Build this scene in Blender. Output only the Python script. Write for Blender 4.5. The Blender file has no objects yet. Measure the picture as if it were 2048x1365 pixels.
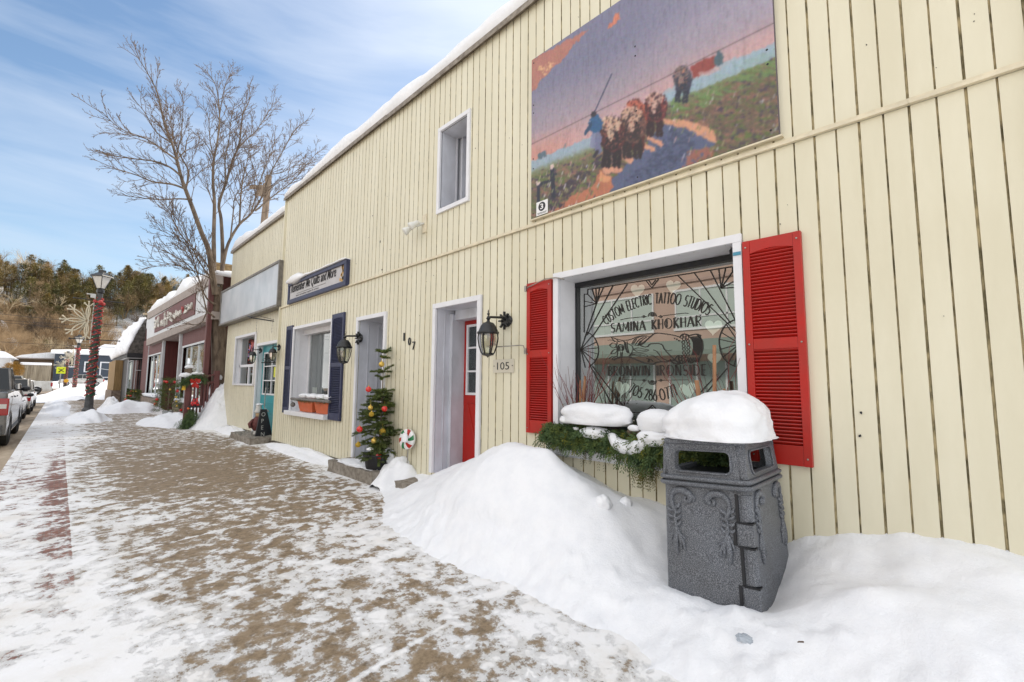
import bpy, bmesh, math, random
import numpy as np
from mathutils import Vector, Matrix, noise
sc = bpy.context.scene
COL = sc.collection
R = math.radians
random.seed(7)

# ------------------------------------------------------------------ camera
CAMZ = 1.38
yaw, pitch, roll = R(44.686), R(5.413), R(0.464)
_f = Vector((math.sin(yaw)*math.cos(pitch), math.cos(yaw)*math.cos(pitch), math.sin(pitch)))
_r0 = Vector((math.cos(yaw), -math.sin(yaw), 0)); _u0 = _r0.cross(_f)
_r = _r0*math.cos(roll) + _u0*math.sin(roll)
_u = -_r0*math.sin(roll) + _u0*math.cos(roll)
cam_data = bpy.data.cameras.new('camera'); cam = bpy.data.objects.new('camera', cam_data); COL.objects.link(cam)
cam_data.sensor_width = 36; cam_data.lens = 910/2048*36; cam_data.clip_start = .05; cam_data.clip_end = 3000
M_ = Matrix((_r, _u, -_f)).transposed().to_4x4(); M_.translation = (0, 0, CAMZ); cam.matrix_world = M_
sc.camera = cam
sc.render.resolution_x = 1024; sc.render.resolution_y = 682
# ------------------------------------------------------------------ exposure, world, sun
sc.view_settings.view_transform = 'Standard'; sc.view_settings.look = 'None'
sc.view_settings.exposure = 0.64; sc.view_settings.gamma = 1
SUN_AZ, SUN_EL = 78, 41       # azimuth measured from the street direction (+y) towards the shops (+x)
w = bpy.data.worlds.new('World'); sc.world = w; w.use_nodes = True
nt = w.node_tree; nt.nodes.clear()
def N(nt, t, **k):
    n = nt.nodes.new(t)
    for a, b in k.items(): setattr(n, a, b)
    return n
def setin(n, **k):
    for a, b in k.items(): n.inputs[a.replace('_', ' ')].default_value = b
def ramp(nt, pts, interp='LINEAR'):
    r = N(nt, 'ShaderNodeValToRGB'); cr = r.color_ramp; cr.interpolation = interp
    while len(cr.elements) < len(pts): cr.elements.new(.5)
    for e, (p, c) in zip(cr.elements, pts):
        e.position = p; e.color = (c, c, c, 1) if not isinstance(c, (tuple, list)) else (*c[:3], 1)
    return r
sky = N(nt, 'ShaderNodeTexSky'); sky.sky_type = 'NISHITA'; sky.sun_disc = False
sky.sun_elevation = R(SUN_EL); sky.sun_rotation = R(SUN_AZ); sky.air_density = 1.1; sky.dust_density = .6; sky.ozone_density = 2.2
tc = N(nt, 'ShaderNodeTexCoord')
mp = N(nt, 'ShaderNodeMapping'); mp.inputs['Rotation'].default_value = (R(9), R(-6), R(-12)); mp.inputs['Scale'].default_value = (1.0, 1.2, 8.0)
nt.links.new(tc.outputs['Generated'], mp.inputs['Vector'])
no = N(nt, 'ShaderNodeTexNoise'); setin(no, Scale=1.7, Detail=7, Roughness=.55, Distortion=.35); nt.links.new(mp.outputs[0], no.inputs['Vector'])
no2 = N(nt, 'ShaderNodeTexNoise'); setin(no2, Scale=2.1, Detail=3, Roughness=.5); nt.links.new(tc.outputs['Generated'], no2.inputs['Vector'])
rp = ramp(nt, [(.30, 0), (.74, 1)]); nt.links.new(no.outputs['Fac'], rp.inputs[0])
# thin cloud veil: thicker low down and towards the shops (+x)
sep = N(nt, 'ShaderNodeSeparateXYZ'); nt.links.new(tc.outputs['Generated'], sep.inputs[0])
def mth(nt, op, a, b=None, clamp=False, c=None):
    n = N(nt, 'ShaderNodeMath', operation=op); n.use_clamp = clamp
    for i, v in enumerate((a, b, c)):
        if v is None: continue
        if isinstance(v, (int, float)): n.inputs[i].default_value = v
        else: nt.links.new(v, n.inputs[i])
    return n.outputs[0]
low = mth(nt, 'SUBTRACT', 1.0, mth(nt, 'MULTIPLY', sep.outputs['Z'], 1.9), True)
side = mth(nt, 'MULTIPLY_ADD', sep.outputs['X'], .55, False, -.19)
veil = mth(nt, 'MULTIPLY_ADD', low, .40, False, side)
veil = mth(nt, 'ADD', veil, mth(nt, 'MULTIPLY_ADD', no2.outputs['Fac'], .7, False, -.35))
msk = mth(nt, 'ADD', mth(nt, 'MULTIPLY', rp.outputs[0], .50), veil, True)
skyc = N(nt, 'ShaderNodeMixRGB', blend_type='MULTIPLY'); skyc.inputs[0].default_value = 1
nt.links.new(sky.outputs[0], skyc.inputs[1]); skyc.inputs[2].default_value = (1.12, 1.16, 1.14, 1)
cl = ramp(nt, [(0, (3.6, 4.1, 4.9)), (.12, (4.4, 5.0, 5.8)), (.35, (6.6, 7.0, 7.6))]); nt.links.new(sep.outputs['Z'], cl.inputs[0])
# ramp colours are stored 0..1, scale them up
for e in cl.color_ramp.elements: e.color = tuple(c/8 for c in e.color[:3]) + (1,)
cls = N(nt, 'ShaderNodeMixRGB', blend_type='MULTIPLY'); cls.inputs[0].default_value = 1
nt.links.new(cl.outputs[0], cls.inputs[1]); cls.inputs[2].default_value = (8, 8, 8, 1)
mx = N(nt, 'ShaderNodeMixRGB'); nt.links.new(msk, mx.inputs[0]); nt.links.new(skyc.outputs[0], mx.inputs[1]); nt.links.new(cls.outputs[0], mx.inputs[2])
# added fill light: sky brightened overhead, over the street and behind the camera
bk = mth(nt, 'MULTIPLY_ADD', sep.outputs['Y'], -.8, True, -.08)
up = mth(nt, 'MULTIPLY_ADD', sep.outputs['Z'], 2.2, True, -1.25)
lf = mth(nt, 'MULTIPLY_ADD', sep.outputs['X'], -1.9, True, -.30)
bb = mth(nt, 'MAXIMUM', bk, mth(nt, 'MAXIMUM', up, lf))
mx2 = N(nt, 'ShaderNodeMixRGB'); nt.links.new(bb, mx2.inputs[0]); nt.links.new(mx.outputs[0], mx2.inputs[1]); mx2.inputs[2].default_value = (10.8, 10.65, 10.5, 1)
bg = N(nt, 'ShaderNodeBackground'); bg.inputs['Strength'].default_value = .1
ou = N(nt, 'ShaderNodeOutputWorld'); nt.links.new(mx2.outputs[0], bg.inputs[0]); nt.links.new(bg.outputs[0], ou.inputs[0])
sl = bpy.data.lights.new('sun', 'SUN'); sl.energy = 2.9; sl.angle = R(14); sl.color = (1, .9, .76)
so = bpy.data.objects.new('sun', sl); COL.objects.link(so)
_sd = Vector((math.sin(R(SUN_AZ))*math.cos(R(SUN_EL)), math.cos(R(SUN_AZ))*math.cos(R(SUN_EL)), math.sin(R(SUN_EL))))
so.rotation_euler = _sd.to_track_quat('Z', 'Y').to_euler(); so.location = (20, 10, 30)

# ------------------------------------------------------------------ measuring helpers (a point seen at x, y on a known plane)
def ray(px, py):
    return _f + _r*((px-1024)/910) - _u*((py-682.5)/910)
def onX(px, py, X):
    d = ray(px, py); return Vector((X, d.y/d.x*X, CAMZ + d.z/d.x*X))
def onY(px, py, Y):
    d = ray(px, py); return Vector((d.x/d.y*Y, Y, CAMZ + d.z/d.y*Y))
def onZ(px, py, Z):
    d = ray(px, py); s = (Z-CAMZ)/d.z; return Vector((d.x*s, d.y*s, Z))
def smooth(t): t = min(1, max(0, t)); return t*t*(3-2*t)
def base(y): return .72*smooth((y-57)/44) + (.7*smooth((y-95)/14))
def gz(x, y): return base(y) - .02*max(-1, min(4.2, 3.5-x))

# ------------------------------------------------------------------ mesh helpers
class MB:
    def __init__(s): s.v = []; s.f = []; s.m = []
    def add(s, vs, fs, mi=0):
        b = len(s.v); s.v += [tuple(v) for v in vs]; s.f += [tuple(i+b for i in f) for f in fs]; s.m += [mi]*len(fs); return s
    def box(s, x0, x1, y0, y1, z0, z1, mi=0):
        if x0 > x1: x0, x1 = x1, x0
        if y0 > y1: y0, y1 = y1, y0
        if z0 > z1: z0, z1 = z1, z0
        return s.add([(x, y, z) for x in (x0, x1) for y in (y0, y1) for z in (z0, z1)],
                     [(0,1,3,2),(4,6,7,5),(0,4,5,1),(2,3,7,6),(0,2,6,4),(1,5,7,3)], mi)
    def obox(s, c, ax, ay, az, mi=0):   # oriented box, half-axis vectors
        c = Vector(c); ax = Vector(ax); ay = Vector(ay); az = Vector(az)
        return s.add([c+ax*i+ay*j+az*k for i in (-1,1) for j in (-1,1) for k in (-1,1)],
                     [(0,1,3,2),(4,6,7,5),(0,4,5,1),(2,3,7,6),(0,2,6,4),(1,5,7,3)], mi)
    def prism(s, poly, d, mi=0):        # closed polygon of 3d points extruded by vector d
        n = len(poly); d = Vector(d)
        return s.add([Vector(p) for p in poly]+[Vector(p)+d for p in poly],
                     [tuple(range(n))[::-1], tuple(range(n, 2*n))]+[(i, (i+1) % n, n+(i+1) % n, n+i) for i in range(n)], mi)
    def tube(s, pts, rad, n=6, mi=0, cap=True):
        pts = [Vector(p) for p in pts]; k = len(pts)
        if not isinstance(rad, (list, tuple)): rad = [rad]*k
        vs = []; up = Vector((0, 0, 1)); prev = None
        for i, p in enumerate(pts):
            t = (pts[min(i+1, k-1)] - pts[max(i-1, 0)])
            t = t.normalized() if t.length > 1e-9 else Vector((0, 0, 1))
            if prev is None:
                a = t.orthogonal().normalized()
            else:
                a = prev - t*prev.dot(t); a = a.normalized() if a.length > 1e-6 else t.orthogonal().normalized()
            prev = a; b = t.cross(a)
            for j in range(n):
                an = 2*math.pi*j/n; vs.append(p + (a*math.cos(an)+b*math.sin(an))*rad[i])
        fs = [(i*n+j, i*n+(j+1) % n, (i+1)*n+(j+1) % n, (i+1)*n+j) for i in range(k-1) for j in range(n)]
        if cap and n > 3: fs += [tuple(range(n))[::-1], tuple(range((k-1)*n, k*n))]
        return s.add(vs, fs, mi)
    def lathe(s, prof, c=(0, 0, 0), n=16, mi=0, axis=None, sx=1, sy=1):  # prof = [(r, z)...]
        c = Vector(c); q = axis.to_track_quat('Z', 'Y') if axis is not None else None
        vs = []
        for r, z in prof:
            for j in range(n):
                a = 2*math.pi*j/n; v = Vector((r*math.cos(a)*sx, r*math.sin(a)*sy, z))
                vs.append(c + (q @ v if q else v))
        fs = [(i*n+j, i*n+(j+1) % n, (i+1)*n+(j+1) % n, (i+1)*n+j) for i in range(len(prof)-1) for j in range(n)]
        if prof[0][0] > 1e-4: fs.append(tuple(range(n))[::-1])
        if prof[-1][0] > 1e-4: fs.append(tuple(range((len(prof)-1)*n, len(prof)*n)))
        return s.add(vs, fs, mi)
    def ball(s, c, r, n=10, mi=0, sz=1.0):
        k = max(4, n//2+1)
        return s.lathe([(max(1e-5, r*math.sin(math.pi*i/k)), -r*sz*math.cos(math.pi*i/k)) for i in range(k+1)], c, n, mi)
    def build(s, name, mats, parent=None, sm=False, bevel=0, bseg=2, merge=False, loc=None):
        me = bpy.data.meshes.new(name)
        off = Vector(loc) if loc is not None else Vector((0, 0, 0))
        me.from_pydata([tuple(Vector(v)-off) for v in s.v] if loc is not None else s.v, [], s.f)
        if not isinstance(mats, (list, tuple)): mats = [mats]
        for m in mats: me.materials.append(m)
        if len(mats) > 1: me.polygons.foreach_set('material_index', s.m)
        if merge or bevel:
            bm = bmesh.new(); bm.from_mesh(me)
            if merge: bmesh.ops.remove_doubles(bm, verts=bm.verts, dist=1e-4)
            bmesh.ops.recalc_face_normals(bm, faces=bm.faces)
            bm.to_mesh(me); bm.free()
        if sm: me.polygons.foreach_set('use_smooth', [True]*len(me.polygons))
        me.update()
        o = bpy.data.objects.new(name, me); COL.objects.link(o)
        if loc is not None: o.location = loc
        if parent is not None:
            o.parent = parent; o.matrix_parent_inverse = parent.matrix_basis.inverted()
        if bevel:
            b = o.modifiers.new('bevel', 'BEVEL'); b.width = bevel; b.segments = bseg; b.limit_method = 'ANGLE'; b.angle_limit = R(40)
            if sm:
                pass
        return o
def tag(o, label=None, cat=None, group=None, kind=None):
    if label: o['label'] = label
    if cat: o['category'] = cat
    if group: o['group'] = group
    if kind: o['kind'] = kind
    return o
def thing(name, label, cat, loc=(0, 0, 0), group=None):
    o = bpy.data.objects.new(name, None); COL.objects.link(o); o.location = loc; o.empty_display_size = .2
    return tag(o, label, cat, group)
def copy_tree(o, parent=None):
    c = o.copy(); COL.objects.link(c)
    if parent is not None: c.parent = parent
    for ch in o.children: copy_tree(ch, c)
    return c

# ------------------------------------------------------------------ materials
def mat(name, col, rough=.6, metal=0, var=0, vs=8, bump=0, bs=60, spec=.5, coat=0, col2=None, stretch=None, det=5):
    m = bpy.data.materials.new(name); m.use_nodes = True; nt = m.node_tree; b = nt.nodes['Principled BSDF']
    b.inputs['Base Color'].default_value = (*col, 1); b.inputs['Roughness'].default_value = rough
    b.inputs['Metallic'].default_value = metal; b.inputs['Specular IOR Level'].default_value = spec
    if coat: b.inputs['Coat Weight'].default_value = coat
    vec = None
    if var or bump or col2:
        g = N(nt, 'ShaderNodeNewGeometry'); vec = g.outputs['Position']
        if stretch:
            mpn = N(nt, 'ShaderNodeMapping'); mpn.inputs['Scale'].default_value = stretch; nt.links.new(vec, mpn.inputs[0]); vec = mpn.outputs[0]
    if var or col2:
        n = N(nt, 'ShaderNodeTexNoise'); setin(n, Scale=vs, Detail=det, Roughness=.6); nt.links.new(vec, n.inputs['Vector'])
        c2 = col2 if col2 else tuple(c*(1-var) for c in col)
        c1 = col if col2 else tuple(min(1, c*(1+var*.6)) for c in col)
        r = ramp(nt, [(.35, c2), (.65, c1)]); nt.links.new(n.outputs['Fac'], r.inputs[0]); nt.links.new(r.outputs[0], b.inputs['Base Color'])
    if bump:
        n = N(nt, 'ShaderNodeTexNoise'); setin(n, Scale=bs, Detail=4); nt.links.new(vec, n.inputs['Vector'])
        bn = N(nt, 'ShaderNodeBump'); setin(bn, Strength=bump, Distance=.01); nt.links.new(n.outputs['Fac'], bn.inputs['Height']); nt.links.new(bn.outputs[0], b.inputs['Normal'])
    return m
def snow_mat(name, dirt=.0, seed=0, big=.35):
    m = bpy.data.materials.new(name); m.use_nodes = True; nt = m.node_tree; b = nt.nodes['Principled BSDF']
    g = N(nt, 'ShaderNodeNewGeometry'); pos = g.outputs['Position']
    n1 = N(nt, 'ShaderNodeTexNoise'); setin(n1, Scale=7, Detail=6, Roughness=.6); nt.links.new(pos, n1.inputs['Vector'])
    n2 = N(nt, 'ShaderNodeTexNoise'); setin(n2, Scale=70, Detail=5, Roughness=.7); nt.links.new(pos, n2.inputs['Vector'])
    r = ramp(nt, [(.3, (.80-dirt, .815-dirt*1.1, .85-dirt*1.35)), (.6, (.86, .87, .895))]); nt.links.new(n1.outputs['Fac'], r.inputs[0]); nt.links.new(r.outputs[0], b.inputs['Base Color'])
    setin(b, Roughness=.55); b.inputs['Specular IOR Level'].default_value = .25
    add = mth(nt, 'ADD', mth(nt, 'MULTIPLY', n1.outputs['Fac'], big*3), mth(nt, 'MULTIPLY', n2.outputs['Fac'], .5))
    bn = N(nt, 'ShaderNodeBump'); setin(bn, Strength=.35, Distance=.03); nt.links.new(add, bn.inputs['Height']); nt.links.new(bn.outputs[0], b.inputs['Normal'])
    return m
def glass_mat(name, tint=(.8, .86, .85), refl=.45, rough=.0, fk=1.0):
    m = bpy.data.materials.new(name); m.use_nodes = True; nt = m.node_tree; nt.nodes.remove(nt.nodes['Principled BSDF'])
    o = nt.nodes['Material Output']; t = N(nt, 'ShaderNodeBsdfTransparent'); t.inputs[0].default_value = (*tint, 1)
    g = N(nt, 'ShaderNodeBsdfGlossy'); g.inputs['Roughness'].default_value = rough; g.inputs[0].default_value = (.88, .90, .88, 1)
    lw = N(nt, 'ShaderNodeLayerWeight'); lw.inputs[0].default_value = .35
    fac = mth(nt, 'MULTIPLY_ADD', lw.outputs['Fresnel'], fk, True, refl)
    mx = N(nt, 'ShaderNodeMixShader'); nt.links.new(fac, mx.inputs[0]); nt.links.new(t.outputs[0], mx.inputs[1]); nt.links.new(g.outputs[0], mx.inputs[2])
    nt.links.new(mx.outputs[0], o.inputs['Surface']); return m
SNOW = snow_mat('snow'); SNOWD = snow_mat('trodden_snow', dirt=.12)
CREAM = mat('cream_siding', (.72, .682, .53), .42, col2=(.65, .608, .455), vs=2.6, bump=.08, bs=25, stretch=(1, 1, .22), det=8)
DIRT = mat('groove_grime', (.50, .42, .25), .8, col2=(.14, .12, .062), vs=34, stretch=(1, 1, .3), det=8)
_rr = [n for n in DIRT.node_tree.nodes if n.type == 'VALTORGB'][0].color_ramp.elements; _rr[0].position = .38; _rr[1].position = .60
CREAMT = mat('cream_trim', (.68, .61, .45), .45, var=.12, vs=9)
WHITE = mat('white_trim', (.735, .74, .77), .38, var=.05, vs=5, bump=.05, bs=12)
WHITED = mat('weathered_white_metal', (.64, .66, .72), .4, col2=(.50, .51, .55), vs=3.3, stretch=(1, 1, .5))
RED = mat('red_paint', (.44, .008, .003), .42, col2=(.35, .016, .009), vs=4, bump=.05, bs=40)
NAVY = mat('navy_paint', (.028, .034, .085), .5, var=.2, vs=8)
TEAL = mat('teal_paint', (.012, .30, .34), .35, var=.12, vs=3)
BLACK = mat('black_metal', (.012, .013, .014), .38, var=.3, vs=20, bump=.1, bs=90)
BLACKP = mat('black_plastic', (.012, .013, .016), .5)
DARK = mat('dark_interior', (.018, .021, .022), .9)
GREYC = mat('grey_curtain', (.16, .18, .19), .9, var=.15, vs=3)
METAL = mat('brushed_metal', (.35, .34, .32), .35, .8, var=.2, vs=30)
RUST = mat('drip_edge_metal', (.30, .26, .21), .5, .3, col2=(.15, .12, .09), vs=12)
BARK = mat('bark', (.21, .16, .115), .9, col2=(.085, .062, .045), vs=9, bump=.6, bs=18, stretch=(1, 1, .3))
BARKL = mat('tan_twigs', (.34, .26, .17), .9, var=.25, vs=2)
WOODP = mat('weathered_pole_wood', (.24, .18, .13), .9, var=.3, vs=8, stretch=(1, 1, .2))
CONC = mat('concrete', (.30, .27, .23), .9, col2=(.16, .135, .105), vs=14, bump=.5, bs=60, det=8)
STONE = mat('stone_base', (.30, .24, .19), .9, col2=(.15, .11, .085), vs=7, bump=.7, bs=14)
MAROON = mat('maroon_siding', (.15, .055, .052), .65, var=.25, vs=4, stretch=(6, 6, .3))
MAROOND = mat('dark_red_wood', (.10, .02, .018), .6, var=.3, vs=3, stretch=(6, 6, .3))
BOARDW = mat('pale_fascia', (.62, .64, .66), .6, var=.08, vs=3)
TAUPE = mat('taupe_beam', (.33, .28, .25), .7, var=.15, vs=4)
GLASS = glass_mat('window_glass', refl=.34); GLASSD = glass_mat('dark_window_glass', (.6, .65, .66), .07, fk=.30)
GOLD = mat('gold_bauble', (.62, .43, .10), .28, .75); REDB = mat('red_bauble', (.60, .012, .008), .18, 0, coat=.6)
def needle_mat(name, c1, c2, vs=14):
    return mat(name, c1, .7, col2=c2, vs=vs)
FIR = needle_mat('spruce_needles', (.15, .19, .04), (.045, .075, .02), 9)
CEDAR = needle_mat('cedar_greens', (.12, .18, .055), (.035, .075, .03), 12)
CEDARY = needle_mat('yellow_cedar', (.30, .29, .035), (.12, .13, .02), 15)
CONIF = mat('hill_conifer', (.32, .285, .11), .85, col2=(.12, .125, .055), vs=.45, det=3)
CONIFB = mat('hill_conifer_olive', (.46, .35, .14), .85, col2=(.20, .165, .07), vs=.45, det=3)
TWIGR = mat('red_dogwood', (.14, .014, .014), .5)

def blob(name, c, rad, parent=None, seed=0, amp=.08, flat=-.35, p=2.0, sub=4, m=None, fr=2.2, top=None, lay_=.010):
    """a rounded lump of snow: superellipsoid, lumpy, cut flat below"""
    bm = bmesh.new(); bmesh.ops.create_icosphere(bm, subdivisions=sub, radius=1)
    for v in bm.verts:
        d = v.co.normalized(); k = (abs(d.x)**p+abs(d.y)**p+abs(d.z)**p)**(-1/p)
        q = d*k; n = noise.noise(q*fr+Vector((seed*7.3, seed*3.1, 1.7)))*amp + noise.noise(q*fr*3.1+Vector((seed, 5, 2)))*amp*.4+noise.noise(q*fr*8+Vector((seed, 2, 8)))*amp*.15
        q = q*(1+n); q = Vector((q.x*(1+lay_*math.sin(q.z*19+2.5*noise.noise(q*1.5))), q.y*(1+lay_*math.sin(q.z*19+2.5*noise.noise(q*1.5))), q.z))
        if q.z < flat: q.z = flat + (q.z-flat)*.08
        if top: q = top(q)
        v.co = Vector((q.x*rad[0], q.y*rad[1], q.z*rad[2]))
    me = bpy.data.meshes.new(name); bm.to_mesh(me); bm.free(); me.materials.append(m or SNOW)
    me.polygons.foreach_set('use_smooth', [True]*len(me.polygons))
    o = bpy.data.objects.new(name, me); COL.objects.link(o); o.location = c
    if parent is not None: o.parent = parent; o.matrix_parent_inverse = parent.matrix_basis.inverted()
    return o
def text_polys(s, size=1, shear=0, off=0, space=1):
    cu = bpy.data.curves.new('lettering', 'FONT'); cu.body = s; cu.size = size; cu.shear = shear; cu.offset = off; cu.space_character = space
    cu.resolution_u = 3; cu.fill_mode = 'FRONT'
    o = bpy.data.objects.new('lettering', cu); COL.objects.link(o)
    dg = bpy.context.evaluated_depsgraph_get(); me = o.evaluated_get(dg).to_mesh()
    vs = [v.co.copy() for v in me.vertices]; fs = [tuple(p.vertices) for p in me.polygons]
    o.evaluated_get(dg).to_mesh_clear(); bpy.data.objects.remove(o); bpy.data.curves.remove(cu)
    return vs, fs
def wall_text(mb, s, X, y0, z0, width=None, height=None, th=.004, slope=0, mi=0, **k):
    """lettering on a plane facing -x; starts at y0 (reads towards -y)"""
    vs, fs = text_polys(s, 1, **k)
    x0 = min(v.x for v in vs); x1 = max(v.x for v in vs); b0 = min(v.y for v in vs); b1 = max(v.y for v in vs)
    kx = width/(x1-x0) if width else None; kz = height/(b1-b0) if height else None
    kx = kx or kz; kz = kz or kx
    P = [(X, y0-(v.x-x0)*kx, z0+(v.y-b0)*kz+slope*(v.x-x0)*kx) for v in vs]
    Q = [(X-th, a, b) for _, a, b in P]
    mb.add(P+Q, [tuple(i+len(P) for i in f) for f in fs], mi)
    # rim
    from collections import Counter
    ed = Counter()
    for f in fs:
        for a, b in zip(f, f[1:]+f[:1]): ed[(min(a, b), max(a, b))] += 1
    for (a, b), c in ed.items():
        if c == 1: mb.add([P[a], P[b], Q[b], Q[a]], [(0, 1, 2, 3)], mi)
def ribbon(mb, pts, wd, X, th=.003, mi=0):
    """flat painted/bent strip following (y, z) points on the plane x = X"""
    pts = [Vector((p[0], p[1])) for p in pts]; n = len(pts)
    if n < 2: return
    L = []; Rr = []
    for i, p in enumerate(pts):
        t = pts[min(i+1, n-1)]-pts[max(i-1, 0)]
        if t.length < 1e-9: t = Vector((1, 0))
        t.normalize(); q = Vector((-t.y, t.x)); ww = (wd[i] if isinstance(wd, list) else wd)/2
        L.append(p+q*ww); Rr.append(p-q*ww)
    vs = [(X-th, a.x, a.y) for a in L]+[(X-th, a.x, a.y) for a in Rr]+[(X, a.x, a.y) for a in L]+[(X, a.x, a.y) for a in Rr]
    fs = []
    for i in range(n-1):
        fs += [(i, i+1, n+i+1, n+i), (i, 2*n+i, 2*n+i+1, i+1), (n+i, n+i+1, 3*n+i+1, 3*n+i)]
    fs += [(0, n, 3*n, 2*n), (n-1, 3*n-1, 4*n-1, 2*n-1)]
    mb.add(vs, fs, mi)
# ------------------------------------------------------------------ ground, road, pavement
def sheet(name, x0, x1, y0, y1, nx, ny, zf, m, label=None, ysp=None):
    ys = ysp if ysp is not None else [y0+(y1-y0)*j/ny for j in range(ny+1)]
    xs = [x0+(x1-x0)*i/nx for i in range(nx+1)]
    vs = [(x, y, zf(x, y)) for y in ys for x in xs]; k = nx+1
    fs = [(j*k+i, j*k+i+1, (j+1)*k+i+1, (j+1)*k+i) for j in range(len(ys)-1) for i in range(nx)]
    me = bpy.data.meshes.new(name); me.from_pydata(vs, [], fs); me.materials.append(m)
    me.polygons.foreach_set('use_smooth', [True]*len(fs))
    o = bpy.data.objects.new(name, me); COL.objects.link(o); tag(o, label, kind='structure'); return o
def pavement_mat():
    m = bpy.data.materials.new('snowy_pavement'); m.use_nodes = True; nt = m.node_tree; b = nt.nodes['Principled BSDF']
    g = N(nt, 'ShaderNodeNewGeometry'); pos = g.outputs['Position']; sp = N(nt, 'ShaderNodeSeparateXYZ'); nt.links.new(pos, sp.inputs[0])
    X, Y = sp.outputs['X'], sp.outputs['Y']
    def noise_(sc_, det=6, ro=.6, st=None, dist=0):
        v = pos
        if st: mp = N(nt, 'ShaderNodeMapping'); mp.inputs['Scale'].default_value = st; nt.links.new(pos, mp.inputs[0]); v = mp.outputs[0]
        n = N(nt, 'ShaderNodeTexNoise'); setin(n, Scale=sc_, Detail=det, Roughness=ro, Distortion=dist); nt.links.new(v, n.inputs['Vector']); return n.outputs['Fac']
    def mr(v, a, b_, c, d):
        n = N(nt, 'ShaderNodeMapRange'); n.interpolation_type = 'SMOOTHSTEP'; n.clamp = True
        for i, q in zip((1, 2, 3, 4), (a, b_, c, d)): n.inputs[i].default_value = q
        nt.links.new(v, n.inputs[0]); return n.outputs[0]
    wob = mth(nt, 'MULTIPLY_ADD', noise_(1.1, 3), 1.2, False, -.6)
    Xw = mth(nt, 'ADD', X, wob); Yw = mth(nt, 'ADD', Y, mth(nt, 'MULTIPLY', wob, 2.0))
    bias = mr(Xw, 1.1, -.1, 0, .17)
    bias = mth(nt, 'ADD', bias, mr(Xw, 2.7, 3.3, 0, .17)); bias = mth(nt, 'ADD', bias, mth(nt, 'MULTIPLY', mr(Xw, 1.5, 2.4, 0, .12), mr(Y, 5, 4.2, 0, 1)))
    bias = mth(nt, 'ADD', bias, mr(Yw, 9.5, 15.5, 0, .08))
    bias = mth(nt, 'ADD', bias, mr(Y, 26, 34, 0, -.06))
    bias = mth(nt, 'ADD', bias, mr(Yw, 5.2, 3.2, 0, .030))
    bias = mth(nt, 'ADD', bias, mr(Yw, 9.2, 5.6, -.075, 0))
    nA = noise_(6.5, 11, .68, (1.1, 1.0, 1), .1); nB = noise_(.9, 3, .5)
    nA = mth(nt, 'ADD', nA, mth(nt, 'MULTIPLY_ADD', noise_(24, 7, .8), .30, False, -.15))
    v = mth(nt, 'ADD', mth(nt, 'ADD', nA, mth(nt, 'MULTIPLY_ADD', nB, .22, False, -.11)), bias)
    v = mth(nt, 'ADD', v, mth(nt, 'MULTIPLY', mth(nt, 'MULTIPLY', mr(X, -.12, .05, 0, 1), mr(X, .175, .185, 1, 0)), mth(nt, 'MULTIPLY', mr(Yw, 3.5, 6, 0, -.11), mr(Y, 9, 15, 1, .3))))
    # snow left in the expansion joints
    jy = mth(nt, 'SUBTRACT', Y, mth(nt, 'MULTIPLY', X, .155))
    jm = mth(nt, 'ABSOLUTE', mth(nt, 'SUBTRACT', mth(nt, 'MODULO', mth(nt, 'ADD', jy, 20.0+1.24*1), 1.5), .75))
    j2 = mth(nt, 'MULTIPLY', mr(jm, .035, .0, 0, .16), mr(noise_(2.2, 4), .42, .56, 0, 1))
    v = mth(nt, 'ADD', v, j2)
    hard = mr(v, .512, .572, 0, 1); soft = mr(v, .46, .54, 0, .26)
    fac = mth(nt, 'MAXIMUM', hard, soft, True)
    # sanded concrete
    c = ramp(nt, [(.36, (.12, .088, .054)), (.5, (.26, .19, .118)), (.64, (.34, .265, .18))]); nt.links.new(noise_(16, 11, .82), c.inputs[0])
    # brick strip near the kerb
    br = N(nt, 'ShaderNodeTexBrick'); br.inputs['Color1'].default_value = (.30, .13, .085, 1); br.inputs['Color2'].default_value = (.17, .07, .05, 1); br.inputs['Mortar'].default_value = (.2, .17, .14, 1)
    setin(br, Scale=5.0, Mortar_Size=.02); nt.links.new(pos, br.inputs['Vector'])
    bm_ = mth(nt, 'MULTIPLY', mr(X, .185, .175, 0, 1), mr(Y, 40, 42, 1, 0))
    cb = N(nt, 'ShaderNodeMixRGB'); nt.links.new(bm_, cb.inputs[0]); nt.links.new(c.outputs[0], cb.inputs[1]); nt.links.new(br.outputs[0], cb.inputs[2])
    sn = ramp(nt, [(.33, (.79, .765, .73)), (.48, (.86, .855, .85)), (.65, (.90, .90, .91))]); nt.links.new(noise_(2.7, 6, .65), sn.inputs[0])
    mxc = N(nt, 'ShaderNodeMixRGB'); nt.links.new(fac, mxc.inputs[0]); nt.links.new(cb.outputs[0], mxc.inputs[1]); nt.links.new(sn.outputs[0], mxc.inputs[2])
    nt.links.new(mxc.outputs[0], b.inputs['Base Color'])
    ro = mth(nt, 'MULTIPLY_ADD', fac, .1, False, .62); nt.links.new(ro, b.inputs['Roughness']); b.inputs['Specular IOR Level'].default_value = .3
    hh = mth(nt, 'ADD', mth(nt, 'MULTIPLY', mr(v, .5, .66, 0, 1), .7), mth(nt, 'MULTIPLY', noise_(30, 6, .7), .35))
    bn = N(nt, 'ShaderNodeBump'); setin(bn, Strength=.8, Distance=.012); nt.links.new(hh, bn.inputs['Height']); nt.links.new(bn.outputs[0], b.inputs['Normal'])
    return m
PAVE = pavement_mat()
ROADM = mat('sanded_road', (.50, .41, .30), .85, col2=(.27, .205, .14), vs=2.2, bump=.5, bs=25, stretch=(1.4, .35, 1), det=8)
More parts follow.
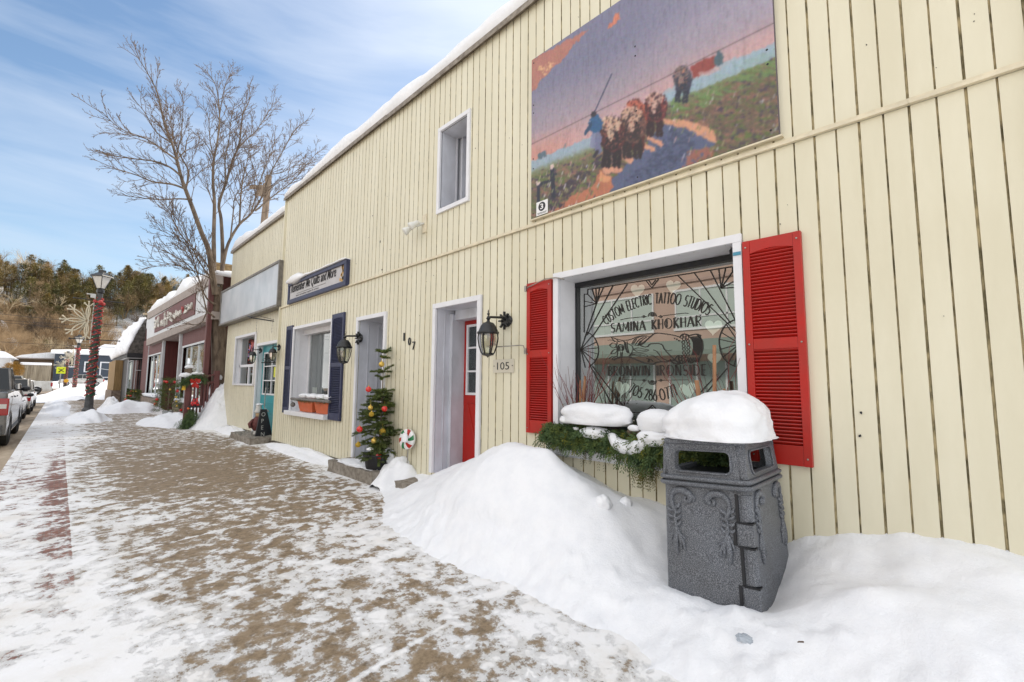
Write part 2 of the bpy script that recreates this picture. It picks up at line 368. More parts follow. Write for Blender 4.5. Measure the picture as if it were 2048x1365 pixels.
XROAD = mat('cross_road_asphalt', (.30, .24, .18), .85, col2=(.17, .135, .105), vs=.8, stretch=(.25, 2, 1))
KERB = mat('kerb_concrete', (.33, .30, .26), .9, col2=(.62, .60, .58), vs=3, bump=.4, bs=40)
ysw = [-7+i*.25 for i in range(140)]+[28+i*1.0 for i in range(31)]
def swz(x, y): return gz(x, y)+.012*noise.noise(Vector((x*1.1, y*1.1, 0)))
sheet('sidewalk', -.42, 4.6, -7, 58, 24, 0, swz, PAVE, ysp=ysw)
def rz(x, y): return gz(-.5, y)-.12-.008*max(0, -x) + .012*noise.noise(Vector((x*.9, y*.5, 3)))
sheet('road', -10.6, -.56, -7, 57.5, 20, 0, rz, ROADM, ysp=ysw[:-1])
k = MB()
for i in range(56):
    y = -7+i*1.15; z = gz(-.45, y); z2 = gz(-.45, y+1.15)
    k.add([(-.56, y, z-.2), (-.42, y, z-.2), (-.56, y, z+.004), (-.42, y, z+.004), (-.56, y+1.142, z2-.2), (-.42, y+1.142, z2-.2), (-.56, y+1.142, z2+.004), (-.42, y+1.142, z2+.004)],
          [(0, 2, 3, 1), (4, 5, 7, 6), (0, 4, 6, 2), (1, 3, 7, 5), (2, 6, 7, 3)])
tag(k.build('kerb', PAVE), kind='structure')
def gb(x, y):
    z = gz(x, y) - (.22 if y < 57.6 and -60 < x < 8 else .0)
    if 60 < y < 84: z -= .06
    return z - (.1 if y < 58 else 0)
ygr = [-40, -20, -7]+[i*2.0 for i in range(-2, 60)]+[125, 140, 170, 220, 320, 600, 1200, 2500]
sheet('ground', -60, 60, 0, 0, 40, 0, lambda x, y: gb(x, y), SNOW, ysp=ygr)
sheet('cross_street', -60, 60, 0, 0, 60, 0, lambda x, y: gz(x, y)+.015, XROAD, ysp=[61+i*1.5 for i in range(15)])

# hill behind the far houses
def hillz(x, y):
    t = smooth((y-112)/52)
    crest = 22.5+3.0*noise.noise(Vector((x*.02, 3, 0)))+.03*(x)
    return 1.0+crest*t + 2.0*noise.noise(Vector((x*.06, y*.06, 1)))*t
HILLM = snow_mat('hill_snow', dirt=.1)
_n = HILLM.node_tree
o = sheet('hill', -150, 190, 0, 0, 70, 0, hillz, HILLM, ysp=[108+i*2.5 for i in range(36)]+[210, 240, 300])

# ------------------------------------------------------------------ the big snow bank against the shop front
ctl = [  # x, y, height
 (1.5,4.5,-.12),(1.7,3.5,-.12),(1.8,2.5,-.12),(1.85,1.6,-.12),(1.7,.9,-.08),(1.35,.3,-.06),(1.0,-.5,-.05),(.8,-1.5,-.05),(.8,-3,-.05),
 (2.35,4.4,-.03),(2.32,3.9,-.02),(2.28,3.4,.0),(2.27,2.9,.0),(2.33,2.4,.0),(2.34,2.0,.0),(2.36,1.5,.0),(2.22,1.05,.01),(2.0,.6,.01),(1.7,.15,.02),(1.4,-.5,.03),(1.3,-1.5,.04),
 (2.62,4.3,.06),(2.52,3.8,.13),(2.5,3.3,.25),(2.5,2.8,.27),(2.52,2.3,.20),(2.5,1.9,.15),(2.52,1.5,.10),(2.5,1.1,.13),(2.35,.75,.12),
 (2.72,3.7,.38),(2.75,3.2,.62),(2.75,2.75,.58),(2.75,2.35,.42),(2.75,1.95,.30),(2.75,1.62,.17),
 (2.98,3.95,.43),(2.98,3.45,.70),(2.98,3.05,.84),(3.0,2.65,.83),(3.0,2.3,.64),(3.0,1.95,.43),(3.0,1.62,.2),(3.05,1.2,.06),(2.9,1.0,.10),(2.72,1.0,.19),(2.70,1.3,.17),
 (3.25,4.15,.42),(3.25,3.6,.64),(3.25,3.1,.78),(3.25,2.6,.66),(3.25,2.2,.52),(3.25,1.85,.40),(3.25,1.6,.26),(3.35,1.2,.1),
 (3.52,4.9,.24),(3.52,4.45,.42),(3.52,4.05,.56),(3.52,3.5,.66),(3.52,3.0,.66),(3.52,2.57,.57),(3.52,2.3,.48),(3.52,1.9,.44),(3.52,1.6,.40),(3.5,1.2,.28),
 (3.9,4.9,.28),(3.9,4.4,.4),(3.9,4.0,.5),(3.9,2,.4),(3.9,0,.5),
 (2.85,4.6,.14),(3.2,4.75,.22),(3.0,5.0,.06),(3.3,5.15,.14),(3.5,5.4,.15),(2.75,5.1,-.03),(2.6,4.8,-.04),(2.9,5.6,-.06),(3.3,5.8,.02),(3.5,5.9,.1),(2.6,6.4,-.1),(3.2,6.4,-.08),(3.5,6.6,-.04),
 (2.62,.82,.22),(2.80,.76,.22),(3.0,.76,.25),(3.2,.76,.33),(3.38,.76,.38),(3.5,.85,.40),
 (2.3,.4,.14),(2.62,.48,.27),(2.85,.46,.41),(3.1,.42,.38),(3.3,.42,.44),(3.52,.45,.53),
 (1.95,.0,.10),(2.35,.05,.24),(2.7,.1,.38),(3.0,.05,.44),(3.3,.1,.53),(3.52,.2,.56),(3.52,-.05,.56),
 (1.8,-.5,.12),(2.3,-.5,.26),(2.8,-.5,.38),(3.2,-.5,.42),(3.5,-.4,.48),(3.9,-.6,.45),
 (1.8,-1.5,.14),(2.5,-1.5,.3),(3.2,-1.5,.4),(3.9,-1.5,.4),(2.5,-3,.3),(3.9,-3,.4)]
C_ = np.array(ctl); n_ = len(C_)
def tps(d): return np.where(d < 1e-9, 0, d*d*np.log(np.maximum(d, 1e-9)))
D_ = np.hypot(C_[:, None, 0]-C_[None, :, 0], C_[:, None, 1]-C_[None, :, 1])
A_ = np.zeros((n_+3, n_+3)); A_[:n_, :n_] = tps(D_)+np.eye(n_)*.004; A_[:n_, n_] = 1; A_[:n_, n_+1:] = C_[:, :2]; A_[n_:, :n_] = A_[:n_, n_:].T
W_ = np.linalg.solve(A_, np.r_[C_[:, 2], 0, 0, 0])
gx = np.arange(.8, 4.0, .025); gy = np.arange(-3.0, 6.5, .025)
GX, GY = np.meshgrid(gx, gy)
H = np.zeros_like(GX)
for i in range(n_): H += W_[i]*tps(np.hypot(GX-C_[i, 0], GY-C_[i, 1]))
H += W_[n_]+W_[n_+1]*GX+W_[n_+2]*GY
vs = []
for j in range(len(gy)):
    for i in range(len(gx)):
        x, y, h = GX[j, i], GY[j, i], H[j, i]
        q = Vector((x, y, 0)); a = min(1, max(0, h*8+.4))
        rug = .35+.65*smooth((2.75-x)/.5)
        h += a*rug*1.35*(.030*noise.noise(q*3.1)+.024*noise.noise(q*8+Vector((3, 1, 4)))+.013*noise.noise(q*21)+.004*noise.noise(q*47))
        e_ = smooth((.42-h)/.2)*smooth((2.9-x)/.3); cl_ = noise.noise(q*11+Vector((2, 2, 7))); cl2 = noise.noise(q*23+Vector((8, 2, 1)))
        h += e_*(.045*max(0, cl_-.12)+.03*max(0, cl2-.15)) + .018*noise.noise(q*5)*a
        # clods that rolled down the bank
        h += a*.05*max(0, noise.noise(q*5.5+Vector((9, 9, 2)))-.38)*smooth((2.9-x)/.3)
        if y > 2.0: h += .05*(smooth((h-.30-.06*noise.noise(q*2.5))/.035)-.5)*smooth((2.95-x)/.2)*a*smooth((y-2.0)/.4)
        H[j, i] = h
        vs.append((x, y, h + gz(x, y)))
k_ = len(gx); fs = [(j*k_+i, j*k_+i+1, (j+1)*k_+i+1, (j+1)*k_+i) for j in range(len(gy)-1) for i in range(k_-1) if max(H[j, i], H[j+1, i+1]) > -.05]
me = bpy.data.meshes.new('snow_bank'); me.from_pydata(vs, [], fs); me.materials.append(SNOW); me.polygons.foreach_set('use_smooth', [True]*len(fs)); me.update()
o = bpy.data.objects.new('snow_bank', me); COL.objects.link(o)
tag(o, 'large shovelled snow bank piled against the cream wall around the grey litter bin', 'snow bank')
def hit(px, py):
    d = ray(px, py); t = .8
    while t < 12:
        p = Vector((0, 0, CAMZ))+d*t; i = int((p.x-gx[0])/.025); j = int((p.y-gy[0])/.025)
        if 0 <= i < len(gx) and 0 <= j < len(gy) and p.z < H[j, i]+gz(p.x, p.y): return p
        t += .008
    return onZ(px, py, .1)
for (px, py, r, s) in ((1206, 1003, .062, 1), (1252, 1002, .045, 2)):
    b_ = blob('snow_chunk', hit(px, py+6), (r, r*1.1, r*1.15), seed=s, amp=.13, flat=-2)
    tag(b_, ('larger' if s == 1 else 'smaller')+' rounded snow chunk on the bank left of the litter bin', 'snow chunk', 'snow chunks on the bank')
pc = hit(1490, 1279)
ic = blob('ice_chunk', pc, (.028, .04, .02), seed=3, amp=.3, flat=-2, m=mat('ice', (.45, .50, .56), .15, var=.2))
tag(ic, 'small blue grey lump of ice on the snow in front of the litter bin', 'ice')
t_ = MB(); p_ = hit(1598, 1290)+Vector((0, 0, .008)); t_.tube([p_+Vector((0, .02, -.02)), p_+Vector((0, 0, .005)), p_+Vector((.0, -.02, .012))], .004, 5)
tag(t_.build('twig', BARK), 'short brown twig lying on the snow in front of the litter bin', 'twig')

# smaller banks along the pavement
def mound(name, label, cx, cy, rx, ry, h, seed, m=None, rot=0, rough=.16, p=1.0):
    nx = 46; vs = []; ca, sa = math.cos(rot), math.sin(rot)
    for j in range(nx+1):
        for i in range(nx+1):
            u = i/nx*2-1; v = j/nx*2-1; r = math.hypot(u, v)
            q = Vector((u*2+seed, v*2, seed)); rr = r*(1+.22*noise.noise(q*1.2))
            z = h*max(0, 1-rr**2)**p*(1+.55*noise.noise(q*.9+Vector((4, 4, 4)))) + rough*h*noise.noise(q*2.4)*max(0, 1-rr) + .4*rough*h*noise.noise(q*6)*max(0, 1-rr)
            if rr >= 1: z = -.07*(rr-1)*4
            x = cx+(u*ca*rx-v*sa*ry); y = cy+(u*sa*rx+v*ca*ry)
            vs.append((x, y, z+gz(x, y)-.01))
    fs = [(j*(nx+1)+i, j*(nx+1)+i+1, (j+1)*(nx+1)+i+1, (j+1)*(nx+1)+i) for j in range(nx) for i in range(nx)]
    me = bpy.data.meshes.new(name); me.from_pydata(vs, [], fs); me.materials.append(m or SNOW); me.polygons.foreach_set('use_smooth', [True]*len(fs)); me.update()
    o = bpy.data.objects.new(name, me); COL.objects.link(o); return tag(o, label, 'snow bank')
mound('snow_mound', 'rounded snow mound at the foot of the nearest decorated lamp post', .84, 22.6, .62, 1.6, .36, 1)
mound('snow_mound', 'low snow mound in front of the railing with the red bow', 2.75, 19.2, .9, 2.2, .30, 2)
mound('snow_mound', 'peaked snow mound below the shingle roofed shop window', 2.45, 28.6, 1.25, 3.0, .42, 3)
mound('snow_mound', 'dirty crusted snow heap beside the brown litter box', 1.95, 30.5, .55, 1.3, .55, 4, SNOWD, rough=.35)
mound('snow_mound', 'broad snow bank around the second lamp post', .7, 50.5, 1.9, 5, .8, 5)
mound('snow_mound', 'long ploughed snow bank behind the brown litter box', 3.6, 52, 1.9, 7, 1.45, 6)
mound('snow_mound', 'long white snow bank at the street corner by the farthest lamp post', 1.2, 57.5, 2.6, 3.0, .8, 7)
mound('snow_mound', 'flat snow ridge along the kerb beside the parked cars', .05, 36, .5, 11, .16, 8)
mound('snow_mound', 'white snow bank in front of the slate blue building', 6, 100, 14, 3.5, .45, 9)
mound('snow_mound', 'wide snow bank in front of the weathered board fence', -6.5, 98, 5.0, 4, 1.1, 10)
mound('snow_strip', 'thin crust of snow along the foot of the cream wall under the navy window', 3.42, 9.2, .24, 2.1, .13, 12, rough=.3)
mound('snow_strip', 'thin crust of snow along the foot of the wall by the turquoise door', 3.5, 14.7, .3, 1.5, .16, 13, rough=.3)
# steep bank in the gap between the cream building and the purple shop
vs = []; nx = 110
for j in range(nx+1):
    for i in range(nx+1):
        x = 2.5+i/nx*3.4; y = 15.3+j/nx*3.4
        t = smooth((x-2.65)/1.15)*smooth((y-15.35)/1.15); h = 1.38*t - .1*max(0, (y-17.1))*t
        q = Vector((x*2, y*2, 5)); h = h + t*(.22*noise.noise(q)+.16*noise.noise(q*2.7)+.10*noise.noise(q*7)+.05*noise.noise(q*16)) - .05
        vs.append((x, y, h+gz(x, y)))
fs = [(j*(nx+1)+i, j*(nx+1)+i+1, (j+1)*(nx+1)+i+1, (j+1)*(nx+1)+i) for j in range(nx) for i in range(nx)]
me = bpy.data.meshes.new('snow_bank'); me.from_pydata(vs, [], fs); me.materials.append(SNOW); me.polygons.foreach_set('use_smooth', [True]*len(fs)); me.update()
o = bpy.data.objects.new('snow_bank', me); COL.objects.link(o); tag(o, 'steep snow bank filling the gap under the bare tree', 'snow bank')
# ------------------------------------------------------------------ the long cream building
WX = 3.5
def grooved(mb, X, ya, yb, z0, z1, ops, pitch=.1207, phase=.05, gw=.0138, gd=.010):
    bp = [(ya, 0, 0)]; k = math.floor((ya-phase)/pitch)+1
    while phase+k*pitch < yb:
        yk = phase+k*pitch; wv = gw*(1.0 if k % 2 else .72)
        if yk-wv > ya and yk+wv < yb:
            bp += [(yk-wv/2, 0, 0), (yk-wv*.22, gd, 1), (yk+wv*.22, gd, 1), (yk+wv/2, 0, 1)]
        k += 1
    bp.append((yb, 0, 0))
    cuts = sorted({c for o in ops for c in o[:2] if ya < c < yb}); out = []
    for (a, b) in zip(bp, bp[1:]):
        pts = [a]
        for c in cuts:
            if a[0] < c < b[0]:
                t = (c-a[0])/(b[0]-a[0]); pts.append((c, a[1]+(b[1]-a[1])*t, 0))
        pts.append(b)
        for p, q in zip(pts, pts[1:]): out.append((p[0], q[0], p[1], q[1], 1 if b[2] else 0))
    for y0, y1, d0, d1, mi in out:
        ym = (y0+y1)/2; zs = [(z0, z1)]
        for o in ops:
            if o[0] < ym < o[1]:
                nz = []
                for a, b in zs:
                    if o[3] <= a or o[2] >= b: nz.append((a, b)); continue
                    if o[2] > a: nz.append((a, o[2]))
                    if o[3] < b: nz.append((o[3], b))
                zs = nz
        for a, b in zs: mb.add([(X+d0, y0, a), (X+d1, y1, a), (X+d1, y1, b), (X+d0, y0, b)], [(0, 1, 2, 3)], mi)
def trim(mb, X, y0, y1, z0, z1, wd, th=.03, wb=None, sides='lrtb', mi=0):
    """picture-frame trim outside an opening, standing proud of the wall"""
    wb = wd if wb is None else wb
    if 't' in sides: mb.box(X-th, X+.004, y0-wd, y1+wd, z1, z1+wd, mi)
    if 'b' in sides: mb.box(X-th, X+.004, y0-wd, y1+wd, z0-wb, z0, mi)
    if 'l' in sides: mb.box(X-th+.002, X+.004, y1, y1+wd, z0, z1, mi)
    if 'r' in sides: mb.box(X-th+.002, X+.004, y0-wd, y0, z0, z1, mi)
def reveal(mb, X0, X1, y0, y1, z0, z1, t=.03, mi=0, seam=True, bottom=True):
    X0 += .012
    mb.box(X0, X1, y1+.001, y1+t, z0-t, z1+t, mi); mb.box(X0, X1, y0-t, y0-.001, z0-t, z1+t, mi)
    mb.box(X0, X1, y0, y1, z1+.001, z1+t, mi)
    if bottom: mb.box(X0, X1, y0, y1, z0-t, z0-.001, mi)
def shutter(parent, m, y0, y1, z0, z1, X=3.46, zmid=None, label=None, ns=(26, 27)):
    st = .035 if y1-y0 < .3 else .048; top = .10; bot = .13; mid = .075; zm = zmid or (z0+z1)/2+.03
    mb = MB(); a = X; b = X+.036
    mb.box(a, b, y0, y0+st, z0, z1); mb.box(a, b, y1-st, y1, z0, z1)
    mb.box(a+.003, b, y0+st, y1-st, z0, z0+bot); mb.box(a+.003, b, y0+st, y1-st, zm-mid/2, zm+mid/2)
    # arched top rail
    n = 10; A = []
    for i in range(n+1):
        t = i/n; A.append((y0+st+(y1-y0-2*st)*t, z1-top+.022*math.sin(math.pi*t)))
    poly = [(a+.003, y, z) for y, z in A]+[(a+.003, y1-st, z1), (a+.003, y0+st, z1)]
    mb.prism(poly, (b-a-.003, 0, 0))
    o = mb.build('shutter', m, parent, bevel=.003); tag(o, label)
    s = MB()
    s.box(b-.006, b-.001, y0+st, y1-st, z0+bot, z1-top)
    for lo, hi, k in ((z0+bot, zm-mid/2, ns[1]), (zm+mid/2, z1-top+.02, ns[0])):
        for i in range(k):
            z = lo+(hi-lo)*(i+.5)/k; h = (hi-lo)/k
            s.obox((X+.016, (y0+y1)/2, z), (.010, 0, -h*.34), (0, (y1-y0)/2-st, 0), (.0018, 0, .0030))
    s.build('slats', m, o)
    sc_ = MB()
    for y in (y0+st/2, y1-st/2):
        for z in (z0+.05, zm, z1-.05): sc_.lathe([(.0001, 0), (.006, 0), (.006, .003), (.0001, .004)], (a-.004, y, z), 8, axis=Vector((-1, 0, 0)))
    sc_.build('screws', METAL, o)
    return o
BLD = thing('shop_building', 'long two storey cream metal sided building with red and navy shutters', 'building', (3.5, 5, 0))
YB0, YB1 = -.36, 11.12; ZTOP = 5.655; ZBELT = 3.08; ZB = .085
OP_BIG = (1.195, 2.865, .80, 2.435)
OP_RED = (4.105, 4.955, .24, 2.37)
OP_107 = (6.32, 7.17, .17, 2.41)
OP_BLU = (8.26, 10.13, .80, 2.50)
OP_UP = (4.36, 4.94, 3.72, 4.83)
lo = MB(); grooved(lo, WX, YB0, YB1, ZB, ZBELT-.02, [OP_BIG, OP_RED, OP_107, OP_BLU], phase=.05)
up = MB(); grooved(up, WX-.006, YB0, YB1, ZBELT+.02, ZTOP, [OP_UP], phase=.052)
wl = lo; b0 = len(wl.v); wl.add(up.v, up.f); wl.m = wl.m[:len(wl.f)-len(up.f)]+up.m
wl.box(3.53, 11, YB1-.03, YB1-.005, -.3, ZTOP-.01); wl.box(3.53, 11, YB0+.004, YB0+.03, -.3, ZTOP-.01); wl.box(10.9, 10.95, YB0+.03, YB1-.04, -.3, ZTOP-.01)
wl.build('wall', [CREAM, DIRT], BLD)
# foundation strip under the siding, belt, corner trim, little nail holes
f = MB()
for a, b in ((YB0, 4.1), (5.0, 6.28), (7.2, YB1)): f.box(3.53, 3.7, a, b, -.3, ZB+.01)
f.build('foundation', CONC, BLD)
bt = MB(); bt.box(3.470, WX+.003, YB0-.02, YB1, ZBELT-.018, ZBELT+.002); bt.box(3.480, WX+.003, YB0-.02, YB1, ZBELT+.002, ZBELT+.020)
for y in (2.35, 6.3, 8.2, .15, 9.9): bt.box(3.466, 3.4705, y, y+.02, ZBELT-.019, ZBELT+.003)
bt.build('belt_trim', CREAMT, BLD, bevel=.002)
for a, b in ((YB0-.035, YB0+.03), (YB1-.035, YB1)): ct = MB(); ct.box(3.462, 3.53, a, b, ZB, ZTOP); ct.build('corner_trim', CREAM, BLD, bevel=.002)
de = MB()
for a, b, dz in ((YB0-.05, 3.05, 0), (3.05, 6.4, -.012), (6.4, 9.0, 0), (9.0, YB1+.01, -.008)):
    de.box(3.43, 3.56, a+.004, b, ZTOP+.004+dz, ZTOP+.035+dz); de.box(3.43, 3.437, a+.004, b, ZTOP-.035+dz, ZTOP+.004+dz)
de.build('roof_edge', RUST, BLD)
rf = MB(); rf.box(3.54, 10.95, YB0, YB1, ZTOP-.2, ZTOP+.003); rf.build('roof', WHITED, BLD)
def roof_snow(x0, x1, y0, y1, z_, h, seed, label, lumps=.5, back=3.0):
    ny = int((y1-y0)/.08); prof = [(0, 0), (-.045, .05), (-.03, .13), (.05, .20), (.18, .235), (.6, .28), (back, .3), (back+.02, 0)]
    vs = []
    for j in range(ny+1):
        y = y0+(y1-y0)*j/ny; e = min(1, .1+8*j/ny, .5+8*(1-j/ny)); z = z_ if not isinstance(z_, tuple) else z_[0]+(z_[1]-z_[0])*j/ny
        k = (1+lumps*1.5*noise.noise(Vector((y*.55, seed, 0)))+.25*noise.noise(Vector((y*2.3, seed, 4))))*e
        for i, (dx, dz) in enumerate(prof):
            vs.append((x0+dx+.02*noise.noise(Vector((y*2, i*.7, seed))), y, z+dz*h/.2*max(.35, k)))
    n = len(prof); fs = [(j*n+i, (j+1)*n+i, (j+1)*n+i+1, j*n+i+1) for j in range(ny) for i in range(n-1)]
    fs += [tuple(range(n)), tuple(range(ny*n, ny*n+n))[::-1]]
    me = bpy.data.meshes.new('roof_snow'); me.from_pydata(vs, [], fs); me.materials.append(SNOW); me.polygons.foreach_set('use_smooth', [True]*len(fs)); me.update()
    o = bpy.data.objects.new('roof_snow', me); COL.objects.link(o); return tag(o, label, 'snow')
roof_snow(3.47, 4, YB0-.02, YB1, ZTOP+.04, .27, 3, 'thick snow lying along the roof edge of the long cream building')
# nail holes and torn spots
hl = MB()
random.seed(11)
for (px, py, s) in ((1722, 826, 1.6), (1719, 873, 1.8), (760, 484, 2.0), (764, 540, 1.4), (745, 432, 1), (1733, 90, 1), (1560, 448, .8), (780, 500, .8), (712, 528, .8), (1070, 520, .7), (1204, 517, .9), (1949, 28, .6), (1948, 43, .6), (951, 297, .6)):
    p = onX(px, py, WX-.008); r = .005*s*(1 if p.y < 4 else 2)
    hl.prism([(WX-.0085, p.y+r*random.uniform(.5, 1.3)*math.cos(a), p.z+r*random.uniform(.6, 1.6)*math.sin(a)) for a in [i*math.pi/3 for i in range(6)]], (.006, 0, 0))
for i in range(90):
    y = random.uniform(-.3, 10.9); z = random.choice([random.uniform(.5, 2.9), random.uniform(3.2, 5.5)])
    if any(o[0]-.15 < y < o[1]+.15 and o[2]-.1 < z < o[3]+.12 for o in (OP_BIG, OP_RED, OP_107, OP_BLU, OP_UP)): continue
    r = random.uniform(.0016, .0034)*(1+.12*y); hl.prism([(WX-.0085, y+r*math.cos(a), z+r*math.sin(a)) for a in [i*math.pi/2.5 for i in range(5)]], (.004, 0, 0))
hl.build('nail_holes', BLACKP, BLD)

# upper window opening with deep weathered metal reveal
m_ = MB(); trim(m_, WX-.006, *OP_UP, .055, .03); wu = m_.build('window', WHITE, BLD, bevel=.003)
tag(wu, 'deep white framed upper window recess')
m_ = MB(); reveal(m_, WX, 3.78, *OP_UP); y0, y1, z0, z1 = OP_UP
m_.box(3.74, 3.755, y1-.035, y1-.001, z0, z1); m_.build('reveal', WHITED, wu)
m_ = MB(); m_.box(3.781, 4.0, y1-.10, y1-.07, z0-.1, z1+.1); m_.box(3.80, 3.81, y1-.072, y1+.03, z0-.1, z1+.1); m_.box(3.781, 4.0, y0-.3, y1-.1, z1+.02, z1+.05); m_.box(3.781, 4.0, y0-.3, y1-.1, z0-.05, z0-.02); m_.box(4.0, 4.03, y0-.3, y1-.07, z0-.1, z1+.1); m_.box(3.79, 4.0, y0-.33, y0-.3, z0-.1, z1+.1); m_.build('inner_panel', WHITED, wu)

# red door in its deep recess
m_ = MB(); trim(m_, WX, OP_RED[0], OP_RED[1], OP_RED[2], OP_RED[3], .065, .035, sides='lrt'); dr = m_.build('doorway', WHITE, BLD, bevel=.003)
tag(dr, 'white framed recessed doorway with a red door')
y0, y1, z0, z1 = OP_RED; DX = 3.93
m_ = MB(); reveal(m_, WX, DX, y0, y1, z0, z1, mi=0, bottom=False)
m_.box(3.62, 3.628, y1-.012, y1+.0, z0, z1-.02); m_.box(3.72, DX, y1-.05, y1-.001, z0, z1-.06); m_.box(3.71, 3.722, y1-.06, y1-.001, z0, z1-.05)
m_.box(3.76, DX, y0, y1-.05, z1-.13, z1-.001)
m_.build('reveal', [WHITED], dr)
d_ = MB(); dy0, dy1, dz0, dz1 = y0-.02, y1-.05, .26, z1-.13
py0, py1 = onX(950, 700, DX).y, onX(933.5, 700, DX).y; pz1 = onX(933, 651, DX).z; pz0 = onX(926, 790, DX).z
py0 = py1-.50
for a in ((DX, DX+.045, dy0, py0, dz0, dz1), (DX, DX+.045, py1, dy1, dz0, dz1), (DX, DX+.045, py0, py1, dz0, pz0), (DX, DX+.045, py0, py1, pz1, dz1)): d_.box(*a)
# raised cross panel below the glass
for a, b in (((py1-.04, pz0-.10), (py1-.22, pz0-.62)), ((py1-.46, pz0-.10), (py1-.28, pz0-.62)), ((py1-.04, pz0-.10), (py1-.46, pz0-.10)), ((py1-.22, pz0-.62), (py1-.28, pz0-.62))):
    d_.tube([(DX-.003, a[0], a[1]), (DX-.003, b[0], b[1])], .010, 6)
dd = d_.build('door', RED, BLD, bevel=.002); tag(dd, 'red entrance door with six small panes', None)
m_ = MB(); fr = .032
m_.box(DX-.012, DX+.03, py0, py1, pz1-fr, pz1); m_.box(DX-.012, DX+.03, py0, py1, pz0, pz0+fr); m_.box(DX-.010, DX+.03, py1-fr, py1, pz0+fr, pz1-fr); m_.box(DX-.010, DX+.03, py0, py0+fr, pz0+fr, pz1-fr)
ym = (py0+py1)/2; m_.box(DX-.008, DX+.03, ym-.012, ym+.012, pz0+fr, pz1-fr)
for t in (1/3, 2/3): z = pz0+(pz1-pz0)*t; m_.box(DX-.006, DX+.028, py0+fr, py1-fr, z-.012, z+.012)
m_.build('window_frame', WHITE, dd, bevel=.002)
m_ = MB(); m_.box(DX+.014, DX+.018, py0+fr, py1-fr, pz0+fr, pz1-fr); m_.build('pane', GLASSD, dd)
m_ = MB(); m_.box(DX+.06, DX+.8, y0-.1, y1+.05, .2, z1); m_.build('interior', DARK, dd)

# doorway of number 107
m_ = MB(); trim(m_, WX, OP_107[0], OP_107[1], OP_107[2], OP_107[3], .065, .035, sides='lrt'); d7 = m_.build('doorway', WHITE, BLD, bevel=.003)
tag(d7, 'white framed recessed doorway with a white panelled side')
y0, y1, z0, z1 = OP_107
m_ = MB(); reveal(m_, WX, 4.5, y0, y1, z0, z1, bottom=False)
for x in (3.66, 3.84, 4.02, 4.2, 4.38): m_.box(x, x+.012, y1-.012, y1, z0, z1-.05)
m_.box(3.9, 4.5, y0, y1-.012, z1-.12, z1-.001); m_.build('reveal', WHITED, d7)
m_ = MB(); m_.box(4.5, 4.54, y0, y1, z0, z1-.12); m_.tube([(4.47, 6.45, 1.1), (4.47, 6.45, 1.3)], .012, 6); dg = m_.build('door', mat('grey_door', (.20, .20, .22), .5, var=.1), BLD)

# ---- the big tattoo studio window
y0, y1, z0, z1 = OP_BIG; GX_ = 3.78
m_ = MB(); trim(m_, WX, y0, y1, z0, z1, .062, .032, wb=.0, sides='lrt'); wb_ = m_.build('window', WHITE, BLD, bevel=.003)
tag(wb_, 'large white framed shop window with black lettering')
m_ = MB(); m_.box(3.40, 3.78, y0-.075, y1+.075, z0-.075, z0); m_.box(3.455, 3.50, y0-.03, y1+.03, z0-.10, z0-.0752); m_.build('sill', WHITE, wb_, bevel=.004)
m_ = MB(); reveal(m_, WX, GX_+.03, y0, y1, z0, z1, bottom=False)
m_.build('reveal', WHITE, wb_)
m_ = MB(); fr = .028
m_.box(GX_-.03, GX_+.02, y0, y1, z1-.05, z1-.002); m_.box(GX_-.03, GX_+.02, y0, y1, z0+.002, z0+.05); m_.box(GX_-.028, GX_+.02, y1-fr, y1-.002, z0+.05, z1-.05); m_.box(GX_-.028, GX_+.02, y0+.002, y0+fr, z0+.05, z1-.05)
m_.build('window_frame', BLACKP, wb_)
m_ = MB(); m_.add([(GX_, y0+.02, z0+.04), (GX_, y1-.02, z0+.04), (GX_, y1-.02, z1-.04), (GX_, y0+.02, z1-.04)], [(0, 1, 2, 3)]); m_.build('pane', GLASS, wb_)
m_ = MB(); m_.box(4.4, 4.42, y0-.1, y1+.1, z0-.1, z1+.1); m_.box(3.83, 4.4, y0-.1, y0-.08, z0-.1, z1+.1); m_.box(3.83, 4.4, y1+.08, y1+.1, z0-.1, z1+.1); m_.box(3.83, 4.4, y0-.08, y1+.08, z0-.1, z0-.08); m_.box(3.83, 4.4, y0-.08, y1+.08, z1+.08, z1+.1)
m_.build('interior', mat('studio_interior', (.10, .11, .11), .9), wb_)
m_ = MB(); m_.box(3.84, 3.86, y1-.14, y1+.06, z0, z1); m_.box(3.84, 3.86, y0-.06, y0+.10, z0, z1); m_.build('curtain', GREYC, wb_)
INK = mat('window_ink', (.022, .018, .015), .55)
AX = GX_-.004
def c6(cx, cy): p = onX(1150+cx/4.403, 520+cy/4.403, AX); return (p.y, p.z)
def c7(cx, cy): p = onX(1200+cx/8.533, 650+cy/8.533, AX); return (p.y, p.z)
bd = MB()
def ln(*pts, w=.008, conv=c6): ribbon(bd, [conv(*p) for p in pts], w, AX)
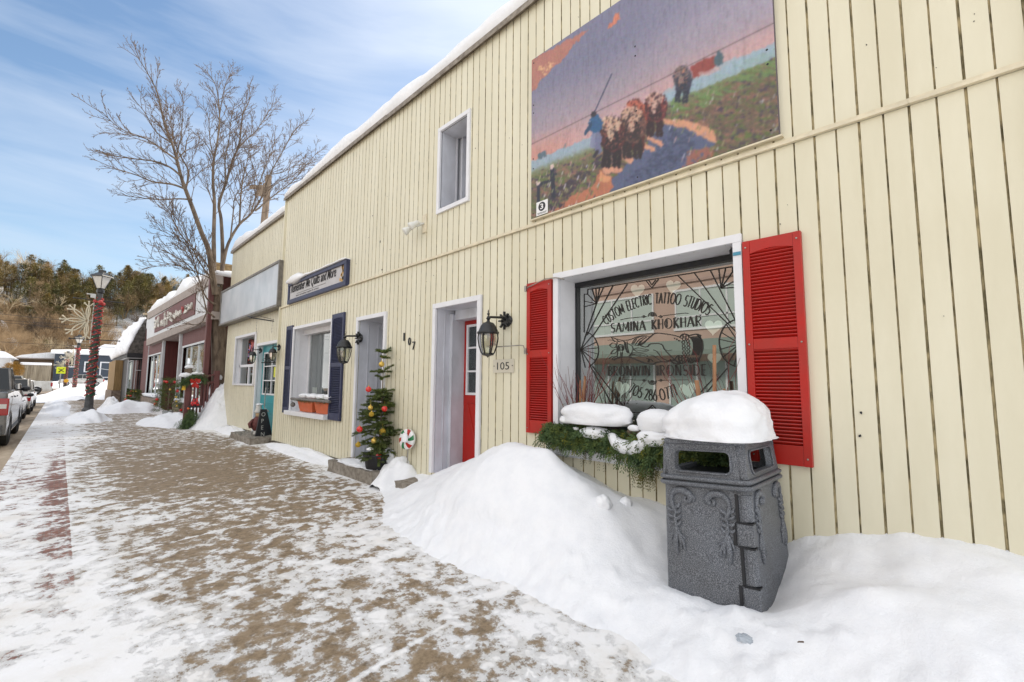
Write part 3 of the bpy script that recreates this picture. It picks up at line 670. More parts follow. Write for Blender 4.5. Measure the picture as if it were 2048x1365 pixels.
for L in [[(110,262),(1385,60)], [(1385,60),(1385,108),(1430,100)], [(110,262),(110,303)], [(110,303),(80,303)], [(80,303),(80,640)],
          [(188,385),(110,303)], [(188,385),(150,258)], [(188,385),(182,252)], [(188,385),(215,248)], [(250,240),(188,385)], [(188,385),(80,700)], [(188,385),(80,365)], [(188,385),(80,415)],
          [(335,225),(105,665)], [(460,215),(150,680)], [(1285,250),(1265,85)], [(1285,250),(1325,75)], [(1285,250),(1385,108)], [(1285,250),(1425,176)], [(1285,250),(1425,243)],
          [(905,140),(1440,655)], [(1050,115),(1370,560)], [(1190,92),(1430,570)],
          [(130,930),(340,1300)], [(150,935),(470,1350)], [(1250,1010),(1000,1280)], [(1340,955),(1080,1260)], [(460,1345),(900,1350)],
          [(625,185),(675,247),(735,170)], [(650,182),(675,222),(710,175)], [(610,1345),(680,1280),(745,1345)], [(640,1345),(680,1305),(720,1345)]]: ln(*L)
def arcp(P, n=14):   # smooth curve through points
    out = []
    for i in range(len(P)-1):
        p0 = P[max(0, i-1)]; p1 = P[i]; p2 = P[i+1]; p3 = P[min(len(P)-1, i+2)]
        for t in range(n):
            t /= n; out.append(tuple(.5*((2*b)+(-a+c)*t+(2*a-5*b+4*c-d)*t*t+(-a+3*b-3*c+d)*t**3) for a, b, c, d in zip(p0, p1, p2, p3)))
    out.append(P[-1]); return out
ln(*arcp([(105,635),(165,680),(205,775),(190,870),(120,950)], 6)); ln(*arcp([(1415,522),(1320,580),(1270,700),(1290,830),(1345,905),(1410,940)], 6))
for q in [(105,637),(150,668),(188,725),(206,775),(200,830),(176,890),(140,935),(90,950)]: ln((50, 790), q, w=.007)
for q in [(1410,527),(1335,575),(1290,640),(1270,700),(1275,790),(1300,860),(1345,915),(1400,935)]: ln((1450, 740), q, w=.007)
bd.build('art_deco_border', INK, wb_)
# white heart stickers
ht = MB(); HEART = mat('heart_stickers', (.74, .78, .70), .6)
for cx, cy, s, ro in ((545, 268, 120, -.15), (858, 232, 125, -.25), (1215, 590, 150, -.1), (1225, 870, 120, .0), (410, 1130, 120, -.2), (990, 1145, 145, .2)):
    c = c6(cx, cy); e = c6(cx+s/2, cy); s_ = abs(e[0]-c[0])*1.05; P_ = []
    for i in range(28):
        t = 2*math.pi*i/28; hx = 16*math.sin(t)**3/16; hy = (13*math.cos(t)-5*math.cos(2*t)-2*math.cos(3*t)-math.cos(4*t))/16
        u = hx*math.cos(ro)-hy*math.sin(ro); v_ = hx*math.sin(ro)+hy*math.cos(ro); P_.append((GX_+.004, c[0]-u*s_, c[1]+v_*s_))
    ht.prism(P_, (.002, 0, 0))
ht.build('heart_stickers', HEART, wb_)

# stroke lettering
def A_c(cx, cy, rx, ry, a0, a1, n=10): return [(cx+rx*math.cos(R(a0+(a1-a0)*i/n)), cy+ry*math.sin(R(a0+(a1-a0)*i/n))) for i in range(n+1)]
G = {  # width, thin strokes, thick (vertical/diagonal) strokes
 'A': (.62, [[(0,0),(.31,1)],[(.1,.33),(.52,.33)]], [[(.31,1),(.62,0)]]),
 'B': (.5, [A_c(.18,.77,.28,.23,90,-90)+[(.08,.54)], [(.08,1),(.18,1)], [(.08,.54),(.2,.54)]+A_c(.2,.27,.3,.27,90,-90)+[(.08,0)]], [[(.08,0),(.08,1)]]),
 'C': (.66, [A_c(.36,.5,.36,.5,50,310,16)], []),
 'D': (.62, [[(.08,1),(.2,1)]+A_c(.2,.5,.42,.5,90,-90,14)+[(.08,0)]], [[(.08,0),(.08,1)]]),
 'E': (.46, [[(.08,1),(.44,1)],[(.08,.5),(.38,.5)],[(.08,0),(.44,0)]], [[(.08,0),(.08,1)]]),
 'H': (.56, [[(.52,0),(.52,1)],[(.08,.5),(.52,.5)]], [[(.08,0),(.08,1)]]),
 'I': (.16, [], [[(.08,0),(.08,1)]]),
 'K': (.5, [[(.12,.45),(.5,1)]], [[(.08,0),(.08,1)],[(.16,.52),(.5,0)]]),
 'L': (.42, [[(.06,0),(.42,0)]], [[(.06,0),(.06,1)]]),
 'M': (.78, [[(.04,0),(.12,1),(.39,.2)],[(.39,.2),(.66,1)]], [[(.68,1),(.72,0)]]),
 'N': (.6, [[(.54,0),(.54,1)]], [[(.08,0),(.08,1)],[(.1,1),(.54,0)]]),
 'O': (.78, [A_c(.39,.5,.37,.5,0,360,20)], []),
 'R': (.52, [[(.08,1),(.2,1)]+A_c(.2,.74,.28,.26,90,-90)+[(.08,.48)],[(.22,.48),(.5,0)]], [[(.08,0),(.08,1)]]),
 'S': (.5, [A_c(.27,.76,.22,.24,45,250,10)+A_c(.25,.26,.24,.26,80,-140,10)], []),
 'T': (.5, [[(0,1),(.5,1)]], [[(.25,0),(.25,1)]]),
 'U': (.56, [[(.06,1),(.06,.3)]+A_c(.29,.28,.23,.28,180,360)+[(.52,1)]], []),
 'W': (.86, [[(.22,0),(.42,.9)],[(.64,0),(.84,1)]], [[(.02,1),(.22,0)],[(.42,.9),(.64,0)]]),
 '7': (.42, [[(0,1),(.42,1),(.16,0)]], []), '0': (.7, [A_c(.35,.5,.33,.5,0,360,20)], []),
 '5': (.44, [[(.42,1),(.1,1),(.06,.56)]+A_c(.2,.3,.23,.3,110,-150,12)], []),
 '2': (.46, [A_c(.23,.75,.21,.25,160,-10,10)+[(.02,0),(.46,0)]], []),
 '8': (.46, [A_c(.23,.76,.18,.24,0,360,14), A_c(.23,.27,.23,.27,0,360,14)], []),
 '6': (.46, [[(.36,1),(.06,.45)]+A_c(.24,.27,.22,.27,150,510,16)], []),
 '.': (.16, [[(.06,.44),(.10,.48)]], []), ' ': (.42, [], [])}
lt = MB()
def line_text(s, pL, pR, h, thin=.007, thick=.02, shade=False, arc=None, gap=.16):
    """text between two (y, z) points; arc = third point the baseline bows through"""
    W = sum(G[c][0] for c in s)+gap*(len(s)-1); out = 0
    pL, pR = Vector(pL), Vector(pR)
    if arc:
        pm = Vector(arc); ax, ay = pL; bx, by = pm; cx, cy = pR
        d = 2*(ax*(by-cy)+bx*(cy-ay)+cx*(ay-by))
        ux = ((ax*ax+ay*ay)*(by-cy)+(bx*bx+by*by)*(cy-ay)+(cx*cx+cy*cy)*(ay-by))/d
        uy = ((ax*ax+ay*ay)*(cx-bx)+(bx*bx+by*by)*(ax-cx)+(cx*cx+cy*cy)*(bx-ax))/d
        c = Vector((ux, uy)); rad = (pL-c).length
        aL = math.atan2(pL.y-uy, pL.x-ux); aR = math.atan2(pR.y-uy, pR.x-ux)
        if abs(aR-aL) > math.pi: aR += 2*math.pi*(1 if aR < aL else -1)
        length = abs(aR-aL)*rad
    else: length = (pR-pL).length
    k = length/W
    def place(u, v):
        if arc:
            t = u/W; a = aL+(aR-aL)*t; up = 1 if c.y < pm.y else -1
            return (c.x+(rad+up*v*h)*math.cos(a), c.y+(rad+up*v*h)*math.sin(a))
        p = pL.lerp(pR, u/W); return (p.x, p.y+v*h)
    for ch in s:
        w_, th, tk = G[ch]
        for st in th: ribbon(lt, [place(out+x, y) for x, y in st], thin, AX)
        for st in tk: ribbon(lt, [place(out+x, y) for x, y in st], thick if shade else thin, AX)
        if shade and ch in 'OSC':
            ribbon(lt, [place(out+w_*.30+x, y) for x, y in ((0, .12), (0, .88))] if ch == 'O' else [place(out+w_*.2, .5), place(out+w_*.8, .42)], thick*.8, AX)
        out += w_+gap
line_text('CUSTOM ELECTRIC TATTOO STUDIOS', c6(275, 575), c6(1165, 490), .095, .0075, arc=c6(700, 388), gap=.13)
line_text('SAMINA KHOKHAR', c6(315, 640), c6(1110, 583), .088, .006, .0145, True)
line_text('BRONWIN IRONSIDE', c6(290, 1020), c6(1155, 1018), .090, .006, .0165, True)
line_text('705.286.0777', c6(468, 1165), c6(915, 1185), .098, .0075, arc=c6(690, 1240), gap=.14)
lt.build('lettering', INK, wb_)
dr_ = MB()
def dl(*P, w=.0055, cv=c7, sm_=True):
    P = arcp(list(P), 5) if sm_ and len(P) > 2 else list(P); ribbon(dr_, [cv(*p) for p in P], w, AX)
dl((190,215),(330,255),(420,265),(520,250),(620,210),(700,190),(780,188),(855,205)); dl((855,205),(950,145),(1100,155),(1260,180),(1365,215), w=.009)
dl((855,205),(780,270),(690,345),(760,378),(810,370),(870,325),(1040,330),(1100,420),(1180,510),(1280,605), w=.008)
dl((1110,430),(1170,440),(1225,430), w=.005); dl((910,430),(970,455),(1050,560),(1180,625)); dl((845,515),(910,530),(990,590),(1050,628)); dl((790,575),(860,585),(900,625), w=.005); dl((850,580),(830,640), w=.005); dl((835,578),(812,636), w=.005)
dl((230,600),(320,560),(480,550),(600,590),(700,630),(820,665),(900,672),(960,645),(1050,630),(1130,630),(1190,612), w=.012)
dl((1190,600),(1260,655),(1350,668),(1290,615),(1190,600), w=.014); dl((1280,605),(1290,560),(1345,525),(1340,600),(1385,660),(1440,645),(1500,600),(1550,655),(1610,620),(1680,600), w=.009)
dl((1365,215),(1390,175),(1440,158),(1500,175),(1520,215), w=.009); dl((1500,190),(1600,165),(1660,160),(1720,185), w=.009)
for kx in range(9): dl((1530+kx*22,205-kx*3),(1585+kx*19,300),(1590+kx*17,420),(1560+kx*15,520), w=.0045)
dl((1650,160),(1735,260),(1752,380),(1725,500),(1680,600), w=.009)
for kx in range(5): dl((1500+kx*40,560),(1530+kx*38,600),(1500+kx*42,640), w=.010)
for cx, cy in ((1390,210),(1440,180),(1490,215),(1430,245),(1420,300),(1495,275),(1425,360),(1505,330),(1430,415),(1505,390),(1430,480),(1505,450),(1500,512),(1365,540),(1430,540),(1370,582),(1420,602),(1470,575),(1385,634)):
    dl(*[(cx+26*math.cos(i*.785), cy+26*math.sin(i*.785)) for i in range(9)], w=.0045, sm_=False)
for rr in (52, 36, 20): dl(*[(352+rr*math.cos(i*.7+rr), 395+rr*1.15*math.sin(i*.7+rr)) for i in range(9)], w=.0045)
for P_ in ([(160,350),(215,310),(272,335),(260,385),(210,392),(160,350)], [(190,215),(260,235),(310,290),(240,275),(190,215)], [(130,262),(200,262),(250,290)], [(540,330),(590,250),(700,200),(790,205),(720,260),(660,350),(600,350),(540,330)],
           [(600,340),(660,260),(740,215)], [(570,320),(620,250)], [(640,350),(690,270)], [(570,420),(650,395),(740,410),(830,432),(740,462),(640,465),(570,420)], [(590,430),(700,435),(790,432)], [(500,540),(560,480),(660,480),(760,500),(815,540),(700,550),(600,520),(500,540)],
           [(540,510),(640,500),(760,530)], [(560,500),(640,530),(700,520)], [(290,290),(280,380),(300,460),(290,545),(350,542)], [(300,290),(390,275),(420,310)], [(415,280),(425,380),(465,480)], [(460,280),(465,380),(495,490)], [(430,290),(445,400),(475,480)],
           [(480,325),(550,370),(550,450),(490,535)], [(150,580),(210,540),(290,540)], [(200,600),(230,560),(290,540)], [(180,500),(230,430),(290,430),(260,480),(180,500)], [(350,470),(350,540)], [(380,460),(370,540)], [(680,350),(740,320),(790,270)]): dl(*P_, w=.0045)
for cx, cy, r in ((1272,232,7),(1310,250,10),(1348,272,14)): dl((cx-r,cy),(cx+r,cy), w=.012)
for sx, sy, x0_, x1_, y0_, y1_ in ((680, 500, 400, 1000, 530, 472), (680, 1062, 400, 1000, 1050, 1058)):
    fl = -1 if sy < 600 else 1
    dl((x0_,y0_),(x0_+60,y0_-14 if fl<0 else y0_+6),(sx-50,sy), w=.005, cv=c6); dl((sx+50,sy),(x1_-60,y1_),(x1_,y1_), w=.005, cv=c6)
    dl(*[(sx+36*math.cos(math.pi*i/8), sy+fl*38*math.sin(math.pi*i/8)) for i in range(9)], w=.005, cv=c6)
    for i in range(1, 8): dl((sx, sy), (sx+34*math.cos(math.pi*i/8), sy+fl*36*math.sin(math.pi*i/8)), w=.0035, cv=c6)
    for e in (-75, 75): dl(*[(sx+e+9*math.cos(i*.8), sy+9*math.sin(i*.8)) for i in range(9)], w=.006, cv=c6, sm_=False)
dr_.build('hand_drawing', INK, wb_)
m_ = MB(); m_.box(3.463, 3.468, y0-.058, y0-.005, z1-.10, z1-.075); m_.build('tape_mark', mat('blue_tape', (.06, .25, .36), .6), wb_)
m_ = MB(); m_.obox((3.60, y0+.035, z1-.03), (.02, 0, .012), (0, .025, 0), (-.008, 0, .02)); m_.tube([(3.6, y0+.03, z1-.02), (3.6, y0+.01, z1+.0)], .012, 6); m_.build('small_sensor', BLACKP, wb_)
# red shutters
shutter(BLD, RED, 2.945, 3.285, .885, 2.445, label='red louvred shutter left of the lettered window')
shutter(BLD, RED, .755, 1.125, .862, 2.425, label='red louvred shutter right of the lettered window')
# chain link from shutter to frame, rod to lantern
m_ = MB(); m_.tube([(3.45, 3.26, 2.40), (3.43, 3.0, 2.445), (3.44, 2.86, 2.44), (3.47, 2.78, 2.415)], .006, 6)
m_.box(3.44, 3.462, 3.275, 3.30, 2.36, 2.42); m_.build('shutter_hook', METAL, BLD)
m_ = MB(); a = onX(983, 695, 3.30); m_.tube([a, (3.42, 3.34, a.z+.012), (3.43, 3.30, a.z+.008), (3.44, 3.285, a.z-.04)], .006, 6); m_.box(3.44, 3.462, 3.27, 3.30, a.z-.08, a.z-.02); m_.build('stay_rod', METAL, BLD)

# ---- navy shuttered window
y0, y1, z0, z1 = OP_BLU; BX = 3.80
m_ = MB(); trim(m_, WX, y0, y1, z0, z1, .06, .03, sides='lrt'); wn = m_.build('window', WHITE, BLD, bevel=.003)
tag(wn, 'white framed window with planters between navy shutters')
m_ = MB(); m_.box(3.38, 3.80, y0-.07, y1+.07, z0-.085, z0); m_.build('sill', WHITE, wn, bevel=.004)
m_ = MB(); reveal(m_, WX, BX+.03, y0, y1, z0, z1, bottom=False); m_.box(3.60, 3.606, y1-.006, y1, z0, z1)
m_.box(3.68, BX, y0, y1, z1-.10, z1-.001); m_.build('reveal', WHITE, wn)
m_ = MB(); m_.box(BX-.02, BX+.02, y1-.10, y1-.001, z0, z1-.1); m_.box(BX-.02, BX+.02, y0, y0+.06, z0, z1-.1); m_.box(BX-.019, BX+.02, y0+.06, y1-.10, z0+.001, z0+.06); m_.build('window_frame', WHITE, wn, bevel=.002)
m_ = MB(); m_.add([(BX, y0+.05, z0+.05), (BX, y1-.09, z0+.05), (BX, y1-.09, z1-.1), (BX, y0+.05, z1-.1)], [(0, 1, 2, 3)]); m_.build('pane', GLASSD, wn)
m_ = MB(); m_.box(4.5, 4.52, y0-.2, y1+.2, z0-.1, z1+.1); m_.box(3.84, 4.5, y1+.05, y1+.07, z0, z1+.1); m_.box(3.84, 4.5, y0-.2, y0-.18, z0, z1+.1); m_.build('interior', mat('shop_interior', (.10, .12, .13), .9, var=.3, vs=2), wn)
m_ = MB(); m_.box(3.86, 3.88, y1-.75, y1-.05, z0, z1); m_.build('curtain', GREYC, wn)
m_ = MB(); m_.box(3.815, 3.82, 9.35, 9.72, .95, 1.13); m_.box(3.815, 3.82, 9.62, 9.86, 1.10, 1.28); m_.build('paper_notice', mat('paper', (.75, .75, .66), .8), wn)
m_ = MB(); m_.box(3.9, 3.95, 8.7, 9.1, 1.0, 1.75); m_.build('display_card', mat('amber_card', (.45, .24, .05), .7, var=.4, vs=6), wn)
m_ = MB(); m_.box(3.9, 3.94, 8.72, 9.08, 1.78, 2.1); m_.box(3.88, 3.92, 8.40, 8.66, 1.35, 1.75); m_.build('display_card', mat('pale_card', (.5, .5, .45), .7, var=.4, vs=6), wn)
shutter(BLD, NAVY, 10.20, 10.55, .73, 2.60, label='navy louvred shutter left of the planters', ns=(30, 27))
shutter(BLD, NAVY, 7.70, 8.19, .72, 2.62, label='navy louvred shutter behind the hanging lantern', ns=(30, 27))

# ------------------------------------------------------------------ turquoise door building
B2 = thing('shop_building', 'cream sided shop with a turquoise door under a blank white sign', 'building', (3.62, 13.5, 0)); X2 = 3.62
pw = [onX(x, y, X2) for x, y in ((474, 672), (513, 668), (467, 768), (508, 768))]
OP_W = (pw[3].y+.05, pw[0].y-.05, pw[3].z+.0, pw[1].z-.02)
pd = [onX(x, y, X2) for x, y in ((517, 693), (545, 682), (511, 850))]
OP_D = (11.45, pd[0].y-.05, .12, pd[0].z-.0)
lo = MB(); grooved(lo, X2, 11.14, 16.3, .12, 5.45, [OP_W, OP_D], phase=.02); lo.box(X2+.02, 10, 16.27, 16.3, -.3, 5.44); lo.box(9.9, 9.95, 11.2, 16.26, -.3, 5.44)
lo.build('wall', [CREAM, DIRT], B2)
m_ = MB(); m_.box(X2+.03, X2+.2, 11.14, 16.26, -.3, .13); m_.build('foundation', CONC, B2)
m_ = MB(); m_.box(X2-.06, X2+.03, 11.14, 16.33, 5.43, 5.5); m_.build('roof_edge', RUST, B2)
m_ = MB(); m_.box(X2+.03, 9.95, 11.14, 16.3, 5.3, 5.44); m_.build('roof', WHITED, B2)
roof_snow(X2-.02, 4, 11.14, 16.3, 5.5, .26, 8, 'snow along the lower roof above the blank white sign')
y0, y1, z0, z1 = OP_W
m_ = MB(); trim(m_, X2, y0, y1, z0, z1, .07, .04, wb=.05); w2 = m_.build('window', WHITE, B2, bevel=.003)
m_ = MB(); reveal(m_, X2, X2+.16, y0, y1, z0, z1); m_.build('reveal', WHITE, w2)
zr = z0+.5; gx2 = X2+.13
m_ = MB(); m_.box(gx2-.03, gx2+.02, y0, y1, zr-.035, zr+.035); m_.box(gx2-.03, gx2+.02, (y0+y1)/2-.03, (y0+y1)/2+.03, z0, zr-.035)
m_.box(gx2-.03, gx2+.02, y1-.07, y1-.001, z0, z1); m_.box(gx2-.03, gx2+.02, y0+.001, y0+.05, z0, z1); m_.build('window_frame', WHITE, w2)
m_ = MB(); m_.add([(gx2, y0, z0), (gx2, y1, z0), (gx2, y1, z1), (gx2, y0, z1)], [(0, 1, 2, 3)]); m_.build('pane', GLASSD, w2)
m_ = MB(); m_.box(gx2+.2, gx2+.22, y0-.1, y1+.1, z0-.1, z1+.1); m_.build('interior', mat('shop_interior_dim', (.12, .11, .10), .9, col2=(.03, .03, .03), vs=5), w2)
# sparkly flower decoration in the window
m_ = MB(); random.seed(5); ctr = onX(503, 704, gx2-.012)
for i in range(46):
    a = random.uniform(0, 6.28); r0 = random.uniform(.02, .1); r1 = random.uniform(.18, .34); ribbon(m_, [(ctr.y+r0*math.cos(a), ctr.z+r0*math.sin(a)), (ctr.y+r1*math.cos(a+.1), ctr.z+r1*math.sin(a+.1))], .03, gx2-.01, mi=i % 3)
m_.build('window_sticker', [mat('coral_sticker', (.70, .12, .08), .5), mat('pink_sticker', (.6, .25, .3), .5), mat('violet_sticker', (.22, .16, .5), .5)], w2)
y0, y1, z0, z1 = OP_D
m_ = MB(); trim(m_, X2, y0, y1, z0, z1, .07, .04, sides='lrt'); dw = m_.build('doorway', WHITE, B2, bevel=.003)
m_ = MB(); reveal(m_, X2, X2+.14, y0, y1, z0, z1, bottom=False); m_.build('reveal', WHITE, dw)
tx = X2+.10; wy1 = y1-.16; wy0 = y0+.16; wz0 = 1.06; wz1 = z1-.17
m_ = MB()
for a in ((y0, wy0, z0, z1), (wy1, y1, z0, z1), (wy0, wy1, z0, wz0), (wy0, wy1, wz1, z1)): m_.box(tx, tx+.045, *a)
for zz in (.32, .64): trim(m_, tx, wy0+.02, wy1-.02, zz, zz+.22, .02, .012)
td = m_.build('door', TEAL, B2, bevel=.002); tag(td, 'turquoise door with white framed panes')
m_ = MB(); trim(m_, tx, wy0+.04, wy1-.04, wz0+.04, wz1-.04, .04, .02)
for t in (1/3, 2/3): m_.box(tx-.01, tx+.03, wy0+.04, wy1-.04, wz0+(wz1-wz0)*t-.012, wz0+(wz1-wz0)*t+.012)
m_.box(tx-.008, tx+.03, (wy0+wy1)/2-.012, (wy0+wy1)/2+.012, wz0+.04, wz1-.04); m_.build('window_frame', WHITE, td)
m_ = MB(); m_.box(tx+.02, tx+.024, wy0+.02, wy1-.02, wz0+.02, wz1-.02); m_.build('pane', GLASSD, td)
m_ = MB(); m_.box(tx+.06, tx+.3, y0-.1, y1+.1, z0, z1); m_.build('interior', DARK, td)
m_ = MB(); yh = (wy0+wy1)/2+.12; m_.tube([(tx-.01, yh, 1.22), (tx-.07, yh, 1.24), (tx-.08, yh, 1.1), (tx-.08, yh-.0, .75), (tx-.01, yh-.12, .66)], .014, 6); m_.build('handle', METAL, td)
# open sign sticker
m_ = MB(); m_.box(tx-.012, tx-.008, wy0+.2, wy0+.42, 1.5, 1.75); m_.build('yellow_sticker', mat('yellow_sticker', (.6, .62, .05), .6), td)
# ------------------------------------------------------------------ the painted mural board
def srgb(c): return tuple(((v/255+.055)/1.055)**2.4 if v/255 > .04045 else v/255/12.92 for v in c)
MY0, MY1, MZ0, MZ1, MXX = .85, 3.215, 3.135, 4.945, 3.452
nU, nV = 330, 252
yy = np.linspace(MY1, MY0, nU); zz = np.linspace(MZ0, MZ1, nV); YY, ZZ = np.meshgrid(yy, zz)
dx = np.stack([np.full_like(YY, MXX), YY, ZZ-CAMZ], -1)
rr_, uu_, ff_ = (np.array(v[:]) for v in (_r, _u, _f)); dd_ = dx@ff_
CXp = ((1024+910*(dx@rr_)/dd_)-1040)*2.968; CYp = ((682.5-910*(dx@uu_)/dd_))*2.968   # sketch coordinates of the painting
rng = np.random.RandomState(4)
def vnoise(x, y, seed=0):
    xi = np.floor(x).astype(int); yi = np.floor(y).astype(int); fx = x-xi; fy = y-yi; fx = fx*fx*(3-2*fx); fy = fy*fy*(3-2*fy)
    def h(a, b): n = (a*374761393+b*668265263+seed*1442695)&0x7fffffff; n = (n^(n >> 13))*1274126177&0x7fffffff; return (n%10007)/10007
    return (h(xi, yi)*(1-fx)+h(xi+1, yi)*fx)*(1-fy)+(h(xi, yi+1)*(1-fx)+h(xi+1, yi+1)*fx)*fy
def fb(x, y, seed=0): return .5*vnoise(x, y, seed)+.3*vnoise(x*2.1, y*2.1, seed+1)+.2*vnoise(x*4.3, y*4.3, seed+2)
IMG = np.zeros(YY.shape+(3,))
PX = CXp+14*(fb(CXp/22, CYp/22, 3)-.5)*2; PY = CYp+14*(fb(CXp/22, CYp/22, 8)-.5)*2   # brushy edges
def lay(mask, col, a=1.0):
    global IMG
    m = np.clip(mask, 0, 1)[..., None]*a; IMG = IMG*(1-m)+np.array(col)*m
def sst(e0, e1, v): t = np.clip((v-e0)/(e1-e0), 0, 1); return t*t*(3-2*t)
def inpoly(P, x=None, y=None):
    x = PX if x is None else x; y = PY if y is None else y; ins = np.zeros(x.shape, bool)
    for (x0, y0), (x1, y1) in zip(P, P[1:]+P[:1]):
        c = ((y0 > y) != (y1 > y)); 
        with np.errstate(divide='ignore', invalid='ignore'): xx = (x1-x0)*(y-y0)/(y1-y0)+x0
        ins ^= c & (x < xx)
    return ins.astype(float)
def ell(cx, cy, rx, ry, rot=0):
    c, s = math.cos(rot), math.sin(rot); u = (PX-cx)*c+(PY-cy)*s; v = -(PX-cx)*s+(PY-cy)*c; return ((u/rx)**2+(v/ry)**2 < 1).astype(float)
def line(x0, y0, x1, y1, w, x=None, y=None):
    x = CXp if x is None else x; y = CYp if y is None else y
    d = np.array([x1-x0, y1-y0]); L = np.hypot(*d); t = np.clip(((x-x0)*d[0]+(y-y0)*d[1])/L**2, 0, 1); return (np.hypot(x-x0-t*d[0], y-y0-t*d[1]) < w).astype(float)
hor = np.interp(PX, [60, 90, 450, 870, 1515, 1700], [965, 950, 805, 560, 250, 160])
t = np.clip((hor-PY)/520, 0, 1)
IMG[:] = np.array((206, 158, 160)); lay(sst(0, .45, t), (160, 145, 162)); lay(sst(.35, .95, t), (120, 120, 152)); lay(sst(500, 1500, PX)*sst(.1, .7, t), (170, 160, 182), .75)
lay(sst(450, 100, PX)*sst(.35, .0, t), (214, 140, 122), .85)
lay(inpoly([(60,360),(410,170),(330,260),(270,340),(210,390),(120,480),(90,530),(60,560)]), (205, 112, 85), .8); lay(inpoly([(110,400),(190,360),(210,380),(120,470)])*sst(.45, .6, fb(CXp/9, CYp/9, 2)), (228, 170, 120))
lay(inpoly([(520,170),(560,100),(600,62),(585,110),(545,165)]), (222, 120, 90))
lay(line(380, 640, 1540, 120, 3), (95, 85, 105), 0)
g = PY-hor
lay((g > 0), (150, 172, 190)); lay(sst(35, 90, g), (126, 132, 84)); lay(sst(60, 170, g+60*(fb(PX/60, PY/40, 5)-.5)), (110, 92, 72))
lay((g > -28)*(g < 6)*(PX < 400)*(PX > 110)*sst(.35, .5, fb(PX/60, 0*PX, 6)), (88, 112, 128))
gn = fb(CXp/42-CYp/60, CYp/16, 11)
lay((g > 95)*sst(.52, .62, gn), (94, 118, 52), .85); lay((g > 95)*sst(.56, .64, fb(CXp/30, CYp/12, 12)), (158, 104, 88), .8); lay((g > 80)*sst(.6, .68, fb(CXp/34, CYp/14, 13)), (72, 60, 78), .9)
lay((g > 30)*(g < 190)*(PX > 900)*sst(.45, .6, fb(CXp/60-CYp/30, CYp/14, 14)), (108, 148, 76), .85)
lay(inpoly([(1050,420),(1500,270),(1540,330),(1100,520),(860,600),(840,560)]), (150, 178, 196), .8)
# road
lay(inpoly([(860,740),(960,745),(1120,790),(1160,850),(1060,960),(900,1060),(700,1130),(560,1160),(500,1110),(560,1050),(650,960),(760,860),(780,800)]), (84, 94, 132)); lay(inpoly([(900,760),(1040,800),(1030,900),(900,1000),(700,1090),(620,1080),(760,960),(830,860)])*sst(.4, .6, fb(CXp/18, CYp/9, 20)), (60, 70, 104), .9)
lay(inpoly([(850,700),(1000,715),(1150,770),(1170,850),(1110,830),(980,760),(860,745)]), (222, 150, 112)); lay(inpoly([(470,1010),(540,1060),(560,1110),(500,1170),(330,1225),(180,1310),(120,1300),(300,1170),(430,1110)]), (196, 112, 78)); lay(inpoly([(470,1020),(540,1050),(520,1090),(470,1080)]), (230, 150, 100))
lay(inpoly([(1000,900),(1110,870),(1160,900),(1090,1000),(960,1080),(960,1000)])*sst(.4, .55, fb(CXp/20, CYp/20, 22)), (170, 96, 76), .9)
for P_ in ([(180,1150),(430,960),(480,920),(470,980),(330,1120),(220,1260),(160,1240)],): lay(inpoly(P_)*sst(.42, .52, fb(CXp/22, CYp/14, 24)), (62, 50, 66), .95)
# cast shapes on the road in the painting itself
for a in ((500,1010,590,1010), (600,930,655,955), (690,885,720,890), (720,850,790,890), (770,820,835,855)): lay(line(*a, 15, PX, PY), (222, 150, 118))
# far red shed and blue green tree
lay(inpoly([(1015,400),(1060,365),(1160,330),(1165,395),(1080,450),(1025,460)]), (158, 62, 56)); lay(ell(1180, 350, 28, 46, .1), (70, 98, 112)); lay(inpoly([(1060,430),(1180,395),(1190,415),(1080,460)]), (200, 160, 160), .7)
# oxen
def ox(cx, cy, k, body, face, dark):
    for dxl in (-.62, -.25, .25, .62): lay(line(cx+dxl*70*k, cy+40*k, cx+(dxl*75-8)*k, cy+190*k, 13*k, PX, PY), dark)
    lay(ell(cx, cy, 78*k, 105*k), body); lay(ell(cx-8*k, cy-60*k, 62*k, 50*k), face, .85); lay(ell(cx, cy+30*k, 44*k, 62*k), dark, .9); lay(ell(cx-10*k, cy+4*k, 18*k, 40*k), face, .9)
    lay((ell(cx, cy, 82*k, 120*k))*sst(.55, .62, fb(CXp/11, CYp/11, int(cx))), dark, .85); lay((ell(cx, cy-10*k, 70*k, 90*k))*sst(.64, .7, fb(CXp/9, CYp/9, int(cx)+5)), (214, 120, 92), .8)
ox(690, 700, .95, (168, 60, 44), (206, 96, 70), (92, 34, 32)); ox(805, 640, .85, (118, 42, 46), (222, 178, 160), (52, 26, 34)); ox(672, 745, 1.0, (112, 72, 62), (226, 176, 150), (48, 32, 36)); ox(548, 800, .98, (92, 38, 38), (228, 188, 158), (40, 24, 32))
ox(965, 470, .70, (66, 66, 88), (150, 118, 110), (38, 42, 62))
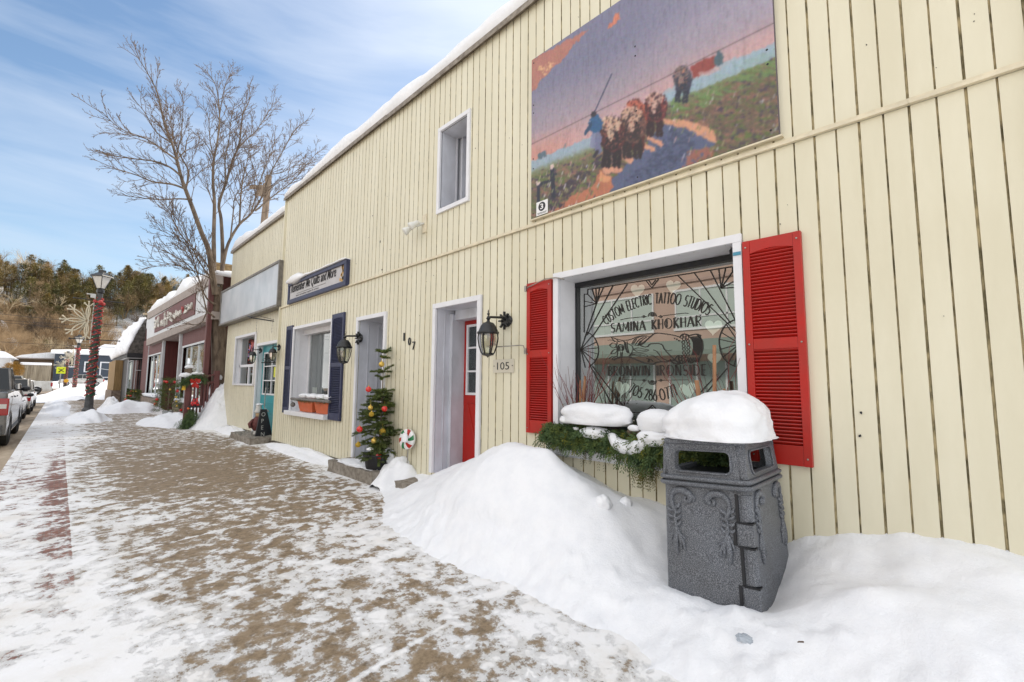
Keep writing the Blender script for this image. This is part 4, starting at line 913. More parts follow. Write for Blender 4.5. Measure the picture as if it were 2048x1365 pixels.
# drover
lay(line(440, 790, 432, 870, 16, PX, PY), (128, 132, 168)); lay(line(462, 800, 462, 900, 18, PX, PY), (108, 112, 150)); lay(ell(450, 738, 44, 50), (38, 92, 146)); lay(line(420, 730, 388, 795, 10, PX, PY), (36, 70, 110)); lay(ell(432, 685, 18, 18), (52, 44, 60)); lay(line(442, 668, 545, 440, 3.2), (62, 66, 98))
lay(line(460, 900, 440, 930, 9), (50, 46, 60))
for a in ((110,1085,108,1215,9), (190,1000,200,1170,12), (105,1100,200,1065,8), (186,1040,215,1035,6)): lay(line(*a), (38, 42, 62))
lay(ell(112, 1090, 12, 12), (220, 190, 180)); lay(ell(190, 992, 12, 12), (220, 190, 180))
rs = random.Random(3)
for i in range(260):
    x = rs.uniform(880, 1540) if i % 2 else rs.uniform(100, 480); y = rs.uniform(560, 1000) if i % 2 else rs.uniform(980, 1280)
    h0 = np.interp(x, [60, 90, 450, 870, 1515], [965, 950, 805, 560, 250])
    if y < h0+90: continue
    L = rs.uniform(10, 34); c = rs.choice([(205, 200, 215), (190, 150, 150), (120, 140, 70), (60, 55, 80), (170, 170, 110), (90, 120, 60)])
    lay(line(x, y, x+L*.35, y-L, rs.uniform(1.6, 3.6)), c, .85)
wv = .5+.5*np.sin(YY*520); we = fb(YY*160, ZZ*14, 31); IMG *= (.90+.16*we)[..., None]; IMG *= (1-.10*(fb(YY*230, ZZ*9, 33) > .66))[..., None]
for zc in (3.97,):
    IMG[np.abs(ZZ-zc) < .005] *= .55
for _ in range(2): IMG[1:-1, 1:-1] = (IMG[1:-1, 1:-1]*2+IMG[:-2, 1:-1]+IMG[2:, 1:-1]+IMG[1:-1, :-2]+IMG[1:-1, 2:])/6
for _k, _s in ((0, 41), (1, 47), (2, 53)): IMG[..., _k] += 17*(fb(CXp/13-CYp/40, CYp/8, _s)-.5)+16*(fb(CXp/5, CYp/4, _s+3)-.5)
IMG = np.clip(IMG*.78+IMG.mean(-1, keepdims=True)*.19, 0, 255)/255; LIN = np.where(IMG > .04045, ((IMG+.055)/1.055)**2.4, IMG/12.92)
vs = [(MXX, float(a), float(b)) for a, b in zip(YY.ravel(), ZZ.ravel())]
fs = [(j*nU+i, j*nU+i+1, (j+1)*nU+i+1, (j+1)*nU+i) for j in range(nV-1) for i in range(nU-1)]
me = bpy.data.meshes.new('painting'); me.from_pydata(vs, [], fs); ca = me.color_attributes.new('paint', 'FLOAT_COLOR', 'POINT')
ca.data.foreach_set('color', np.concatenate([LIN.reshape(-1, 3), np.ones((nU*nV, 1))], 1).astype(np.float32).ravel())
pm = bpy.data.materials.new('mural_paint'); pm.use_nodes = True; n_ = pm.node_tree; at = N(n_, 'ShaderNodeVertexColor'); at.layer_name = 'paint'; pb = n_.nodes['Principled BSDF']; n_.links.new(at.outputs[0], pb.inputs[0]); setin(pb, Roughness=.45)
me.materials.append(pm); me.update()
mural = thing('mural_panel', 'painted board showing a drover leading oxen along a country road at dusk', 'mural', (3.47, MY1, MZ0))
o = bpy.data.objects.new('painting', me); COL.objects.link(o); o.parent = mural; o.matrix_parent_inverse = mural.matrix_basis.inverted()
m_ = MB(); m_.box(MXX+.0015, 3.492, MY0, MY1, MZ0, MZ1); m_.build('board', mat('mural_board', (.12, .1, .12), .7), mural)
m_ = MB()
for y in (MY0+.05, 1.95, MY1-.03):
    for z in (MZ0+.05, MZ0+.55, MZ0+.66, MZ0+1.18, MZ0+1.27, MZ1-.05): m_.lathe([(.0001, .003), (.007, .002), (.008, 0)], (MXX-.001, y, z), 8, axis=Vector((-1, 0, 0)))
m_.build('screws', BLACKP, mural)
pl = MB(); a = onX(1073, 404, MXX-.004); b = onX(1095.5, 441, MXX-.004); pl.box(MXX-.006, MXX-.002, b.y, a.y, MZ0+.008, MZ0+.155)
stk = thing('number_plate', 'small white square plate with a black circled 3 at the corner of the mural', 'plate', (MXX-.006, a.y, MZ0))
pl.build('plate', mat('white_plate', (.78, .78, .78), .5), stk); cy_ = (a.y+b.y)/2; cz_ = MZ0+.095
m_ = MB(); m_.lathe([(.0001, .002), (.048, .002), (.048, 0)], (MXX-.0062, cy_, cz_), 28, axis=Vector((-1, 0, 0))); m_.build('black_disc', BLACKP, stk)
m_ = MB(); wall_text(m_, '3', MXX-.0085, cy_+.021, cz_-.029, .042, .058, .002, off=.02); m_.build('numeral', mat('white_numeral', (.8, .8, .8), .5), stk)
m_ = MB(); m_.box(MXX-.008, MXX-.006, b.y+.015, a.y-.015, MZ0+.030, MZ0+.033); m_.box(MXX-.008, MXX-.006, b.y+.02, a.y-.02, MZ0+.020, MZ0+.023); m_.build('fine_print', BLACKP, stk)
m_ = MB(); m_.box(3.45, 3.497, MY0-.02, MY1+.02, MZ0-.016, MZ0-.002); m_.build('ledge', CREAMT, mural, bevel=.002)

# ------------------------------------------------------------------ wall signs
s1 = thing('shop_sign', 'navy framed quilt shop sign with script lettering and snow on top', 'sign', (3.45, 9.4, 3.1))
SX = 3.44; a = onX(577, 574, SX); b = onX(694, 511, SX); c = onX(694, 571, SX); d = onX(576, 609, SX)
y1, y0 = (a.y+d.y)/2, (b.y+c.y)/2; z1, z0 = (a.z+b.z)/2, (c.z+d.z)/2
m_ = MB(); m_.box(SX-.02, 3.494, y0, y1, z1-.075, z1); m_.box(SX-.02, 3.494, y0, y1, z0, z0+.085); m_.box(SX-.017, 3.494, y0, y0+.10, z0+.085, z1-.075); m_.box(SX-.017, 3.494, y1-.07, y1, z0+.085, z1-.075); m_.build('frame', NAVY, s1, bevel=.004)
m_ = MB(); m_.box(SX+.01, 3.49, y0+.10, y1-.07, z0+.085, z1-.075); m_.build('board', mat('grey_sign_board', (.50, .49, .50), .6, var=.1, vs=3), s1)
m_ = MB(); wall_text(m_, 'Remember Me Quilts and More', SX+.008, y1-.14, z0+(z1-z0)*.42, (y1-y0)-.60, .23, .004, shear=.3, off=.012)
m_.box(SX+.004, SX+.008, y0+.9, y1-.5, z0+(z1-z0)*.38, z0+(z1-z0)*.38+.004); m_.build('lettering', mat('faded_ink', (.02, .018, .02), .7), s1); m_ = MB(); wall_text(m_, 'fabric and quilting supplies & services', SX+.008, y1-.45, z0+(z1-z0)*.24, 1.2, .045, .003); m_.build('fine_print', mat('faint_ink', (.22, .21, .22), .7), s1)
m_ = MB(); rs = random.Random(8)
for i in range(13):
    yq = y0+.22+rs.uniform(-.06, .06); zq = (z0+z1)/2+rs.uniform(-.15, .15); m_.lathe([(.0001, .003), (.034, .003), (.036, 0)], (SX+.008, yq, zq), 8, axis=Vector((-1, 0, 0)))
m_.build('emblem', mat('ochre_emblem', (.55, .33, .10), .6), s1)
sn = MB(); ny = 60; vs = []
for j in range(ny+1):
    t = j/ny; y = y1-.0-(y1-y0)*t; hgt = .12*math.exp(-((t-.15)/.14)**2)+.045*(1+.8*noise.noise(Vector((t*9, 1, 1))))*(1 if t < .97 else .3); w0 = .03+.6*hgt*(1 if t < .4 else .6)
    dr0 = .09*math.exp(-((t-.16)/.12)**2)
    for (p, q) in ((3.494, 0), (3.494, hgt*.7), ((3.494+SX-.02)/2, hgt), (SX-.02-w0*.5, hgt*.55), (SX-.025-w0*.55, -dr0*.3), (SX-.022, -dr0), (SX-.02, 0)): sn.v.append((p, y, z1+q+.001))
sn.f = [(j*7+i, j*7+(i+1) % 7, (j+1)*7+(i+1) % 7, (j+1)*7+i) for j in range(ny) for i in range(7)]+[tuple(range(7)), tuple(range(ny*7, ny*7+7))[::-1]]; sn.m = [0]*len(sn.f)
tag(sn.build('snow_lump', SNOW, None, sm=True), 'snow draped over the top of the navy framed quilt sign', 'snow')

s2 = thing('shop_sign', 'large blank white lightbox sign in a grey metal frame', 'sign', (3.4, 13.6, 3.0)); SX = 3.42
a = onX(441, 583, SX); b = onX(560, 525, SX); c = onX(556, 614, SX); d = onX(441, 650, SX); y1, y0 = (a.y+d.y)/2, (b.y+c.y)/2; z1, z0 = (a.z+b.z)/2+.01, (c.z+d.z)/2-.01
m_ = MB(); w_ = .07
m_.box(SX-.02, 3.6, y0, y1, z1-w_*.8, z1); m_.box(SX-.02, 3.6, y0, y1, z0, z0+w_*.8); m_.box(SX-.016, 3.6, y0, y0+w_, z0+.056, z1-.056); m_.box(SX-.016, 3.6, y1-w_, y1, z0+.056, z1-.056)
m_.build('frame', mat('sign_frame_metal', (.20, .185, .165), .5, .4, var=.3), s2, bevel=.004)
m_ = MB(); m_.box(SX+.005, 3.59, y0+.05, y1-.05, z0+.05, z1-.05); m_.build('panel', mat('blank_sign_panel', (.60, .63, .67), .25, col2=(.46, .50, .55), vs=1.6, stretch=(1, 1, .6)), s2)
s3 = thing('hanging_bracket', 'thin black sign bracket with two empty chains below the blank sign', 'bracket', (3.5, 11.5, 2.9))
a = onY(500, 636, 11.9); m_ = MB(); p0 = Vector((3.60, 11.75, 2.82)); p1 = onX(503, 636, 3.0); m_.tube([onX(548, 643, 3.50), onX(503, 636, 3.1)], .014, 6); m_.tube([onX(548, 640, 3.52), onX(520, 633, 3.2), onX(503, 634, 3.1)], .006, 5); m_.tube([onX(496, 633, 3.08), onX(503, 636, 3.1)], .02, 6); m_.build('arm', BLACK, s3)
m_ = MB()
for px in (514, 545):
    X_ = 3.2 if px == 514 else 3.48; p = onX(px, 640, X_)
    for i in range(9): m_.obox(p-Vector((0, 0, .035*i+.03)), (.006, 0, 0) if i % 2 else (0, .006, 0), (0, .003, 0) if i % 2 else (.003, 0, 0), (0, 0, .012))
m_.build('chains', METAL, s3)

# ------------------------------------------------------------------ numbers and small fixtures
hn = thing('house_number', 'black metal numerals 107 stepping down the cream wall', 'house number', (3.47, 5.6, 2.0))
for ch, px, py, h in (('1', 810, 682, .115), ('0', 819.5, 691, .110), ('7', 828, 700, .115)):
    p = onX(px, py, WX-.004); m_ = MB(); wall_text(m_, ch, WX-.003, p.y+.035, p.z, .065 if ch != '1' else .03, h, .012, off=.0); m_.build('numeral', BLACK, hn)
pn = thing('number_plate', 'clear plastic plate with thin black numerals 105 below the lantern', 'plate', (3.49, 3.6, 1.6))
a = onX(987, 720, WX-.006); b = onX(1028, 742, WX-.006); m_ = MB(); m_.box(WX-.012, WX-.004, b.y, a.y, b.z-.02, a.z+.0); m_.build('plate', mat('clear_acrylic', (.60, .56, .46), .2), pn, bevel=.002)
m_ = MB(); wall_text(m_, '105', WX-.0125, a.y-.07, b.z+.015, (a.y-b.y)-.14, .082, .003, off=-.006); m_.build('numerals', BLACKP, pn)
m_ = MB()
for y in (a.y-.02, b.y+.02): m_.ball((WX-.014, y, (a.z+b.z)/2-.008), .006, 8)
m_.build('screws', BLACKP, pn)
fl = thing('floodlight', 'twin white bullet floodlight on a square plate below the upper window', 'floodlight', (3.49, 5.25, 3.62))
p = onX(850, 448, 3.49); m_ = MB(); m_.box(3.475, 3.493, p.y-.05, p.y+.05, p.z-.13, p.z+.13); m_.build('plate', CREAMT, fl, bevel=.003)
for i, (dy, dz) in enumerate(((.19, -.06), (.05, -.02))):
    m_ = MB(); c = Vector((3.36, p.y+dy, p.z+dz)); ax = Vector((-.65, .35, -.55)).normalized(); m_.lathe([(.018, -.06), (.03, -.04), (.034, 0), (.052, .05), (.058, .085), (.05, .09), (.0001, .092)], c, 14, axis=ax); m_.tube([c-ax*.05, Vector((3.43, p.y+dy*.5, p.z+dz*.4)), Vector((3.475, p.y, p.z))], .014, 6); m_.build('lamp_head', mat('white_lamp_plastic', (.7, .7, .66), .35) if i == 0 else bpy.data.materials['white_lamp_plastic'], fl, sm=True)

LGL = glass_mat('lantern_glass', (.75, .76, .68), .12, .12); BULB = mat('lamp_bulb', (.55, .50, .35), .3)
def wall_lantern(label, px, py, X, s, wallX, flip=1):
    """wrought lantern hung from a round wall mount; (px, py) is the centre of the glass"""
    c = onX(px, py, X); t = thing('wall_lantern', label, 'lantern', (wallX, c.y, c.z+.16*s), 'wall lanterns on the cream facade')
    mt = Vector((wallX, c.y-.02*s, c.z+.235*s))
    m_ = MB(); m_.lathe([(.0001, .02*s), (.05*s, .018*s), (.066*s, .0), (.068*s, -.01)], mt, 12, axis=Vector((-1, 0, 0)), sx=1.35)
    for k in range(8):
        a = k*math.pi/4; m_.obox(mt+Vector((-.03*s, .06*s*math.cos(a), .075*s*math.sin(a))), (.014*s, 0, 0), (0, .024*s*math.cos(a), .024*s*math.sin(a)), (0, -.008*s*math.sin(a), .008*s*math.cos(a)))
    m_.build('mount', BLACK, t, bevel=.002)
    top = c+Vector((0, 0, .145*s)); m_ = MB(); m_.tube([mt, mt+Vector((-.07*s, 0, .03*s)), top+Vector((.03*s, 0, .11*s)), top+Vector((0, 0, .07*s)), top+Vector((0, 0, .0))], [.016*s, .014*s, .013*s, .012*s, .012*s], 8)
    m_.lathe([(.0001, .19*s), (.008*s, .17*s), (.005*s, .155*s), (.016*s, .14*s), (.006*s, .125*s), (.014*s, .11*s), (.024*s, .09*s), (.012*s, .075*s), (.02*s, .06*s), (.018*s, .0)], top, 10)
    m_.build('arm', BLACK, t, sm=False)
    m_ = MB(); m_.lathe([(.02*s, .055*s), (.055*s, .045*s), (.085*s, .005*s), (.105*s, -.045*s), (.118*s, -.055*s), (.116*s, -.072*s), (.10*s, -.075*s)], top, 14)
    m_.build('cap', BLACK, t, sm=True)
    m_ = MB(); n = 6
    for k in range(n):
        a = k*2*math.pi/n+.3; P_ = [top+Vector((r*s*math.cos(a), r*s*math.sin(a), z*s)) for r, z in ((.10, -.07), (.105, -.12), (.093, -.2), (.068, -.27), (.05, -.29))]
        m_.tube(P_, .0075*s, 5)
    m_.lathe([(.045*s, -.285*s), (.062*s, -.283*s), (.062*s, -.297*s), (.03*s, -.305*s), (.006*s, -.315*s), (.0001, -.33*s)], top, 12); m_.build('cage', BLACK, t)
    m_ = MB(); m_.lathe([(.097*s, -.075*s), (.10*s, -.12*s), (.088*s, -.2*s), (.064*s, -.27*s), (.05*s, -.285*s)], top, 6); m_.build('glass', LGL, t)
    m_ = MB(); m_.lathe([(.012*s, -.08*s), (.012*s, -.13*s), (.03*s, -.16*s), (.026*s, -.2*s), (.0001, -.22*s)], top, 10); m_.build('bulb', BULB, t, sm=True)
    return t
wall_lantern('largest black lantern hanging above the 105 plate beside the red door', 976, 682, 3.24, 1.02, 3.49)
wall_lantern('black lantern hanging in front of the navy shutter', 688, 706, 3.24, 1.08, 3.49)
wall_lantern('small black lantern to the right of the turquoise door', 545, 711, 3.36, .78, 3.50)
wall_lantern('small black lantern overlapping the flower decorated window', 505, 716, 3.42, .80, 3.60)
sb = thing('sign_bracket', 'black scrollwork bracket beside the turquoise door', 'bracket', (3.6, 11.3, 1.9))
m_ = MB(); a = onX(552, 725, 3.49); e = Vector((3.20, a.y+.05, a.z-.02)); m_.tube([a, e], .012, 6)
for cx_, rr2 in ((.22, .05), (.35, .045)):
    q = a.lerp(e, cx_/.45); m_.tube([q+Vector((-rr2*math.cos(t*.5)*(1-t*.05), 0, rr2*math.sin(t*.5)*(1-t*.05)+.05)) for t in range(14)], .007, 5)
m_.build('scroll', BLACK, sb)
# ------------------------------------------------------------------ greenery helpers
def spray(mb, p, d, L, n, w, rs, droop=.25, leaf=.02, mi=0, flat=None):
    """a sprig: thin stem with short flat leaflets both sides"""
    d = d.normalized(); pts = [p.copy()]; q = p.copy(); dd = d.copy()
    for i in range(n):
        dd = (dd+Vector((0, 0, -droop/n))+Vector((rs.uniform(-1, 1), rs.uniform(-1, 1), rs.uniform(-1, 1)))*.06).normalized(); q = q+dd*(L/n); pts.append(q.copy())
        side = dd.cross(flat if flat else Vector((rs.uniform(-1, 1), rs.uniform(-1, 1), rs.uniform(-.3, 1))))
        if side.length < .1: side = dd.orthogonal()
        side.normalize(); k = leaf*(1.15-.6*i/n)
        for s in (-1, 1):
            t = (dd*.75+side*s).normalized(); nn = dd.cross(side)*w
            c = q; mb.add([c-dd*w, c+t*k*.55-dd*w*.6+nn*rs.uniform(-1, 1), c+t*k, c+t*k*.5+dd*w*1.1], [(0, 1, 2, 3)], mi)
    return pts
def needles(mb, a, b, n, L, rs, w=.0016, mi=0):
    d = (b-a); dn = d.normalized()
    for i in range(n):
        c = a+d*(i+rs.random())/n; t = dn.orthogonal().normalized(); t.rotate(Matrix.Rotation(rs.uniform(0, 6.28), 3, dn)); v = (t+dn*.9).normalized()*L*rs.uniform(.7, 1.1)
        s = dn.cross(t)*w; mb.add([c-s, c+s, c+v+s*.3, c+v-s*.3], [(0, 1, 2, 3)], mi)

# ------------------------------------------------------------------ window box arrangement under the big window
wbx = thing('window_box', 'window box of mixed evergreen garland on the big window sill', 'window box', (3.4, 2.0, .8))
rs = random.Random(21)
m_ = MB(); m_.box(3.42, 3.68, 1.25, 2.82, .80, .93); m_.build('trough', BLACKP, wbx, bevel=.01)
for nm, mt_, cnt, seed in (('cedar_greens', CEDAR, 800, 1), ('fir_greens', FIR, 420, 2), ('yellow_greens', CEDARY, 90, 3)):
    rs = random.Random(seed); mb = MB()
    for i in range(cnt):
        y = rs.uniform(1.2, 2.90) if seed != 3 else rs.choice([2.62, 2.1, 1.98, 1.62, 1.45])+rs.gauss(0, .07)
        p = Vector((3.36+rs.uniform(-.05, .12), y, .95+rs.uniform(-.10, .04))); L = rs.uniform(.08, .16); dr = rs.uniform(.3, 1.5)
        if seed == 1 and abs(y-1.93) < .16: L *= 1.5; dr = 2.6
        d = Vector((-rs.uniform(.3, 1), rs.gauss(0, .55), rs.uniform(-.5, .55)))
        spray(mb, p, d, L, 8, .0085, rs, droop=dr, leaf=.040 if seed != 2 else .032)
    mb.build(nm, mt_, wbx)
# hanging cedar swags
mb = MB(); rs = random.Random(5)
for i in range(95):
    y = rs.gauss(1.88, .055); p = Vector((3.37+rs.uniform(-.03, .02), y, .88+rs.uniform(-.05, .02))); spray(mb, p, Vector((-.15, rs.gauss(0, .25), -1)), rs.uniform(.14, .30), 11, .004, rs, droop=.4, leaf=.028)
for i in range(26):
    y = rs.choice([2.46, 2.27, 1.58, 1.7])+rs.gauss(0, .03); spray(mb, Vector((3.39, y, .86)), Vector((-.15, rs.gauss(0, .2), -1)), rs.uniform(.1, .22), 9, .004, rs, droop=.4, leaf=.026)
mb.build('hanging_cedar', mat('olive_cedar', (.17, .15, .03), .75, col2=(.05, .065, .02), vs=13), wbx)
m_ = MB(); m_.tube([(3.40, 2.05, .985), (3.40, 1.75, .985)], .028, 12); m_.build('branch', BARK, wbx); m_ = MB(); m_.tube([(3.395, 2.83, .95), (3.39, 2.96, .90), (3.38, 3.02, .87)], .010, 6); m_.build('branch', BARK, wbx)
tw = thing('twig_arrangement', 'red dogwood twigs and cut sticks standing in the left end of the window box', 'branches', (3.5, 2.6, .9))
tw2 = thing('twig_arrangement', 'red twigs and thick cut sticks rising behind the snow capped litter bin', 'branches', (3.5, 1.4, .9))
def twigs(par, ybase, seed, n, spread, h):
    rs = random.Random(seed); mb = MB()
    for i in range(n):
        p = Vector((3.52+rs.uniform(-.05, .05), ybase+rs.gauss(0, .06), .9)); d = Vector((rs.uniform(-.25, .1), rs.gauss(0, spread), 1)).normalized(); L = rs.uniform(.45, 1)*h; P_ = [p]
        for k in range(6):
            d = (d+Vector((rs.uniform(-1, 1)*.05, rs.uniform(-1, 1)*.12, .03))).normalized(); P_.append(P_[-1]+d*L/6)
            if k > 1 and rs.random() < .7:
                dd = (d+Vector((rs.uniform(-.3, .2), rs.uniform(-1, 1)*.8, .1))).normalized(); l2 = L*rs.uniform(.12, .3); mb.tube([P_[-1], P_[-1]+dd*l2*.5, P_[-1]+(dd+Vector((0, 0, .25))).normalized()*l2], [.0022, .0018, .001], 4)
        mb.tube(P_, [.0045-.0005*k for k in range(7)], 5)
    mb.build('red_twigs', TWIGR, par)
twigs(tw, 2.62, 3, 22, .28, .78); twigs(tw2, 1.32, 4, 16, .24, .78)
STICK = mat('cut_stick_bark', (.42, .21, .10), .7, col2=(.25, .13, .07), vs=30, stretch=(1, 1, .3))
for par, L in ((tw, [((3.50, 2.60, .9), (3.48, 2.545, 1.46), .014), ((3.5, 2.62, .9), (3.5, 2.615, 1.42), .010), ((3.5, 2.60, 1.25), (3.49, 2.55, 1.44), .008)]), (tw2, [((3.46, 1.42, .9), (3.43, 1.475, 1.42), .020), ((3.46, 1.36, .9), (3.42, 1.33, 1.68), .016), ((3.46, 1.30, .9), (3.46, 1.285, 1.36), .011)])):
    for a, b, r in L: m_ = MB(); m_.tube([a, tuple((i+j)/2+.006 for i, j in zip(a, b)), b], [r, r*.9, r*.85], 8); m_.build('cut_stick', STICK, par)
mb = MB(); rs = random.Random(9)
for i in range(90):
    yb = rs.choice([2.70, 2.36, 2.55]); spray(mb, Vector((3.50, yb+rs.gauss(0, .03), .95)), Vector((rs.uniform(-.3, .1), rs.gauss(0, .25), 1)), rs.uniform(.12, .3), 9, .004, rs, droop=.1, leaf=.022)
mb.build('boxwood_sprigs', mat('boxwood', (.24, .27, .05), .6, col2=(.05, .085, .02), vs=20), tw)
mb = MB()
for i in range(16): mb.ball((3.45+rs.uniform(-.01, .01), 2.52+rs.gauss(0, .016), 1.02+i*.0085), .009, 6)
mb.build('cream_berries', mat('cream_berries', (.72, .66, .42), .5), tw)
mb = MB()
for i in range(40): spray(mb, Vector((3.48, 1.27+rs.gauss(0, .02), .95)), Vector((rs.uniform(-.3, .1), rs.gauss(0, .2), 1)), rs.uniform(.2, .38), 9, .004, rs, droop=.1, leaf=.022)
mb.build('boxwood_sprigs', bpy.data.materials['boxwood'], tw2)
def cap(label, px, py, X, rad, seed, **k):
    c = onX(px, py, X); o = blob('snow_lump', c, rad, seed=seed, **k); return tag(o, label, 'snow', 'snow caps on the window box')
cap('wide flat snow cap on the left of the window box garland', 1188, 833, 3.36, (.14, .35, .115), 11, p=2.5, amp=.16, flat=-.6, fr=1.3)
cap('upper snow cap on the window box just left of the litter bin', 1318, 845, 3.36, (.12, .17, .10), 12, p=2.6, amp=.10, flat=-.7, fr=1.5)
cap('small snow foot under the wide flat cap on the window box', 1190, 866, 3.33, (.09, .15, .055), 13, amp=.14, flat=-.9)
cap('lower snow cap on the window box just left of the litter bin', 1312, 876, 3.33, (.10, .14, .07), 14, amp=.12, flat=-.9, p=2.4)
P_ = [onX(x, y, 3.30) for x, y in ((1216, 866), (1230, 884), (1252, 897), (1280, 893), (1300, 880), (1318, 872))]
m_ = MB(); m_.tube(P_, [.028, .055, .062, .058, .045, .03], 14); sg = m_.build('snow_swag', SNOW, None, sm=True, merge=True); tag(sg, 'u shaped roll of snow hanging from the window box garland', 'snow', 'snow caps on the window box')
tx_ = bpy.data.textures.new('lump', 'CLOUDS'); tx_.noise_scale = .09
for o_, st in ((sg, .03),):
    d_ = o_.modifiers.new('sub', 'SUBSURF'); d_.levels = 1; d_.render_levels = 2
    d_ = o_.modifiers.new('lumps', 'DISPLACE'); d_.texture = tx_; d_.strength = st; d_.mid_level = .5
for i, (px, py, r) in enumerate(((1152, 858, .022), (1268, 857, .035), (1133, 840, .05))):
    tag(blob('snow_lump', onX(px, py, 3.33), (r, r*1.5, r*.8), seed=20+i, amp=.2, flat=-.8, sub=3), ('small snow clump in the garland below the wide cap', 'small snow clump on the branch between the two caps', 'snow clump at the far left corner of the window box')[i], 'snow', 'snow caps on the window box')

# ------------------------------------------------------------------ orange planters in the navy window
for i, (xa, xb) in enumerate(((598, 628), (631, 659))):
    a = onX(xa, 802, 3.47); b = onX(xb, 802, 3.47); yc = (a.y+b.y)/2; hw = (a.y-b.y)/2; zt = .80+.21
    t = thing('planter', ('left' if i == 0 else 'right')+' orange plastic trough planter on the navy shuttered window sill', 'planter', (3.52, yc, .81), 'orange planters on the window sill')
    m_ = MB(); w0, w1 = .80, 1.0; dx0, dx1 = .07, .10; X_ = 3.54
    m_.add([(X_-dx0, yc-hw*w0, .806), (X_+dx0, yc-hw*w0, .806), (X_+dx0, yc+hw*w0, .806), (X_-dx0, yc+hw*w0, .806), (X_-dx1, yc-hw, zt), (X_+dx1, yc-hw, zt), (X_+dx1, yc+hw, zt), (X_-dx1, yc+hw, zt)], [(0, 1, 2, 3), (4, 5, 6, 7), (0, 1, 5, 4), (1, 2, 6, 5), (2, 3, 7, 6), (3, 0, 4, 7)])
    m_.box(X_-dx1-.012, X_+dx1+.012, yc-hw-.012, yc+hw+.012, zt+.001, zt+.03); m_.build('pot', mat('terracotta_plastic', (.56, .115, .035), .5, var=.12, vs=6) if i == 0 else bpy.data.materials['terracotta_plastic'], t, bevel=.006)
    mb = MB(); rs = random.Random(30+i)
    for k in range(150): spray(mb, Vector((X_+rs.uniform(-.09, .08), yc+rs.uniform(-1, 1)*hw, zt+.02)), Vector((rs.uniform(-.8, .4), rs.uniform(-1, 1)*.6, rs.uniform(.0, .5))), rs.uniform(.05, .12), 6, .005, rs, droop=.9, leaf=.035)
    mb.build('greens', CEDAR, t)
    for k in range(2):
        tag(blob('snow_lump', (X_-.02, yc+(.5-k)*hw, zt+.10), (.09, hw*.62, .055), seed=33+i*3+k, amp=.3, flat=-.7, sub=3, fr=3), f'snow lump on the {"left" if i == 0 else "right"} orange planter, its {"left" if k == 0 else "right"} half', 'snow', 'snow on the orange planters')
m_ = MB(); a = onX(583, 795, 3.40); b = onX(660, 799, 3.40); m_.tube([(3.40, a.y, 1.05), (3.41, (a.y+b.y)/2, 1.047), (3.40, b.y, 1.045)], .026, 8)
m_.tube([(3.40, a.y-.02, 1.05), (3.41, a.y-.04, .95), (3.42, a.y-.02, .92)], .006, 5); m_.ball((3.41, a.y-.07, .93), .05, 8); tag(m_.build('window_bar', mat('frosty_bar', (.18, .17, .16), .8, var=.4, vs=30), None), 'dark frosted rail across the orange planters', 'rail')

# ------------------------------------------------------------------ grey litter bin
BINM = bpy.data.materials.new('speckled_grey_plastic'); BINM.use_nodes = True; nt = BINM.node_tree; b_ = nt.nodes['Principled BSDF']; g = N(nt, 'ShaderNodeTexCoord')
n1 = N(nt, 'ShaderNodeTexNoise'); setin(n1, Scale=210, Detail=3); nt.links.new(g.outputs['Object'], n1.inputs['Vector']); n2 = N(nt, 'ShaderNodeTexNoise'); setin(n2, Scale=3, Detail=5); nt.links.new(g.outputs['Object'], n2.inputs['Vector'])
r1 = ramp(nt, [(.36, (.05, .055, .066)), (.5, (.115, .125, .145)), (.64, (.25, .268, .30))]); nt.links.new(n1.outputs['Fac'], r1.inputs[0]); r2 = ramp(nt, [(.35, (.80, .78, .75)), (.65, (1, 1, 1))]); nt.links.new(n2.outputs['Fac'], r2.inputs[0])
mm = N(nt, 'ShaderNodeMixRGB', blend_type='MULTIPLY'); mm.inputs[0].default_value = 1; nt.links.new(r1.outputs[0], mm.inputs[1]); nt.links.new(r2.outputs[0], mm.inputs[2]); nt.links.new(mm.outputs[0], b_.inputs[0]); setin(b_, Roughness=.5)
bn = N(nt, 'ShaderNodeBump'); setin(bn, Strength=.12, Distance=.002); nt.links.new(n1.outputs['Fac'], bn.inputs['Height']); nt.links.new(bn.outputs[0], b_.inputs['Normal'])
BX0, BY0, BW, BD = 2.755, .875, .66, .53      # near corner; x width, y depth
BASEZ = .02; TOPZ = 1.025; MIDZ = .805
bin_ = bpy.data.objects.new('litter_bin', None); COL.objects.link(bin_); bin_.location = (BX0+BW/2, BY0+BD/2, BASEZ); bin_.rotation_euler = (R(-3.2), R(.6), R(1.0)); bin_.empty_display_size = .2
tag(bin_, 'speckled grey square litter bin with moulded scrolls and a tall snow cap', 'litter bin')
def bbuild(mb, name, m=BINM, **k):
    o = mb.build(name, m, None, **k); o.parent = bin_; return o
def rrect(hx, hy, r, n=5):
    P_ = []
    for cx, cy, a0 in ((hx-r, hy-r, 0), (-hx+r, hy-r, 90), (-hx+r, -hy+r, 180), (hx-r, -hy+r, 270)):
        for i in range(n+1): a = R(a0+90*i/n); P_.append((cx+r*math.cos(a), cy+r*math.sin(a)))
    return P_
def loft(mb, secs, cap=True):
    n = len(secs[0][0]); vs = [(x, y, z) for P_, z in secs for x, y in P_]; fs = [(i*n+j, i*n+(j+1) % n, (i+1)*n+(j+1) % n, (i+1)*n+j) for i in range(len(secs)-1) for j in range(n)]
    if cap: fs += [tuple(range(n))[::-1], tuple(range((len(secs)-1)*n, len(secs)*n))]
    mb.add(vs, fs)
hx, hy = BW/2, BD/2; hm = MIDZ-BASEZ; ht_ = TOPZ-BASEZ
